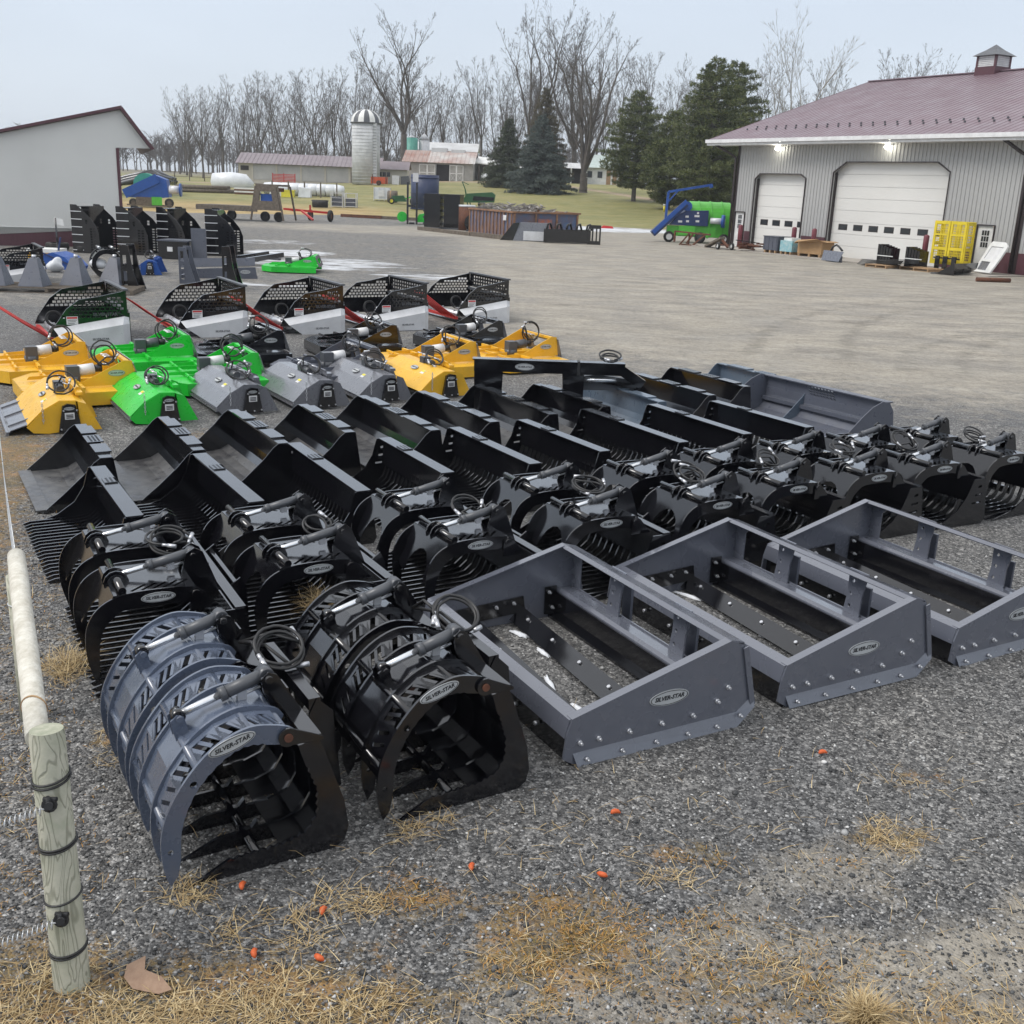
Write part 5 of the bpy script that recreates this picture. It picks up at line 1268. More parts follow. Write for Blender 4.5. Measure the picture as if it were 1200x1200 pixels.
f = MB(); V_=Vector((0,.42,1)).normalized(); f.plate([(-.75,0),(.35,0),(.55,.7),(.65,1.25),(.40,1.42),(-.45,1.42),(-.55,1.3)],[[(-.50,.62),(.30,.62),(.42,1.2),(-.38,1.2)],[(-.58,.1),(.0,.1),(.05,.5),(-.54,.5)]],.08,(0,0,.05),FX,V_); f.build('frame','white',t)
f = MB(); f.plate([(-.52,.6),(.32,.6),(.44,1.22),(-.40,1.22)],[],.01,(0,.01,.05),FX,V_); f.build('pane','decal_white',t); f = MB(); f.plate([(-.6,.08),(.02,.08),(.07,.52),(-.56,.52)],[],.01,(0,.01,.05),FX,V_); f.build('grille','grey',t)
t = crate(18.1,3.0,0,0,0,'','toothed_bucket','black toothed bucket lying at the right edge before the cab door','bucket',10,0)
f = MB(); f.sheet([(-.3,.03),(.2,.06),(.45,.25),(.5,.5)],-1.0,1.0,.02); f.build('shell','black',t); f = MB(); f.plate([(-.3,.03),(.5,.5),(.55,.0)],[],.02,(0,-1.0,0),FX,FZ); f.build('side_plate','black',t)
for i in range(7): MB().bar((-.3,-.95+.31*i,.04),(-.55,-.95+.31*i,.03),.07,.05).build('tooth','barrel',t)
t = crate(17.6,.25,0,0,0,'','hose_reel','white coiled hose hanging on the maroon wall base','hose',0,.55)
f = MB()
for k in range(3): f.tube([((.33-.03*k)*math.cos(a/24*6.283),-.05-.02*k,(.33-.03*k)*math.sin(a/24*6.283)) for a in range(25)],.014,6)
f.build('hose','white',t)
t = thing('rust_pipe','short rusty pipe lying on the ground at the right edge','pipe',(18.75,43.9,0),R(5)); f=MB(); f.cyl((-.6,0,.09),(.8,0,.09),.085,n=12); f.build('tube','rust',t)
# steel stands and scrap left of the doors
t = crate(-.9,2.6,0,0,0,'','steel_stand','rusty steel trestle stand by the workshop corner','stand',20,0)
f = MB()
for a, b_ in (((-1.1,0,.75),(1.3,0,.68)),((-.1,0,.7),(-.55,-.3,0)),((-.1,0,.7),(-.3,.3,0)),((.15,0,.7),(-.25,0,.1)),((1.0,0,.7),(.2,0,.05)),((-.6,0,.02),(.5,0,.02)),((-1.1,0,.75),(-1.1,0,.15))): f.bar(a,b_,.09,.09)
f.build('frame','rust',t)
t = crate(2.1,2.9,0,0,0,'','ramp_beam','long dusty steel channel propped on a wheeled axle before the smaller door','beam',-12,0)
f = MB(); f.bar((-1.5,0,.06),(.3,0,.62),.32,.12); f.build('channel','oldwood',t); f = MB(); f.cyl((.4,-.4,.25),(.4,.4,.25),.05); f.bar((.3,0,.5),(1.0,0,.15),.12,.1); f.build('axle','rust',t); tyre(t,(.5,-.35,.2),.2,.12,'white'); tyre(t,(.8,.35,.2),.2,.12,'white')
t = crate(4.0,2.3,0,0,0,'','scrap_axles','low pile of rusty axles and bars left of the grey crate','scrap',0,.045)
f = MB()
for i in range(12): a = rng.uniform(0,3.1); x,y = rng.uniform(-.6,.7),rng.uniform(-.3,.3); f.bar((x-.5*math.cos(a),y-.4*math.sin(a),.08+.03*i),(x+.5*math.cos(a),y+.4*math.sin(a),.1+.025*i),.09,.08)
f.build('bars','rust',t); f=MB(); f.bar((-1.0,-.2,.5),(.9,-.2,.45),.05,.05); f.build('rod','black',t)
# ------------------------------------------------------------------ far yard and farm, each standing on the rising ground
def at(x, y): return (x, y, ground_z(x, y))
# open scrap container with side posts
dm = thing('scrap_container', 'rusty blue open container full of scrap metal at the yard edge', 'container', (-3.35,69.6,0), R(-63))
contm = mat('rusty_blue_container', (.075,.12,.22), .65, col2=(.21,.11,.065), nscale=1.1, dust=.5, dustcol=(.17,.075,.04))
rustm = mat('rusty_container_posts', (.32,.17,.09), .75, col2=(.16,.09,.06), nscale=2.5)
for (x0,x1,y0,y1) in ((0,6.1,-.02,.02),(0,6.1,4.28,4.32)):
    f = MB(); f.box(x0,x1,y0,y1,.12,1.45); f.build('side_wall', contm, dm)
f = MB(); f.box(6.06,6.1,.02,4.28,.12,1.45); f.box(0,.04,.02,4.28,.12,1.45); f.split('end_wall', contm, dm)
me = MB().box(-.045,.045,-.075,-.021,.12,1.42).mesh('side_post', rustm)
for i in range(13): link('side_post', me, dm, (.06+.49*i,0,0))
me = MB().box(6.101,6.17,-.05,.05,.12,1.42).mesh('side_post', rustm)
for i in range(4): link('side_post', me, dm, (0,.06+1.39*i,0))
f = MB(); f.box(-.05,6.2,-.12,.05,1.45,1.55); f.box(-.05,6.2,4.25,4.42,1.45,1.55); f.box(6.02,6.2,.05,4.25,1.45,1.55); f.build('top_rail', rustm, dm)
f = MB(); f.box(0,6.1,-.09,4.3,.0,.12); f.build('floor', rustm, dm)
l = MB(); l.box(5.0,5.4,-.125,-.112,1.0,1.3); l.build('label','decal_white',dm)
f = MB(); f.box(6.172,6.18,1.6,2.5,.4,1.15); f.build('faded_lettering_patch', mat('faded_orange_marking',(.42,.12,.05),.7,col2=(.14,.14,.2),nscale=4), dm)
sc = MB()
for i in range(420):
    x, y = rng.uniform(.2,5.9), rng.uniform(.2,4.1); z = 1.1+.62*math.exp(-((x-1.6)/1.7)**2)+.28*math.exp(-((x-4.8)/1)**2)+rng.uniform(-.1,.15)
    a = rng.uniform(0,3.14); l_ = rng.uniform(.1,.35); sc.bar((x-l_*math.cos(a),y-l_*math.sin(a),z),(x+l_*math.cos(a),y+l_*math.sin(a),z+rng.uniform(-.15,.15)),rng.uniform(.03,.12),.05)
sc = sc.build('scrap_heap', mat('mixed_scrap',(.20,.18,.16),.6,col2=(.34,.32,.30),nscale=3), None); sc.location=(-3.35,69.6,0); sc.rotation_euler.z=R(-63)
tag(sc,'grey jumble of scrap metal heaped in the blue container','scrap metal',kind='stuff')
def simple(name, lab, cat, loc, rz=0): return thing(name, lab, cat, loc, R(rz))
t = simple('grey_bucket','light grey loader bucket lying in front of the scrap container','bucket',(-.55,62.3,0),-8)
f = MB(); f.sheet([(-.2,1.1),(-.1,.4),(.2,.1),(1.6,.05)],0,0.01,.01); 
f = MB(); f.add([(0,0,0),(1.9,0,0),(1.9,1.2,.0),(0,1.2,0),(.35,.1,1.0),(1.9,.1,1.0),(1.9,1.1,1.0),(.35,1.1,1.0)],[(0,1,5,4),(4,5,6,7),(2,3,7,6),(1,2,6,5)]); f.build('shell','grey',t)
f = MB(); f.plate([(-.75,0),(0,0),(.35,1.0),(-.02,.95)],[],.06,(0,.05,0),FX,FZ); f.build('side_plate','black',t); f = MB(); f.box(.6,1.9,-.12,-.05,.05,.55); f.build('tread','silver',t)
t = simple('black_grapple','black grapple attachment with rounded guards before the scrap container','grapple',(1.15,61.6,0),0)
f = MB(); f.box(0,2.6,-.4,.4,.05,.75); f.build('body','black',t)
for i in range(5):
    f = MB(); f.tube([(.15+.55*i,-.3,.7),(.2+.55*i,-.35,1.0),(.35+.55*i,-.2,1.05),(.45+.55*i,.1,.75)],.06,7); f.build('guard','rubber',t)
f = MB(); f.plate([(0,0),(.75,0),(.75,1.05),(.1,1.05),(0,.7)],[rect(.12,.25,.2,.85),rect(.34,.47,.2,.85),rect(.55,.66,.2,.85)],.05,(2.4,-.45,.0),FX,FZ); f.build('end_guard','black',t)
for x, lab in ((-6.55,'black panel container left of a pair at the plank edge'),(-5.25,'black panel container right of the pair, beside the brown barrel')):
    t = simple('black_container', lab, 'container', (x,74.3,0), -12)
    f = MB(); f.box(.05,1.15,-.5,.5,.12,2.25); f.build('body','black',t)
    for i in range(5): MB().box(-.02,.049,-.52,.52,.25+.42*i,.40+.42*i).build('ridge','barrel',t)
    f = MB(); f.box(.0,1.2,-.55,.55,0,.115); f.build('base','barrel',t)
t = simple('brown_barrel','rusty brown barrel with pale lid between the black panels and container','barrel',(-3.75,73.6,0)); f=MB(); f.cyl((0,0,0),(0,0,1.5),.55,n=18); f.build('body','rust',t); f=MB(); f.cyl((0,0,1.5),(0,0,1.62),.56,n=18); f.build('lid','plastic_white',t)
t = simple('black_kettle','black round drum lying beside the brown barrel','drum',(-3.3,72.2,0)); f=MB(); f.cyl((0,-.4,.55),(0,.4,.55),.52,n=16); f.build('body','black',t); f=MB(); f.box(-.4,.4,-.35,.35,0,.1); f.build('stand','barrel',t)
t = simple('plank_border','long weathered timbers bordering the gravel before the scrap container','timber',(-6.7,71.3,0),-56)
f=MB(); f.box(0,2.6,-.12,.12,0,.22); f.build('timber','oldwood',t); f=MB(); f.box(2.65,6.5,-.14,.10,0,.20); f.build('timber','oldwood',t); f=MB(); f.box(6.55,10.2,-.12,.13,0,.24); f.build('timber','oldwood',t)
t = simple('timber_edge','low row of old timbers running left from the green post driver','timber',at(-14.2,86.5),-14); f=MB(); f.box(0,3.4,-.12,.12,0,.22); f.build('timber','rust',t); f=MB(); f.box(3.45,7,-.12,.12,0,.2); f.build('timber','oldwood',t)
t = simple('post_digger','bright green machine with tall black uprights and a white sign','digger',(-8.1,80.6,0),5)
f=MB(); f.plate(circ(-.7,.5,.36,18),[],.35,(0,0,0),FX,FZ); f.build('drum','green',t); f=MB(); f.prism([(.3,.15),(1.5,.2),(1.35,.85),(.5,.7)],-.4,.4); f.build('hood','green',t)
for x in (-.3,.35): MB().box(x-.07,x+.07,-.55,-.4,0,2.9).build('upright','black',t)
f=MB(); f.box(-.35,.4,-.56,-.42,1.2,1.35); f.build('crossbar','black',t); f=MB(); f.box(.05,.45,-.6,-.57,2.95,3.55); f.build('sign_plate','decal_white',t); f=MB(); f.box(-.2,.2,-.5,.5,0,.12); f.build('foot','black',t)
tankm = mat('dark_blue_tank',(.018,.030,.085),.5,col2=(.025,.04,.10),nscale=.6,dust=.2)
t = simple('blue_tank','dark blue open tank standing on the grass behind the black panels','tank',at(-8.9,100)); f=MB(); f.cyl((0,0,0),(0,0,2.95),1.25,n=28); f.build('shell',tankm,t)
for i in (0,1,2): MB().tube([(1.27*math.cos(a*.2618),1.27*math.sin(a*.2618),.05+1.33*i) for a in range(25)],.04,6,False).build('hoop',tankm,t)
# tall harvester on the grass
t = simple('green_mower','dark green hay mower with folded cutter standing on the lawn','mower',at(-4.9,104.5),0)
f=MB(); f.prism([(-1.0,.5),(-.4,1.25),(1.9,1.45),(2.2,1.2),(2.1,.55),(-.2,.45)],-.8,.8); f.build('hood','darkgreen',t); f=MB(); f.prism([(.1,.65),(2.05,.7),(2.1,1.0),(.2,1.05)],-.83,-.805); f.build('opening_shade_panel','black',t)  # black plate on the closed hood, painted shade of an opening
f=MB(); f.bar((-.3,-.6,0),(-.6,-.6,1.6),.12,.12); f.bar((-.6,-.6,1.6),(-.9,-.6,2.3),.09,.09); f.bar((-.9,-.6,2.3),(-.3,-.6,2.05),.06,.06); f.bar((.0,-.6,0),(-.35,-.6,1.1),.1,.1); f.build('lift_arm','darkgreen',t)
f=MB(); f.bar((-1.5,0,.5),(-.2,0,.5),.12,.12); f.bar((-1.5,0,1.1),(-.2,0,1.1),.08,.08); f.split('drawbar','darkgreen',t); tyre(t,(-1.3,0,.35),.35,.2,'ink_yellow'); tyre(t,(.9,.6,.35),.35,.2,'ink_yellow')
# bagging machine near the barn: green tunnel and blue conveyor
t = simple('bagging_machine','bright green silage bagger with blue hopper, conveyor and lifting arm by the workshop','farm machine',(10.3,69.2,0),0)
f=MB(); f.plate(rect(-.2,-.2,0,0) if False else [(-.0,.55)]+arc(1.0,1.35,1.0,180,90,6,1.05)+arc(1.2,1.35,1.0,90,0,6,1.05)+[(2.2,.55)],[],.05,(0,0,0),FX,FZ); 
f=MB(); cr=arc(0,1.45,1.1,180,0,14,1.0); pts=[(-1.1,.35)]+cr+[(1.1,.35)]
vs=[]; fs=[]
for k_,xx in enumerate((-.1,2.4)):
    for y_,z_ in pts: vs.append((xx,y_,z_))
n_=len(pts); fs=[(i,i+1,n_+i+1,n_+i) for i in range(n_-1)]; f.add(vs,fs); f.add([(2.4,y_,z_) for y_,z_ in pts],[tuple(range(n_))]); f.build('tunnel','lime',t)
for xx in (.5,1.2,1.9): 
    f=MB(); f.tube([(xx,y_*1.01,.35+(z_-.35)*1.01) for y_,z_ in pts],.03,5,False); f.build('tunnel_rib','lime',t)
f=MB(); f.box(-1.5,1.5,-1.2,-.9,.38,1.0); f.box(-.8,.2,-1.35,-1.2,.45,1.0); f.bar((-1.6,-1.1,.45),(2.0,-1.1,.45),.12,.14); f.bar((1.0,-1.2,.3),(1.1,-1.2,1.4),.12,.12); f.build('chassis','lime',t)
f=MB(); f.prism([(-1.35,1.03),(.95,1.03),(.95,1.95),(-.35,1.90),(-.9,1.6)],-1.35,-.1); f.build('hopper','navy',t)
for x_,z_,w_ in ((-.75,1.25,.25),(-.35,1.55,.2),(.25,1.6,.3),(.3,1.3,.22),(-.3,1.28,.18),(.3,1.78,.12)): MB().box(x_-w_/2,x_+w_/2,-1.365,-1.352,z_-.06,z_+.06).build('decal','decal_white',t)
f=MB(); f.bar((-2.35,-1.1,.45),(-.45,-1.1,2.3),.7,.35); f.build('conveyor','navy',t); f=MB(); f.bar((-2.35,-1.48,.55),(-.45,-1.48,2.45),.05,.25); f.build('conveyor_side','blue',t)
f=MB(); f.bar((-1.6,-1.0,1.3),(-1.55,-1.0,2.95),.12,.14); f.bar((-1.55,-1.0,2.95),(1.05,-1.0,3.45),.12,.14); f.bar((-1.5,-1.0,2.4),(-1.0,-1.0,3.0),.08,.08); f.bar((.9,-1.0,3.35),(1.1,-1.0,3.4),.3,.2); f.build('lifting_arm','blue',t)
f=MB(); f.cyl((-.35,-1.3,2.15),(-.35,-.8,2.15),.28,n=14); f.build('head_drum','blue',t)
f=MB(); f.cyl((1.1,-1.2,1.35),(2.0,-1.35,1.35),.18,n=12); f.build('shaft_cover','silver',t); f=MB(); f.cyl((1.75,-1.45,1.35),(1.95,-1.50,1.35),.38,n=18); f.build('winch_drum','blue',t)
tyre(t,(-1.35,-1.25,.33),.33,.2,'white'); tyre(t,(.55,-1.25,.33),.33,.2,'barrel'); tyre(t,(2.0,-1.3,.3),.3,.16,'decal_white')
# --- left group: blue silage machine, gooseneck trailer, rake frame
t = simple('blue_bagger','blue and green silage bagging machine beyond the grey building','farm machine',(-30.2,90.2,.2),8); t.scale=(.8,.8,.8)
f=MB(); f.prism([(-2.2,.9),(-2.0,1.9),(.6,3.1),(1.7,2.7),(1.9,1.0),(.2,.8)],-.9,.9); f.build('hopper','blue',t); f=MB(); f.bar((-2.4,-1.0,1.2),(.9,-1.0,2.8),.1,.9); f.build('conveyor','blue',t)
f=MB(); f.cyl((-.6,.3,2.1),(-.6,1.9,2.1),1.15,n=20); f.build('tunnel',mat('teal_green_paint',(.05,.33,.22),.5),t); f=MB(); f.box(-1.3,.6,-1.1,-.7,.15,.95); f.box(-2.2,2.2,-1.05,-.9,.1,.25); f.build('chassis','oldwood',t); f=MB(); f.box(.25,1.25,-1.15,-1.1,.2,1.0); f.build('box_panel','lime',t)
f=MB(); f.cyl((2.0,-.8,1.75),(3.0,-.9,1.75),.4,n=14); f.build('roller','silver',t); f=MB(); f.cyl((3.0,-.9,1.75),(3.15,-.9,1.75),.65,n=18); f.build('winch_disc','blue',t); tyre(t,(1.9,-.9,.45),.45,.25,'oldwood'); tyre(t,(-1.6,-.9,.4),.4,.25,'oldwood')
t = simple('pipe_pile','heap of dark hoses and pipes stacked behind the blue machine','pipe pile',at(-37.0,106.0),0)
for i in range(9): 
    f=MB(); yy=.3*i; f.tube([(-3.5,yy,.2+.3*(i%4)),(-1,yy,1.1+.25*(i%3)),(1.5,yy,1.8+.2*(i%3)),(3.3,yy,1.2+.3*(i%2))],.22,7); f.build('pipe','black' if i%3 else 'barrel',t)
t = simple('flatbed_trailer','grey gooseneck flatbed trailer with steel headboard parked at the yard edge','trailer',(-19.6,76.2,0),-14)
f=MB(); f.box(-2.6,2.0,-1.0,1.0,.75,.92)
f.box(-2.6,2.0,-1.05,-1.0,.62,.9); f.build('deck','oldwood',t)
for i in range(10): MB().box(-2.6+.46*i,-2.17+.46*i,-1.0,1.0,.925,.955).build('deck_board','oldwood',t)
f=MB(); f.plate([(1.5,.75),(3.7,.75),(3.4,2.3),(2.0,2.3)],[[(2.15,1.35),(3.15,1.35),(3.05,1.95),(2.2,1.95)]],.12,(0,-1.0,0),FX,FZ); f.build('headboard','oldwood',t); f=MB(); f.box(1.9,3.5,-1.0,.9,2.3,2.42); f.bar((3.5,-1,2.3),(3.9,-1,.1),.1,.1); f.bar((1.9,-1,2.3),(1.5,-1,.1),.1,.1); f.bar((3.5,.9,2.3),(3.9,.9,.1),.1,.1); f.build('gooseneck','oldwood',t)
f=MB(); f.box(2.2,3.1,-.9,-.2,1.35,1.8); f.build('tool_box','blue',t); f=MB(); f.box(2.1,3.2,-.8,.6,1.95,2.2); f.build('red_load','rust',t)
for x_ in (2.3,3.3): tyre(t,(x_,-.5,.33),.33,.25,'tyre')
for x_ in (-1.0,-.2): tyre(t,(x_,-.5,.33),.33,.25,'tyre')
t = simple('red_hay_rake','red wheeled hay rake frame beside the flatbed trailer','rake',(-15.3,79.2,0),-10)
f=MB(); f.bar((-1.9,0,.75),(1.6,0,.6),.14,.14); f.bar((-.6,0,.7),(.9,-1.6,.15),.12,.12); f.bar((.1,0,.7),(.1,0,1.1),.1,.1); f.bar((-1.4,0,.7),(-1.4,.9,.6),.1,.1); f.build('frame','red',t); tyre(t,(1.6,0,.40),.40,.22,'rust','x'); tyre(t,(-.2,.8,.38),.38,.2,'rust','x')
# wrapped bales, logs, fence pieces and odds on the field
t = simple('bale_tube','long white plastic tube of wrapped bales lying on the field','bale tube',at(-22.4,113.4),-3)
for i in range(9):
    f=MB(); x0=-4.1+.92*i; f.tube([(x0,0,.58),(x0+.1,0,.6),(x0+.82,0,.6),(x0+.92,0,.58)],[.56,.63,.63,.56] if 0<i<8 else ([.3,.55,.63,.56] if i==0 else [.56,.63,.5,.2]),16); f.build('wrapped_bale','plastic_white',t)
t = simple('plastic_mound','white plastic covered silage mound with a rounded end','mound',at(-34.6,132.0),0)
f=MB(); f.tube([(-2.4,0,.5),(-2.1,0,.55),(0,0,.6),(1.6,0,.5),(2.6,0,.25)],[.2,1.0,1.15,1.05,.35],18); f.build('cover','plastic_white',t)
for x,y,s_,lab in ((-24.8,112.6,.75,'white cube bag on the field before the mound'),(-19.9,112.0,.8,'white crumpled bag on the field below the bale tube')):
    t = simple('white_cube', lab, 'bag', at(x-.0 if s_<.78 else x-1.9,y-1)); f=MB(); f.add([(-.6,-.5,0),(.6,-.5,0),(.6,.5,0),(-.6,.5,0),(-.5,-.45,.95),(.65,-.4,.85),(.5,.45,1.0),(-.55,.4,.9)],[(3,2,1,0),(4,5,6,7),(0,1,5,4),(1,2,6,5),(2,3,7,6),(3,0,4,7)]); f.build('sack','plastic_white',t)
t = simple('yellow_crate','small bright yellow crate on the field left of the white bag','crate',at(-23.3,110.6)); f=MB(); f.box(-.7,.5,-.4,.4,0,.6); f.build('body','ink_yellow',t); f=MB(); f.box(-.75,.55,-.45,.45,.6,.68); f.build('lid','ink_yellow',t)
t = simple('log_pile','row of long brown logs lying on the brown field','log pile',at(-32.6,114.0),-2)
for i in range(8): MB().cyl((-3.2+(i%3)*.4,.3*(i//2),.2+.33*(i%2)),(3.2-(i%2)*.9,.3*(i//2),.2+.33*(i%2)),.2,n=8).build('log','oldwood',t)
t = simple('lumber_stack','short red and white lumber stack right of the logs','lumber',at(-28.0,113.0)); 
for i in range(4): MB().box(-1.3,1.3,-.3,.3,.02+.16*i,.16+.16*i).build('board','white' if i%2 else 'rust',t)
for x,lab in ((-16.5,'wire cage crate on the field edge, left'),(-15.3,'wire cage crate with dark load, right one')):
    t = simple('wire_cage', lab, 'cage', at(x,98.6)); f=MB()
    for a in (-.5,.5):
        for b_ in (-.4,.4): f.bar((a,b_,0),(a,b_,1.25),.06,.06)
    for z in (.1,.45,.8,1.2):
        for b_ in (-.4,.4): f.bar((-.5,b_,z),(.5,b_,z),.04,.04)
    f.split('frame_bar','silver',t); f=MB(); f.box(-.44,.44,-.34,.34,.12,.75 if x>-16 else .9); f.build('load','slate_dark',t)
t = simple('roller_drum','low dark roller with wheels beside the wire cages','roller',at(-17.6,97.0)); f=MB(); f.cyl((-.8,0,.35),(.5,0,.35),.32,n=14); f.build('drum','tyre',t); f=MB(); f.bar((-.9,0,.6),(.6,0,.6),.08,.08); f.build('frame','barrel',t)
t = simple('liquid_tote','white liquid tote in a cage on the lawn edge','tote',at(-13.9,109.4)); f=MB(); f.box(-.75,.75,-.6,.6,.15,1.25); f.build('tank','plastic_white',t)
for x_ in (-.76,-.25,.25,.76): MB().bar((x_,-.62,0),(x_,-.62,1.3),.04,.04).build('cage_bar','silver',t)
f=MB(); f.plate(rect(-.3,.3,-.3,.3),[],.01,(0,-.65,.7),FX,FZ); f.build('label','decal_white',t)
t = simple('hay_wheel_rake','low green implement with yellow wheels near the dark blue tank','farm machine',at(-11.6,105.6)); f=MB(); f.prism([(-1.1,.2),(-.8,.75),(.2,.8),(.5,.25)],-.4,.4); f.build('hood','darkgreen',t); f=MB(); f.bar((.3,0,.5),(1.6,0,.9),.1,.1); f.bar((.8,0,.3),(1.4,0,1.0),.08,.08); f.build('arm','green',t); tyre(t,(1.1,-.3,.3),.3,.15,'ink_yellow'); tyre(t,(-.9,-.4,.28),.28,.15,'ink_yellow')
t = simple('hay_bale','round tan bale beside the white tote','bale',at(-12.7,107.6)); f=MB(); f.cyl((-.45,0,.55),(.45,0,.55),.55,n=16); f.build('straw_roll','oldwood',t); f=MB(); f.cyl((-.2,0,.55),(-.1,0,.55),.56,n=16); f.build('twine','wood',t)
# red gates against the long shed
gt_ = simple('red_gate_stack','stack of red farm gates leaning on the long shed','gates',at(-32.3,150.2)); 
for i in range(7): MB().box(-1.5,1.5,-.05,.05,.10+.18*i,.20+.18*i).build('rail','red',gt_)
for x_ in (-1.5,0,1.5): MB().box(x_-.05,x_+.05,-.06,.06,.03,1.4).build('upright','red',gt_)
# ------------------------------------------------------------------ long shed
Z0 = ground_z(-31,152); SA = R(-9)
shed = thing('long_shed','long low cream shed with mauve grey metal roof and curtain front left of the silo','shed',(-39.2,153.5,Z0-.15),R(2.5))
cream = mat('cream_siding',(.52,.49,.42),.6,col2=(.44,.41,.355),nscale=.3); curtain = mat('grey_curtain',(.46,.46,.45),.7,col2=(.37,.37,.37),nscale=.5,bump=.3,bscale=2)
sroof = mat('grey_mauve_roof',(.24,.20,.215),.5,col2=(.21,.175,.19),nscale=.3)
f=MB(); f.box(0,16.0,0,7,0,2.7); f.build('wall',cream,shed); f=MB(); f.box(2.0,15.0,-.12,-.01,.55,2.55); f.build('curtain',curtain,shed); f=MB(); f.box(2.0,15.4,-.14,-.012,.0,.5); f.build('kick_wall','oldwood' if False else cream,shed)
for x_ in (1.9,5.2,8.5,11.8,15.1): MB().box(x_-.12,x_+.12,-.2,-.001,0,2.7).build('post',cream,shed)
f=MB(); f.box(.3,1.4,-.03,-.005,1.7,2.3); f.build('opening_shade_panel','black_trim',shed); f=MB(); f.box(15.4,15.9,-.05,-.01,0,1.9); f.build('opening_shade_panel','black_trim',shed)  # dark panels on the solid wall, shade of openings put into colour
f=MB(); f.add([(-.3,-.6,2.62),(19.5,-.6,2.62),(19.5,3.5,4.05),(-.3,3.5,4.05),(-.3,7.6,2.62),(19.5,7.6,2.62)],[(0,1,2,3),(3,2,5,4)]); f.add([(-.3,-.6,2.62),(-.3,3.5,4.05),(-.3,7.6,2.62)],[(0,1,2)]); f.build('roof',sroof,shed)
me = MB().bar((0,-.6,2.65),(0,3.5,4.08),.06,.04).mesh('roof_seam',sroof)
for i in range(32): link('roof_seam',me,shed,(.1+.6*i,0,0))
f=MB(); f.box(16.0,19.4,1.0,6,0,2.6); f.build('annexe_wall',cream,shed)
t = thing('small_shed','small cream shed with three dark window panes right of the silo','shed',at(-19.4,146.5),R(1))
f=MB(); f.box(0,4.0,0,3,0,1.9); f.build('wall',cream,t); f=MB(); f.add([(-.3,-.4,1.85),(4.3,-.4,1.85),(4.3,1.6,2.9),(-.3,1.6,2.9),(4.3,3.4,1.9),(-.3,3.4,1.9)],[(0,1,2,3),(3,2,4,5)]); f.build('roof',sroof,t)
for i in range(3): MB().box(.25+.55*i,.7+.55*i,-.03,-.005,.95,1.5).build('pane','glass',t)
for i in range(2): MB().box(.25+.55*i,.7+.55*i,-.03,-.005,.35,.85).build('pane','glass',t)
# silo
sconc = mat('weathered_silo_concrete',(.62,.63,.64),.8,col2=(.42,.43,.44),nscale=.7,dust=.4,dustcol=(.5,.5,.5))
t = thing('silo','grey concrete silo with black and white striped dome','silo',at(-20.4,144.0)); f=MB(); f.cyl((0,0,0),(0,0,7.45),1.78,n=32); f.build('shell',sconc,t)
ring_me = MB().tube([(1.79*math.cos(a*.19635),1.79*math.sin(a*.19635),0) for a in range(33)],.025,4,False).mesh('hoop',sconc)
for i in range(18): link('hoop',ring_me,t,(0,0,.3+.4*i))
for k_ in range(16):
    f=MB(); a0=k_*6.2832/16; a1=(k_+1)*6.2832/16; vs=[]; 
    for i in range(6):
        ph_=i/5*1.5708
        for a in (a0,(a0+a1)/2,a1): vs.append((1.95*math.cos(ph_)*math.cos(a),1.95*math.cos(ph_)*math.sin(a),7.45+1.65*math.sin(ph_)))
    f.add(vs,[(3*i+j,3*i+j+1,3*i+j+4,3*i+j+3) for i in range(5) for j in range(2)],True); f.build('dome_panel','white' if k_%2 else 'barrel',t)
f=MB(); f.cyl((0,0,7.38),(0,0,7.5),1.97,n=32); f.build('eave_ring','barrel',t)
f=MB(); f.bar((1.3,-1.35,0),(1.3,-1.35,7.4),.5,.08,(0,1,0)); f.build('chute','silver',t)
for i in range(20): MB().box(1.05,1.5,-1.45,-1.40,.3+.35*i,.34+.35*i).build('ladder_rung','barrel',t)
t = simple('red_implement','orange red implement at the foot of the silo','farm machine',at(-18.2,140.2)); f=MB(); f.box(-1.0,1.0,-.5,.5,.2,1.0); f.build('body',mat('orange_red_paint',(.55,.09,.03),.5),t); f=MB(); f.bar((-.8,-.55,.2),(-.8,-.55,1.3),.1,.1); f.bar((.9,-.55,.2),(.9,-.55,1.2),.1,.1); f.split('upright','rust',t); tyre(t,(0,-.55,.3),.3,.2,'rust')
t = simple('grey_cabinet','grey cabinet and dark bin before the small cream shed','cabinet',at(-16.3,143.0)); f=MB(); f.box(-.6,.3,-.4,.4,0,1.1); f.build('body','silver',t); f=MB(); f.prism([(.5,0),(1.7,0),(1.5,1.1),(.5,1.0)],-.4,.4); f.build('bin','barrel',t)
# old barn with rusted roof
oldw = mat('old_grey_boards',(.42,.41,.385),.85,col2=(.30,.29,.27),nscale=1.2); rr = mat('rust_streaked_tin_roof',(.50,.48,.46),.6,col2=(.32,.17,.13),nscale=.35)
rr2 = mat('pale_tin_roof',(.62,.63,.63),.5,col2=(.48,.48,.48),nscale=.5); rr3 = mat('rusted_tin_roof',(.30,.16,.125),.65,col2=(.40,.33,.30),nscale=.6)
B0 = at(-16.9,157.0)
ob = thing('old_barn','old grey board barn with rust streaked tin roof and dark open doorway','barn',(B0[0],B0[1],3.0),R(-2))
f=MB(); f.plate([(0,0),(4.4,0),(4.4,2.35),(6.3,2.35),(6.3,0),(9.6,0),(9.6,2.6),(0,2.6)],[],.15,(0,0,0),FX,FZ); f.build('wall',oldw,ob)
me=MB().box(-.02,.02,-.10,-.076,.02,2.55).mesh('board_batten',oldw)
for i in range(44):
    x_=.1+.22*i
    if not 1.95 < x_ < 8.35: link('board_batten',me,ob,(x_,0,0))
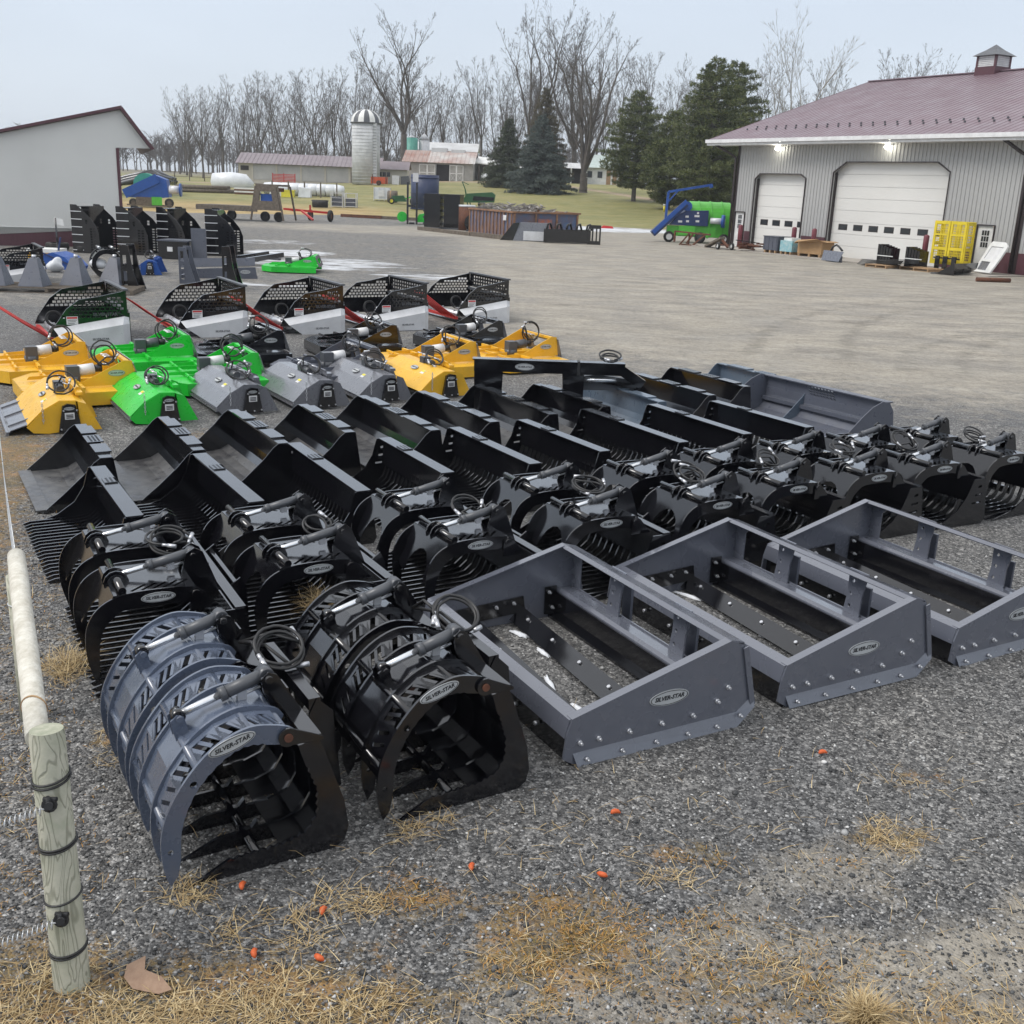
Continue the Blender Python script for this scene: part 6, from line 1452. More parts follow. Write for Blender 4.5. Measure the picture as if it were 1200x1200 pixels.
f=MB(); f.box(4.4,6.3,.8,.9,0,2.35); f.build('doorway_shade_sheet','black_trim',ob)  # dark sheet behind the doorway, its colour stands in for indoor shade
for x0,x1 in ((2.1,4.35),(6.35,8.3)):
    d = MB(); d.box(x0,x1,-.14,-.08,.05,2.3); d=d.build('sliding_door',oldw,ob)
    for (xa,xb) in ((x0,(x0+x1)/2),((x0+x1)/2,x1)):
        f=MB(); f.bar((xa+.06,-.16,.1),(xb-.06,-.16,1.15),.09,.03); f.bar((xb-.06,-.165,.1),(xa+.06,-.165,1.15),.09,.03); f.box(xa,xa+.1,-.175,-.142,.05,2.3); f.box(xb-.1,xb,-.175,-.142,.05,2.3); f.box(xa,xb,-.18,-.145,.05,.16); f.box(xa,xb,-.18,-.145,1.15,1.26); f.box(xa,xb,-.18,-.145,2.19,2.3); f.build('door_brace','white',d)
f=MB(); f.add([(-.3,-.5,2.55),(3.3,-.5,2.55),(3.3,3.6,4.2),(-.3,3.6,4.2)],[(0,1,2,3)]); f.build('roof',rr3,ob)
f=MB(); f.add([(3.3,-.5,2.55),(9.9,-.5,2.55),(9.9,3.6,4.2),(3.3,3.6,4.2)],[(0,1,2,3)]); f.add([(-.3,3.6,4.2),(9.9,3.6,4.2),(9.9,7.6,2.6),(-.3,7.6,2.6)],[(0,1,2,3)]); f.build('roof',rr,ob)
f=MB(); f.add([(-.25,0,0),(-.25,7,0),(-.25,7,2.6),(-.25,3.6,4.15),(-.25,0,2.6)],[(0,4,3,2,1)]); f.add([(9.62,0,0),(9.62,7,0),(9.62,7,2.6),(9.62,3.6,4.15),(9.62,0,2.6)],[(0,1,2,3,4)]); f.split('gable_wall',oldw,ob)
me=MB().bar((0,-.5,2.58),(0,3.6,4.23),.05,.04).mesh('roof_seam',rr)
for i in range(17): link('roof_seam',me,ob,(0+.6*i,0,0))
for (x0,x1,z1) in ((3.4,5.6,4.6),(6.2,8.1,4.45)):
    f=MB(); f.box(x0,x1,3.2,4.8,3.6,z1); f.build('roof_patch',rr2,ob)
# taller pale barn behind and the white low wing to the right
b2 = thing('pale_tin_barn','taller pale tin clad barn rising behind the old board barn','barn',(-17.5,170.0,3.2),0)
f=MB(); f.box(0,10,0,7,0,4.4); f.build('wall',rr2,b2); f=MB(); f.add([(-.3,-.3,4.3),(10.3,-.3,4.3),(10.3,3.5,5.6),(-.3,3.5,5.6),(10.3,7.3,4.3),(-.3,7.3,4.3)],[(0,1,2,3),(3,2,4,5)]); f.build('roof',rr2,b2)
me=MB().box(-.03,.03,-.05,-.002,0,4.3).mesh('wall_rib',rr2)
for i in range(20): link('wall_rib',me,b2,(.25+.5*i,0,0))
tealroof = mat('teal_tank_top',(.12,.40,.32),.5)
t = thing('teal_roof_tank','small teal green tank behind the pale barn roof','tank',(-17.0,168.0,3.2)); f=MB(); f.cyl((0,0,0),(0,0,5.9),.9,n=16); f.build('shell',tealroof,t); f=MB(); f.cyl((0,0,5.9),(0,0,6.2),.75,.2,n=16); f.build('cap','silver',t)
t = thing('grey_bin','round grey grain bin with pointed cap behind the pale barn','grain bin',(-15.2,168.5,3.2)); f=MB(); f.cyl((0,0,0),(0,0,5.7),.8,n=16); f.build('shell','silver',t); f=MB(); f.cyl((0,0,5.7),(0,0,6.6),.85,.08,n=16); f.build('cap','silver',t)
wg = thing('white_wing','low white roofed open shed with dark openings behind the lawn','shed',(-7.6,160.0,3.3),R(-3))
f=MB(); f.add([(-.2,-.5,2.6),(7.4,-.5,2.05),(7.4,2.6,2.9),(-.2,2.6,3.5)],[(0,1,2,3)]); f.add([(-.2,-.5,2.45),(7.4,-.5,1.9),(7.4,-.5,2.05),(-.2,-.5,2.6)],[(0,1,2,3)]); f.build('roof','white',wg)
f=MB(); f.box(0,7.3,2.3,2.5,0,2.4); f.build('back_wall',oldw,wg)
for i in range(11): MB().box(.2+.68*i,.36+.68*i+.1*(i%3),-.1,.1,0,2.45-.05*i).build('post','oldwood',wg)
for x_,w_ in ((1.6,.5),(5.2,.9)): MB().box(x_,x_+w_,.3,.45,0,2.0).build('panel',oldw,wg)
wg2 = thing('open_shed','pale roofed shed with dark open bays behind the blue spruce','shed',(-.9,162.0,3.4),0)
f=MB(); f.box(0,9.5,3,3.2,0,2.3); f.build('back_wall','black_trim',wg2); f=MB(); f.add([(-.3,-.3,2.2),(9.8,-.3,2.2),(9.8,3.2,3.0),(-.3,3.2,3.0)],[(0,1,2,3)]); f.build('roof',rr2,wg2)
for i in range(6): MB().box(1.85*i,1.85*i+.2,-.1,.1,0,2.25).build('post','white',wg2)
for x_,lab,m_,s_ in ((-5.6,'white oval tank among posts under the low shed','plastic_white',.55),(-3.2,'small yellow drum beside the low shed','ink_yellow',.35)):
    t = thing('yard_tank',lab,'tank',(x_,158.0,3.4)); f=MB(); f.tube([(-.6,0,.5),(-.5,0,.5),(.5,0,.5),(.6,0,.5)],[.2,s_,s_,.2],14); f.build('shell',m_,t); f=MB(); f.box(-.4,.4,-.2,.2,0,.15); f.build('saddle','barrel',t)
wh = thing('white_house','small white house with pale green tin roof between the trees','house',(8.3,165.0,3.45),R(-4))
f=MB(); f.box(0,6.5,0,6,0,2.5); f.build('wall','white',wh); f=MB(); f.add([(-.4,-.5,2.4),(6.9,-.5,2.4),(5.4,3,4.3),(1.0,3,4.3)],[(0,1,2,3)]); f.add([(-.4,-.5,2.4),(1.0,3,4.3),(-.4,6.5,2.4)],[(0,1,2)]); f.add([(6.9,-.5,2.4),(6.9,6.5,2.4),(5.4,3,4.3)],[(0,1,2)]); f.build('roof',mat('pale_green_tin',(.50,.58,.55),.5),wh)
for x_ in (.8,2.3): 
    w1=MB().box(x_,x_+.7,-.04,-.005,1.0,1.9).build('window','barrel',wh); MB().box(x_+.06,x_+.64,-.055,-.042,1.06,1.84).build('pane','glass',w1)
for x_ in (3.6,4.5,5.4):
    w1=MB().box(x_,x_+.62,-.04,-.005,.1,2.1).build('door_leaf','yellow' if False else 'wood',wh)
# pylon marker and bench-like things on the lawn
t = simple('lawn_marker','small white marker post on the lawn under the pines','post',at(13.7,109.0)); f=MB(); f.cyl((0,0,0),(0,0,.55),.1,n=8); f.build('pole','ink_yellow',t); f=MB(); f.cyl((0,0,.55),(0,0,.7),.11,n=8); f.build('cap','white',t)
t = simple('garden_bench','dark wooden bench on the lawn before the low shed','bench',at(-2.9,143.0)); f=MB(); f.box(-1.4,1.4,-.3,.3,.42,.5); f.build('seat','oldwood',t); f=MB(); f.box(-1.4,1.4,.25,.3,.6,.95); f.build('backrest','oldwood',t)
for x_ in (-1.2,1.2): MB().box(x_-.08,x_+.08,-.3,.3,0,.419).build('leg','oldwood',t)
# pasture fence by the tree line
fn = thing('pasture_fence','weathered grey board fence along the tree line left of the long shed','fence',at(-56.0,165.0))
for i in range(9): MB().bar((2.2*i,0,-.1),(2.2*i,0,1.3),.12,.12).build('post','oldwood',fn)
for z in (.55,1.15): 
    for i in range(8): MB().bar((2.2*i+.1,-.1,z),(2.2*i+2.1,-.1,z),.04,.07).build('rail','oldwood',fn)
fn = thing('wire_fence','row of grey steel posts standing behind the white bale tube','fence',at(-24.0,112.0))
for i in range(5): MB().bar((1.6*i-1.0,-1.2,0),(1.6*i-1.0,-1.2,1.45),.12,.12).build('post','oldwood',fn)
for z in (.5,.9,1.3): MB().bar((-1.0,-1.2,z),(5.4,-1.2,z),.02,.02).build('wire','zinc',fn)
for q_,lab in (((6.4,84.8),'orange scrap of plastic on the snowy drive edge'),((3.0,79.5),'red scrap lying on the snowy drive')):
    t = simple('litter', lab, 'litter', at(*q_)); f=MB(); f.prism([(-.5,0),(.5,0),(.4,.16),(-.3,.2)],-.12,.12); f.build('scrap','ink_red',t)
# ------------------------------------------------------------------ trees
barkm = mat('grey_bark',(.125,.110,.096),.9,col2=(.085,.074,.065),nscale=2.0)
palebark = mat('pale_bark',(.36,.34,.31),.85,col2=(.28,.26,.235),nscale=2.0)
def tubes_np(segs, n):
    P0 = np.array([s[0] for s in segs]); P1 = np.array([s[1] for s in segs]); r0 = np.array([s[2] for s in segs]); r1 = np.array([s[3] for s in segs])
    D = P1-P0; D /= np.linalg.norm(D,axis=1,keepdims=True)+1e-9
    ref = np.where(np.abs(D[:,2:3])<.9, np.array([[0,0,1.]]), np.array([[1.,0,0]])); A_ = np.cross(D,ref); A_ /= np.linalg.norm(A_,axis=1,keepdims=True)+1e-9; B_ = np.cross(D,A_)
    V = []
    for P_,r_ in ((P0,r0),(P1,r1)):
        for j in range(n):
            t = 2*math.pi*j/n; V.append(P_+(A_*math.cos(t)+B_*math.sin(t))*r_[:,None])
    V = np.stack(V,1); k = len(segs); base = (np.arange(k)*2*n)[:,None]
    F = np.concatenate([np.stack([base[:,0]+j, base[:,0]+(j+1)%n, base[:,0]+n+(j+1)%n, base[:,0]+n+j],1) for j in range(n)])
    return V.reshape(-1,3), F
def bare_tree_mesh(seed, H=18.0, spread=.34, fork=.28, leaders=4, depth=5, lean=0.0, twig=.018, dens=1.0, rt=None):
    rs = random.Random(seed); thick = []; thin = []
    rt = rt or H*.0125
    def rv(d, a):
        o = d.orthogonal().normalized(); o.rotate(Matrix.Rotation(rs.uniform(0,6.283),3,d)); v = (d*math.cos(a)+o*math.sin(a)); return v.normalized()
    def grow(p, d, L, r, lev):
        n = max(2, int(L/ (1.1 if lev < 2 else .8))); seg = L/n; pts = [(p, r)]; cur = p; dd = d
        for i in range(n):
            dd = (dd + Vector((rs.gauss(0,.09),rs.gauss(0,.09),rs.gauss(.05,.05)))*(1.0 if lev<3 else 1.5)).normalized()
            nx_ = cur + dd*seg; rr_ = max(twig*.6, r*(1-(i+1)/n*(.55 if lev < 2 else .7)))
            (thick if r > .09 else thin).append((tuple(cur), tuple(nx_), pts[-1][1], rr_)); cur = nx_; pts.append((cur, rr_))
            if lev < depth and i >= (1 if lev == 0 else 0):
                k = (1 if lev < 2 else 2 if rs.random() < .55*dens else 1) if rs.random() < (.9*dens if lev < 4 else .75*dens) else 0
                for _ in range(k):
                    nd = rv(dd, rs.uniform(.35,.85)); nd.z = nd.z*.8+.22; nd.normalize()
                    frac = (1-i/n*.55); grow(cur, nd, L*rs.uniform(.34,.55)*frac, max(twig, rr_*rs.uniform(.38,.58)), lev+1)
        if lev < depth: 
            for _ in range(2): grow(cur, rv(dd, rs.uniform(.15,.45)), L*rs.uniform(.3,.45), max(twig, pts[-1][1]*.8), lev+1)
    trunkH = H*fork; d0 = Vector((lean, rs.uniform(-.03,.03), 1)).normalized()
    p = Vector((0,0,-.3)); trunk = []; n = 5; r = rt*1.25
    for i in range(n):
        q = p + d0*((trunkH+.3)/n) + Vector((rs.uniform(-.05,.05),rs.uniform(-.05,.05),0)); r2 = rt*(1.05-.04*i); trunk.append((tuple(p), tuple(q), r if i else rt*1.55, r2)); p = q; r = r2
    for k in range(leaders):
        a = 6.283*k/leaders+rs.uniform(-.5,.5); tl = rs.uniform(.3,1.0)*spread
        d = Vector((math.cos(a)*tl+lean, math.sin(a)*tl, 1)).normalized(); grow(p, d, (H-trunkH)*rs.uniform(.62,.80), rt*rs.uniform(.42,.62), 1)
    V1,F1 = tubes_np(trunk, 10); m1 = np_mesh('trunk', V1, F1, barkm, True)
    if thick:
        Va,Fa = tubes_np(thick, 5)
    Vb,Fb = tubes_np(thin, 3)
    if thick: V = np.concatenate([Va,Vb]); F = np.concatenate([Fa,Fb+len(Va)])
    else: V,F = Vb,Fb
    return m1, np_mesh('crown', V, F, barkm, False), len(F)
tv = []
for s_, kw in ((1,dict(H=18,spread=.42,fork=.20,leaders=5)),(2,dict(H=18,spread=.42,fork=.30,leaders=5)),(3,dict(H=18,spread=.30,fork=.30,leaders=4)),
               (4,dict(H=18,spread=.52,fork=.20,leaders=5)),(5,dict(H=18,spread=.36,fork=.36,leaders=4)),(6,dict(H=18,spread=.36,fork=.16,leaders=4))):
    tv.append(bare_tree_mesh(s_*13, depth=5, twig=.017, dens=.78, **kw))
def tree(v, x, y, H, lab, group=None, rz=None, m=None, base=18.0, wx=1.0):
    t = thing('bare_tree', lab, 'tree', at(x,y), rz if rz is not None else rng.uniform(0,6.28), group)
    s_ = H/base; t.scale = (s_*wx, s_*wx, s_)
    for nm, me in (('trunk',v[0]),('crown',v[1])):
        o = link(nm, me, t)
        if m is not None: o.material_slots[0].link = 'OBJECT'; o.material_slots[0].material = m
    return t
def P2X(u, Y): # lateral position of picture column u (1200 wide) at depth Y, horizon row
    return (u-592)/1257.0*Y*.975
grp = 'bare trees along the tree line'
front = [(208,205,12.0,'small leaning bare tree at the far left end of the tree line'),(222,192,13.5,'bare tree at the left end beside the open haze'),(245,188,14.5,None),(268,192,15.5,None),(290,200,16.5,None),(318,186,14.5,None),(334,196,15.5,None),
         (352,184,16.0,None),(372,190,17.5,None),(388,198,16.0,None),(402,186,18.0,None),(420,200,16.0,None),(432,192,15.5,None),(478,196,15.0,None),(497,188,16.0,'bare tree standing just right of the tallest left one'),
         (522,200,14.5,None),(541,190,17.8,'slim upright bare tree left of the two giants'),(560,198,15.0,None),(574,188,16.5,None),(622,196,18.0,None),(662,190,19.0,None),(704,196,19.0,None),(728,184,18.5,'bare tree right of the big lawn tree, behind the young pine'),(748,190,18.0,None),(770,196,16.5,'slender bare tree just left of the dark pines'),(790,200,14,None)]
FL = ['']*2+['third from its left end','fourth from its left end','fifth from its left end','above the left end of the long shed','above the white silage mound','above the red gates','above the middle of the long shed roof','with leaning trunk above the shed roof','left of the silo, forked low','tallest just left of the silo','directly behind the silo','just left of the tall dark one','between the tall dark tree and the old barn','','above the old barn','','above the pale tin barn','slender, left of the giant above the low shed','between the two giants','above the brownish evergreen','right of the lawn tree crown','','above the young pine','','between the pines and the workshop']
FL = [q for q in FL if q]
for i, (u, Y, H, lab) in enumerate(front):
    tree(tv[i%6], P2X(u,Y), Y, H*1.0, lab or ('grey leafless tree in the row, '+FL.pop(0)), grp)
for i in range(46):
    u = 195+13.2*i+rng.uniform(-5,5); Y = rng.uniform(215,262); tree(tv[(i*5+2)%6], P2X(u,Y), Y, rng.uniform(13,18), 'bare grey leafless tree in the dense row behind the farm', grp, wx=.9)
bigA = bare_tree_mesh(107, H=22, spread=.85, fork=.32, leaders=5, depth=5, twig=.018, dens=.85, rt=.5)
tree(bigA, P2X(452,165), 165, 20.5, 'tall dark bare tree with wide open crown right of the silo', None, 1.0, None, 22)
bigB = bare_tree_mesh(222, H=23, spread=.50, fork=.22, leaders=5, depth=5, twig=.018, dens=.8, rt=.45)
tree(bigB, P2X(598,168), 168, 22.0, 'very tall bare tree rising behind the white roofed low shed', None, 2.0, None, 23)
bigC = bare_tree_mesh(345, H=23, spread=.55, fork=.20, leaders=5, depth=5, twig=.018, dens=.8, rt=.42)
tree(bigC, P2X(648,172), 172, 23.5, 'very tall bare tree right behind the dark spruces', None, 0.5, None, 23)
bigD = bare_tree_mesh(417, H=17, spread=.60, fork=.13, leaders=6, depth=5, twig=.014, dens=.8, rt=.5)
tree(bigD, 6.9, 132.4, 17.0, 'big bare tree with thick dark trunk standing on the lawn', None, 4.0, None, 17, .92)
bigE = bare_tree_mesh(433, H=15, spread=.36, fork=.10, leaders=6, depth=4, twig=.013, dens=.95, rt=.18)
tree(bigE, 26.5, 112.0, 15.8, 'pale barked slender tree rising behind the workshop roof, leftmost', None, 4.0, palebark, 15)
for u, Y, H, lab in ((930,150,15.5,'bare tree behind the workshop roof right of the pale barked one'),(962,165,13,'low bare tree above the middle of the mauve roof'),(1008,150,17.5,'bare spreading tree above the mauve roof'),(1030,160,17.0,'bare tree above the roof near the ridge end'),
                     (1062,155,16.0,'bare tree above the mauve roof left of the cupola'),(1092,170,16.0,'bare tree just left of the cupola'),(1185,180,14,'bare tree at the right edge above the roof'),(905,170,14,'bare tree partly hidden behind the pale barked tree'),(860,175,17,'bare tree behind the dark pines')):
    tree(tv[rng.randrange(6)], P2X(u,Y), Y, H, lab)
# far hazy wood
segs = []
rs_ = random.Random(5)
for i in range(420):
    x = rs_.uniform(-190,120); y = rs_.uniform(285,380); z = ground_z(x,y); h = rs_.uniform(6,9.5); p = Vector((x,y,z-.3)); d = Vector((rs_.uniform(-.1,.1),0,1)).normalized()
    segs.append((tuple(p),tuple(p+d*h),.22,.06))
    for k in range(16):
        q = p+d*h*rs_.uniform(.25,.95); a = rs_.uniform(0,6.28); L = rs_.uniform(2,4.2); e_ = Vector((math.cos(a)*.6,math.sin(a)*.6,.8)); w1 = q+e_*L; segs.append((tuple(q),tuple(w1),.08,.04))
        for j in range(3): f_ = Vector((math.cos(a+rs_.uniform(-1,1)),math.sin(a),rs_.uniform(.2,1))); q2 = q+e_*L*rs_.uniform(.3,1); segs.append((tuple(q2),tuple(q2+f_*1.4),.05,.03))
V,F = tubes_np(segs,3); o = link('distant_wood', np_mesh('distant_wood', V, F, barkm)); tag(o,'hazy grey band of distant leafless wood on the horizon','woodland',kind='stuff')

# evergreens: needle sprays on whorled limbs
def needle_mat(name, a, b, c):
    m, nt, bs = newmat(name); g_ = nt.nodes.new('ShaderNodeNewGeometry')
    r_ = _ramp(nt, g_.outputs['Random Per Island'], [(0,a),(.55,b),(1,c)]); nt.links.new(r_.outputs['Color'], bs.inputs['Base Color']); bs.inputs['Roughness'].default_value=.7; return m
pine_m = needle_mat('white_pine_needles',(.045,.065,.020),(.105,.130,.042),(.205,.215,.085))
spruce_m = needle_mat('dark_spruce_needles',(.035,.050,.028),(.065,.082,.045),(.11,.12,.07))
blue_m = needle_mat('blue_spruce_needles',(.048,.066,.058),(.088,.112,.100),(.150,.178,.160))
brown_m = needle_mat('brownish_cedar_needles',(.065,.060,.034),(.11,.095,.055),(.16,.135,.08))
def conifer(seed, H, Rb, low, nm, lab, x, y, style='spruce', cat='tree', pw=.85):
    rs = np.random.RandomState(seed); t = thing('pine_tree' if style=='pine' else 'spruce_tree', lab, cat, at(x,y))
    trunk = [((0,0,-.3),(0,0,H*.5),H*.020+.05,H*.012),((0,0,H*.5),(0,0,H*.97),H*.012,.03)]; limbs = []; C = []; DR_ = []
    z = low
    while z < H*.985:
        f = (z-low)/(H-low); prof = (1-f)**pw if style=='spruce' else (min(1,(f+.18)*2.2)*(1-f)**.62 if f < 1 else 0); n = int(5+4*(1-f)); a0 = rs.rand()*6.28
        for k in range(n):
            L = Rb*prof*rs.uniform(.66,1.12)+.15; a = a0+6.283*k/n+rs.uniform(-.25,.25); dz = (-.18 if style=='spruce' else .12)+rs.uniform(-.1,.1)
            d = np.array([math.cos(a),math.sin(a),dz]); p0 = np.array([0,0,z+rs.uniform(-.15,.15)]); limbs.append((tuple(p0),tuple(p0+d*L*.92),.02+L*.012,.012))
            m = max(2,int(L/.26)) 
            for j in range(m):
                s_ = (j+.7)/m
                if s_ < .22: continue
                for q in range(3 if style=='spruce' else 3):
                    side = rs.uniform(-.30,.30)*L*(1-s_*.5) ; c = p0+d*L*s_+np.array([-math.sin(a),math.cos(a),0])*side+np.array([0,0,rs.uniform(-.10,.14) if style=='pine' else rs.uniform(-.14,.05)])
                    C.append(c); DR_.append(d+np.array([-math.sin(a),math.cos(a),0])*(side/L*1.5)+np.array([0,0,.35 if style=='pine' else -.1]))
        z += (.30 if style=='spruce' else .46)*(H/12)**.5*rs.uniform(.85,1.15)
    C = np.array(C); D = np.array(DR_); D /= np.linalg.norm(D,axis=1,keepdims=True); k = 13; N_ = len(C)
    sz = .33 if style=='pine' else .27
    dirs = D[:,None,:]*.75+rs.normal(size=(N_,k,3))*.55; dirs /= np.linalg.norm(dirs,axis=2,keepdims=True)
    tip = C[:,None,:]+dirs*sz*(.7+.6*rs.rand(N_,k,1)); sd = np.cross(dirs, rs.normal(size=(N_,k,3))); sd /= np.linalg.norm(sd,axis=2,keepdims=True)+1e-9
    w_ = sz*.085; base = C[:,None,:]+rs.normal(size=(N_,k,3))*.05
    V = np.stack([base, base+dirs*sz*.5+sd*w_, tip, base+dirs*sz*.5-sd*w_],2).reshape(-1,3); F = np.arange(len(V)).reshape(-1,4)
    V1,F1 = tubes_np(trunk,9); link('trunk', np_mesh('trunk',V1,F1,barkm,True), t); V2,F2 = tubes_np(limbs,4); link('branches', np_mesh('branches',V2,F2,barkm), t)
    link('crown', np_mesh('crown',V,F,nm), t); return t
conifer(1, 11.0, 4.7, 1.5, pine_m, 'young green pine with rounded crown standing alone on the lawn', 11.7, 120.0, 'pine')
conifer(2, 13.6, 5.4, 1.0, pine_m, 'large dark green pine beside the workshop, above the green bagger', 16.6, 102.0, 'pine')
conifer(3, 14.0, 3.8, .8, spruce_m, 'dark pointed spruce behind the large pine by the workshop', 18.9, 122.0, 'spruce')
conifer(4, 14.0, 5.2, .8, pine_m, 'tall green pine close to the workshop corner', 19.6, 108.0, 'pine')
conifer(9, 9.4, 3.8, .6, pine_m, 'pale green young pine between the lone pine and the large ones', 14.4, 112.0, 'pine')
conifer(5, 12.0, 4.0, .5, brown_m, 'dark brownish evergreen behind the blue spruce', 2.2, 140.0, 'spruce')
conifer(6, 8.6, 4.4, .5, blue_m, 'dense blue green spruce on the lawn before the farm sheds', 1.7, 128.0, 'spruce')
conifer(7, 8.2, 3.4, .6, spruce_m, 'small dark spruce left of the blue spruce', -2.2, 138.0, 'spruce')
conifer(8, 11.5, 3.0, 1.0, brown_m, 'brownish cedar seen above the workshop roof', 33.5, 130.0, 'spruce')
conifer(10, 11.8, 3.2, 1.0, brown_m, 'spreading dark evergreen just above the mauve roof slope', 39.5, 128.0, 'pine')
# ------------------------------------------------------------------ foreground: fence posts, springs, grass and litter
pm, nt, bs = newmat('weathered_post_wood'); Lk = nt.links
tc = nt.nodes.new('ShaderNodeTexCoord'); mp = nt.nodes.new('ShaderNodeMapping'); mp.inputs['Scale'].default_value = (9,9,2.6); Lk.new(tc.outputs['Object'], mp.inputs['Vector'])
w_ = nt.nodes.new('ShaderNodeTexNoise'); w_.inputs['Scale'].default_value=1.0; w_.inputs['Detail'].default_value=1.5; w_.inputs['Distortion'].default_value=1.1; Lk.new(mp.outputs[0], w_.inputs['Vector'])
sn = _math(nt,'SINE',_math(nt,'MULTIPLY',w_.outputs['Fac'],62)); ln = _maprange(nt, sn, .45,1.0,0,1)
b2_ = _noise(nt, 5, 4, .6, tc.outputs['Object']); base = _ramp(nt,b2_.outputs['Fac'],[(.3,(.36,.37,.28)),(.55,(.50,.49,.40)),(.75,(.30,.33,.23))]).outputs['Color']
Lk.new(_mixc(nt,_math(nt,'MULTIPLY',ln,.55),base,(.14,.145,.10)), bs.inputs['Base Color']); bs.inputs['Roughness'].default_value=.85
fn_ = _noise(nt, 60, 4, .7, tc.outputs['Object']); Lk.new(_bump(nt,_math(nt,'ADD',_math(nt,'MULTIPLY',ln,-1.0),fn_.outputs['Fac']),.5,.004), bs.inputs['Normal'])
endm = mat('post_end_grain',(.42,.42,.33),.9,col2=(.28,.30,.22),nscale=30)
railm = mat('pale_peeled_rail',(.70,.68,.61),.85,col2=(.52,.49,.42),nscale=11,bump=.6,bscale=45,dust=.5,dustcol=(.30,.28,.20))
post = thing('fence_post','round weathered wooden fence post with black wire bands in the left foreground','fence post',(-1.62,3.40,0))
TOP = Vector((-.045,.09,1.04))      # leans very slightly
f = MB(); f.tube([(0,0,-.05),tuple(TOP*.3),tuple(TOP*.7),tuple(TOP*.97),tuple(TOP)],[.068,.065,.063,.062,.059],24,False); f.build('timber', pm, post)
f = MB(); f.cyl(tuple(TOP*.985),tuple(TOP),.0585,n=24); 
for i in range(4): pass
f.build('end_face', endm, post)
def ring(h, tilt, m='rubber', r=.067, th=.0045):
    c = TOP*(h/1.04); f = MB(); f.tube([(c.x+r*math.cos(a/28*6.2832),c.y+r*math.sin(a/28*6.2832),c.z+tilt*math.sin(a/28*6.2832+1)) for a in range(29)],th,7,False); return f.build('wire_band', m, post)
for h, t_ in ((.86,.012),(.845,.012),(.60,.010),(.590,.010),(.38,.012),(.165,.008),(.155,.010)): ring(h, t_)
def insul(h):
    c = TOP*(h/1.04); f = MB(); 
    f.cyl((c.x+.02,c.y-.063,c.z),(c.x+.03,c.y-.105,c.z+.01),.015,n=10); f.cyl((c.x+.025,c.y-.085,c.z+.005),(c.x+.026,c.y-.092,c.z+.006),.028,n=12)
    f.cyl((c.x-.0,c.y-.075,c.z+.02),(c.x+.05,c.y-.080,c.z+.025),.009,n=8); f.cyl((c.x+.022,c.y-.09,c.z-.02),(c.x+.022,c.y-.09,c.z+.04),.008,n=8); f.build('insulator','rubber',post)
insul(.79); insul(.33)
M['galv'] = mat('galvanised_wire',(.62,.64,.66),.35,metal=.6)
for h, lab in ((.775,'galvanised spring gate wire stretching left from the upper insulator'),(.32,'galvanised spring gate wire stretching left from the lower insulator')):
    c = TOP*(h/1.04)+Vector((-1.62,3.40,0)); t = thing('gate_spring', lab, 'fence spring', tuple(c), 0, 'spring wires on the fence post')
    pts = []; n = 560; 
    p0 = Vector((-.0,-.09,0)); p1 = Vector((-1.1,-.52,-.12))
    d = (p1-p0); u_ = d.normalized(); a_ = u_.cross(Vector((0,0,1))).normalized(); b_ = a_.cross(u_)
    for i in range(n):
        f_ = i/n; c_ = p0+d*f_+Vector((0,0,-.05*math.sin(math.pi*f_))); an = f_*6.2832*70; pts.append(c_+a_*(.018*math.cos(an))+b_*(.018*math.sin(an)))
    f = MB(); f.tube(pts,.0023,4,False); f.build('coil','galv',t); f = MB(); f.tube([(.02,-.08,.0),(.0,-.10,.01),(-.02,-.09,0)],.003,6); f.build('hook','galv',t)
far = Vector((-2.69,5.47,0))
p2 = thing('fence_post','second wooden fence post under the far end of the pale rail','fence post',tuple(far)); f=MB(); f.tube([(0,0,-.05),(0,0,.45),(0,0,.86)],[.058,.056,.055],18); f.build('timber', pm, p2); f=MB(); f.tube([(.058*math.cos(a/20*6.2832),.058*math.sin(a/20*6.2832),.7) for a in range(21)],.004,6,False); f.build('wire_band','galv',p2)
rl = thing('fence_rail','pale peeled round rail running from the near post back to the second one','fence rail',(0,0,0))
a_ = Vector((-1.715,3.52,.985)); b_ = Vector((-2.70,5.51,.955)); rl.location = a_
f=MB(); f.tube([(0,0,0)]+[tuple((b_-a_)*k+Vector((0,0,.006*math.sin(9*k)))) for k in (.2,.4,.6,.8,1.0)],[.043,.044,.046,.045,.047,.046],20); f.build('pole', railm, rl)
f=MB(); f.tube([tuple((b_-a_)*.12+Vector((.05*math.cos(t_*.33),0,.05*math.sin(t_*.33)))) for t_ in range(20)],.004,6); f.build('rope_end','wood',rl)
wf = thing('wire_fence','thin fence wires running back from the second post along the left edge','fence wire',(-2.70,5.51,0))
for k,z in enumerate((.93,.75,.55)):
    f=MB(); f.tube([(0,0,z),(-.87,1.72,z-.03),(-1.9,3.8,z-.02),(-3.8,7.5,z)],.003,4); f.build('wire','galv',wf)
for q_ in ((-3.8,7.5),): f=MB(); f.cyl((q_[0],q_[1],-.05),(q_[0],q_[1],1.0),.02,n=8); f.build('stake','oldwood',wf)

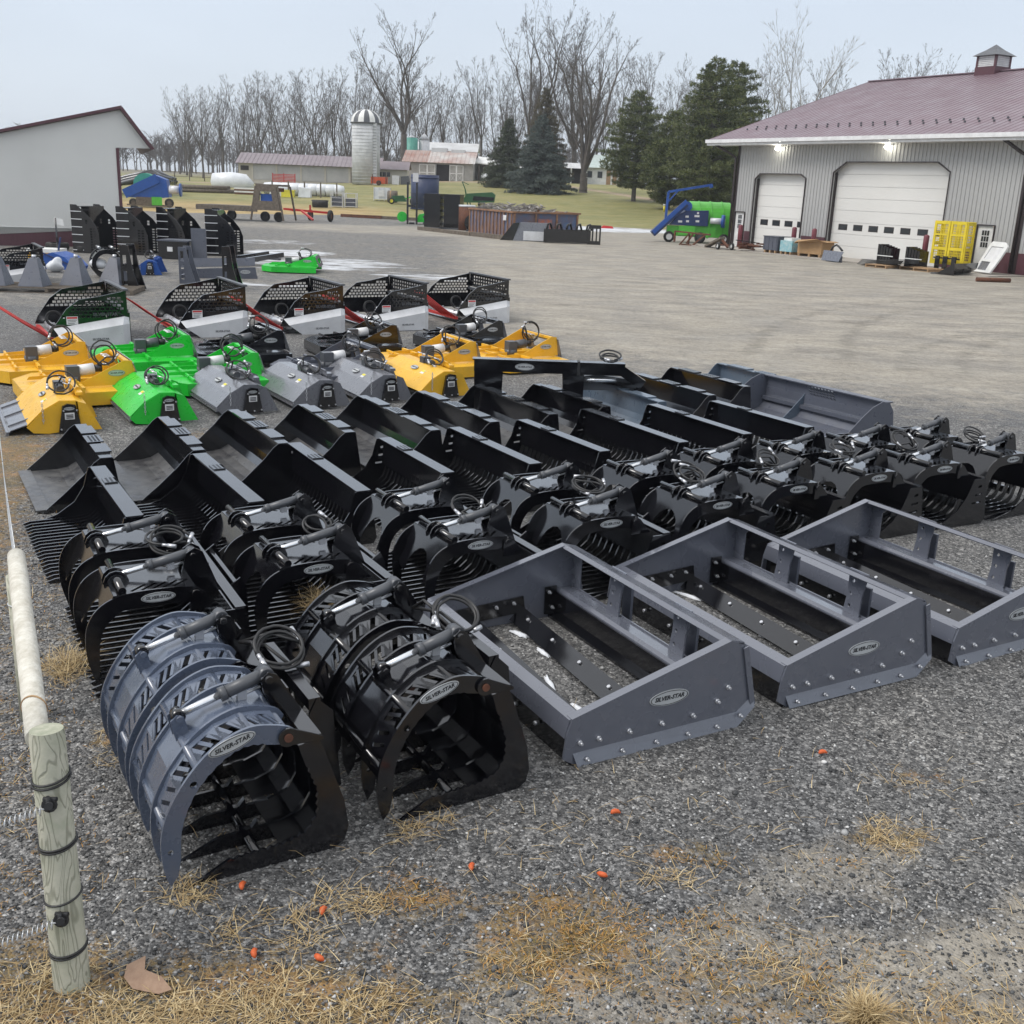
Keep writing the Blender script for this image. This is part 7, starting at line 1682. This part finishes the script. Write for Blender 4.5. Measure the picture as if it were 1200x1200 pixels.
# dry grass and straw
strawm = needle_mat('dry_straw',(.26,.17,.075),(.44,.32,.155),(.62,.50,.29))
mossm = needle_mat('moss_and_weeds',(.14,.11,.02),(.32,.17,.035),(.46,.24,.07))
def blades(name, spots, seed, m, lab, hgt=(.05,.12), flat=.5, wd=.0014, kind='stuff', cat='dry grass', curl=.6, patchy=True):
    rs = np.random.RandomState(seed); PV = []; 
    for (cx,cy,rx,ry,n) in spots:
        a = rs.rand(n)*6.283; r_ = rs.rand(n)**.62; x = cx+rx*1.15*r_*np.cos(a)*rs.uniform(.6,1.3,n); y = cy+ry*1.15*r_*np.sin(a)*rs.uniform(.6,1.3,n)
        if patchy:
            kp = (vnoise(x,y,.11,31)*.6+vnoise(x,y,.045,32)*.4) > rs.uniform(.30,.66,n); x, y = x[kp], y[kp]; n = len(x)
        L = rs.uniform(hgt[0],hgt[1],n); az = rs.rand(n)*6.283; el = np.clip(rs.normal(flat,.35,n),.02,1.5)
        d0 = np.stack([np.cos(az)*np.cos(el),np.sin(az)*np.cos(el),np.sin(el)],1); side = np.stack([-np.sin(az),np.cos(az),0*az],1)
        P_ = np.stack([x,y,gz(x,y)+.003+rs.rand(n)*.01],1); mid_ = P_+d0*L[:,None]*.5; bend = np.stack([np.cos(az+rs.normal(0,.5,n)),np.sin(az),-curl*rs.rand(n)],1); tip = mid_+(d0*.6+bend*.4)*L[:,None]*.5
        tip[:,2] = np.maximum(tip[:,2], gz(x,y)+.004); w_ = (wd*rs.uniform(.6,1.6,n))[:,None]
        PV.append(np.stack([P_-side*w_,P_+side*w_,mid_+side*w_*.9,mid_-side*w_*.9, mid_-side*w_*.9,mid_+side*w_*.9,tip+side*w_*.25,tip-side*w_*.25],1))
    V = np.concatenate(PV).reshape(-1,3); F = np.arange(len(V)).reshape(-1,4); o = link(name, np_mesh(name,V,F,m)); tag(o,lab,cat,kind=kind if kind else None); return o
blades('dry_straw', [(-1.25,3.12,.42,.22,1500),(-.85,3.35,.45,.16,1100),(-1.9,3.15,.5,.3,1200),(-1.15,3.02,.6,.16,1500),(-1.6,3.35,.25,.2,500),(-.95,3.72,.24,.14,420),(-.62,3.95,.16,.10,260),(-1.33,3.95,.12,.12,220),(.28,3.62,.30,.26,420),(-.1,3.25,.4,.2,380),
        (1.95,4.62,.19,.12,420),(2.3,5.15,.2,.1,160),(-.45,4.5,.10,.07,160),(-.3,4.62,.07,.05,90),(1.15,3.65,.5,.22,360),(1.85,3.4,.35,.2,420),(2.9,4.15,.14,.1,170),(.75,4.2,.16,.1,120),(1.4,6.25,.13,.08,90),
        (-2.75,6.1,.2,.24,520),(-2.05,5.2,.2,.22,260),(-1.38,7.2,.15,.34,620),(-2.9,4.5,.5,.9,700),(-3.6,6.6,.7,1.2,700),(0,4.1,2.6,1.0,700),(1.5,4.4,2.0,1.2,500)], 3, strawm, 'pale dry straw and grass scattered over the gravel in the foreground', (.04,.12), .18, .0013)
blades('low_weeds', [(.30,3.72,.40,.34,2600),(-2.9,4.9,.5,1.0,1500),(-3.6,7.2,.5,1.3,1400),(-.35,4.02,.22,.14,420),(1.25,3.55,.6,.28,900),(-2.3,3.9,.45,.8,1500),(-3.2,5.6,.7,1.3,1500),(-4.3,8.2,.9,1.7,900),(1.0,4.35,.16,.07,120),(1.62,4.35,.1,.05,60),(.95,3.9,.22,.1,220)], 4, mossm, 'low mossy weeds and rusty coloured grass on the gravel', (.012,.04), .5, .0016, cat='weeds')
for i,(x,y,n,lab) in enumerate(((1.42,3.36,520,'round pale dry grass tuft at the bottom right of the yard'),(-1.36,7.25,420,'dry golden grass tuft between the second and third rock grapples'),(-2.72,6.12,260,'rusty orange dry grass tuft left of the first rock grapple'))):
    o = blades('grass_tuft', [(x,y,.045 if i==0 else .09,.045 if i==0 else .16,n)], 20+i, strawm, lab, (.10,.20) if i==0 else (.10,.24), .8 if i==0 else .6, .0014, None, 'grass tuft', 1.2, False)
# litter: orange husks and small scraps
husk = mat('orange_husk',(.68,.13,.035),.6,col2=(.5,.09,.02),nscale=40)

hp = [(-.118,4.215),(.475,4.19),(.575,4.70),(-.735,3.865),(-.70,3.575),(-.96,3.585),(-1.115,4.01),(1.80,5.40)]
for i,(x,y) in enumerate(hp):
    lab = ['orange husk lying below the black root grapple','larger bent orange husk in the middle of the open gravel','orange husk right below the nearest leveler','orange husk on the straw right of the blue grey grapple','small orange husk near the bottom edge','orange husk at the bottom left beside the straw','orange husk at the tip of the blue grey grapple','small orange husk on the gravel below the middle leveler'][i]
    t = thing('orange_husk',lab,'litter',(x,y,float(gz(np.array([x]),np.array([y]))[0])+.008),rng.uniform(0,3)); f=MB(); f.tube([(-.024,0,.006),(-.015,.003,.012),(.0,.006,.014),(.014,.002,.013),(.026,-.006,.007)],[.004,.011,.013,.011,.004],8); f.build('husk',husk,t)
lf = thing('brown_scrap','flat curled brown paper scrap lying on straw beside the fence post','scrap',(-1.33,3.42,.02),R(-15))
f=MB(); f.plate([(-.11,.02),(-.06,.075),(-.03,.02),(.05,.01),(.12,-.03),(.08,-.06),(-.03,-.065),(-.09,-.03)],[],.003,(0,0,.012),FX,Vector((0,1,.28)).normalized()); f.build('sheet',mat('brown_paper',(.33,.22,.15),.8,col2=(.25,.16,.11),nscale=20),lf)
# snow left inside the levelers
snm = mat('old_snow',(.80,.82,.85),.6,col2=(.62,.65,.70),nscale=8,bump=.5,bscale=60)
def snow(cx, cy, L_, W_, a, seed):
    rs = random.Random(seed); f=MB(); n=16; ring0=[]; ring1=[]
    for i in range(n):
        t_=6.2832*i/n; q=rs.uniform(.55,1.1); x=L_*math.cos(t_)*q; y=W_*math.sin(t_)*q; c_,s_=math.cos(a),math.sin(a); ring0.append((cx+x*c_-y*s_,cy+x*s_+y*c_,.004)); ring1.append((cx+.85*(x*c_-y*s_),cy+.85*(x*s_+y*c_),.014+rs.uniform(0,.006)))
    f.add(ring0+ring1+[(cx,cy,.020)],[(i,(i+1)%n,n+(i+1)%n,n+i) for i in range(n)]+[(n+i,n+(i+1)%n,2*n) for i in range(n)],True); return f
LC,LS = math.cos(LV),math.sin(LV)
sn_all = MB()
for k,(ox,oy) in enumerate(((.41,5.15),(1.745,5.945),(3.05,6.65))):
    r3 = random.Random(40+k)
    for j in range(13 if k==0 else 8):
        lx = r3.choice((.30,.62)) + r3.uniform(-.07,.07); ly = .25+1.5*r3.random(); q = snow(ox+lx*LC-ly*LS, oy+lx*LS+ly*LC, r3.uniform(.07,.22), r3.uniform(.018,.045), LV+R(90)+r3.uniform(-.5,.5), 60+j+20*k); sn_all.add(q.v,q.f,True)
tag(sn_all.build('snow_remnants', snm),'thin old snow patches on the gravel inside the leveler frames','snow',kind='stuff')
# ------------------------------------------------------------------ thin winter haze over the whole site
hz = bpy.data.materials.new('haze'); hz.use_nodes = True; hn = hz.node_tree.nodes; hn.clear()
ho = hn.new('ShaderNodeOutputMaterial'); pv = hn.new('ShaderNodeVolumePrincipled'); pv.inputs['Density'].default_value = 0.00042
pv.inputs['Color'].default_value = (.88,.93,1.0,1); pv.inputs['Anisotropy'].default_value = .2
hz.node_tree.links.new(pv.outputs[0], ho.inputs['Volume'])
f = MB(); f.box(-905,905,-205,905,-1.2,31); o = link('haze', f.mesh('haze', hz)); tag(o, kind='stuff')
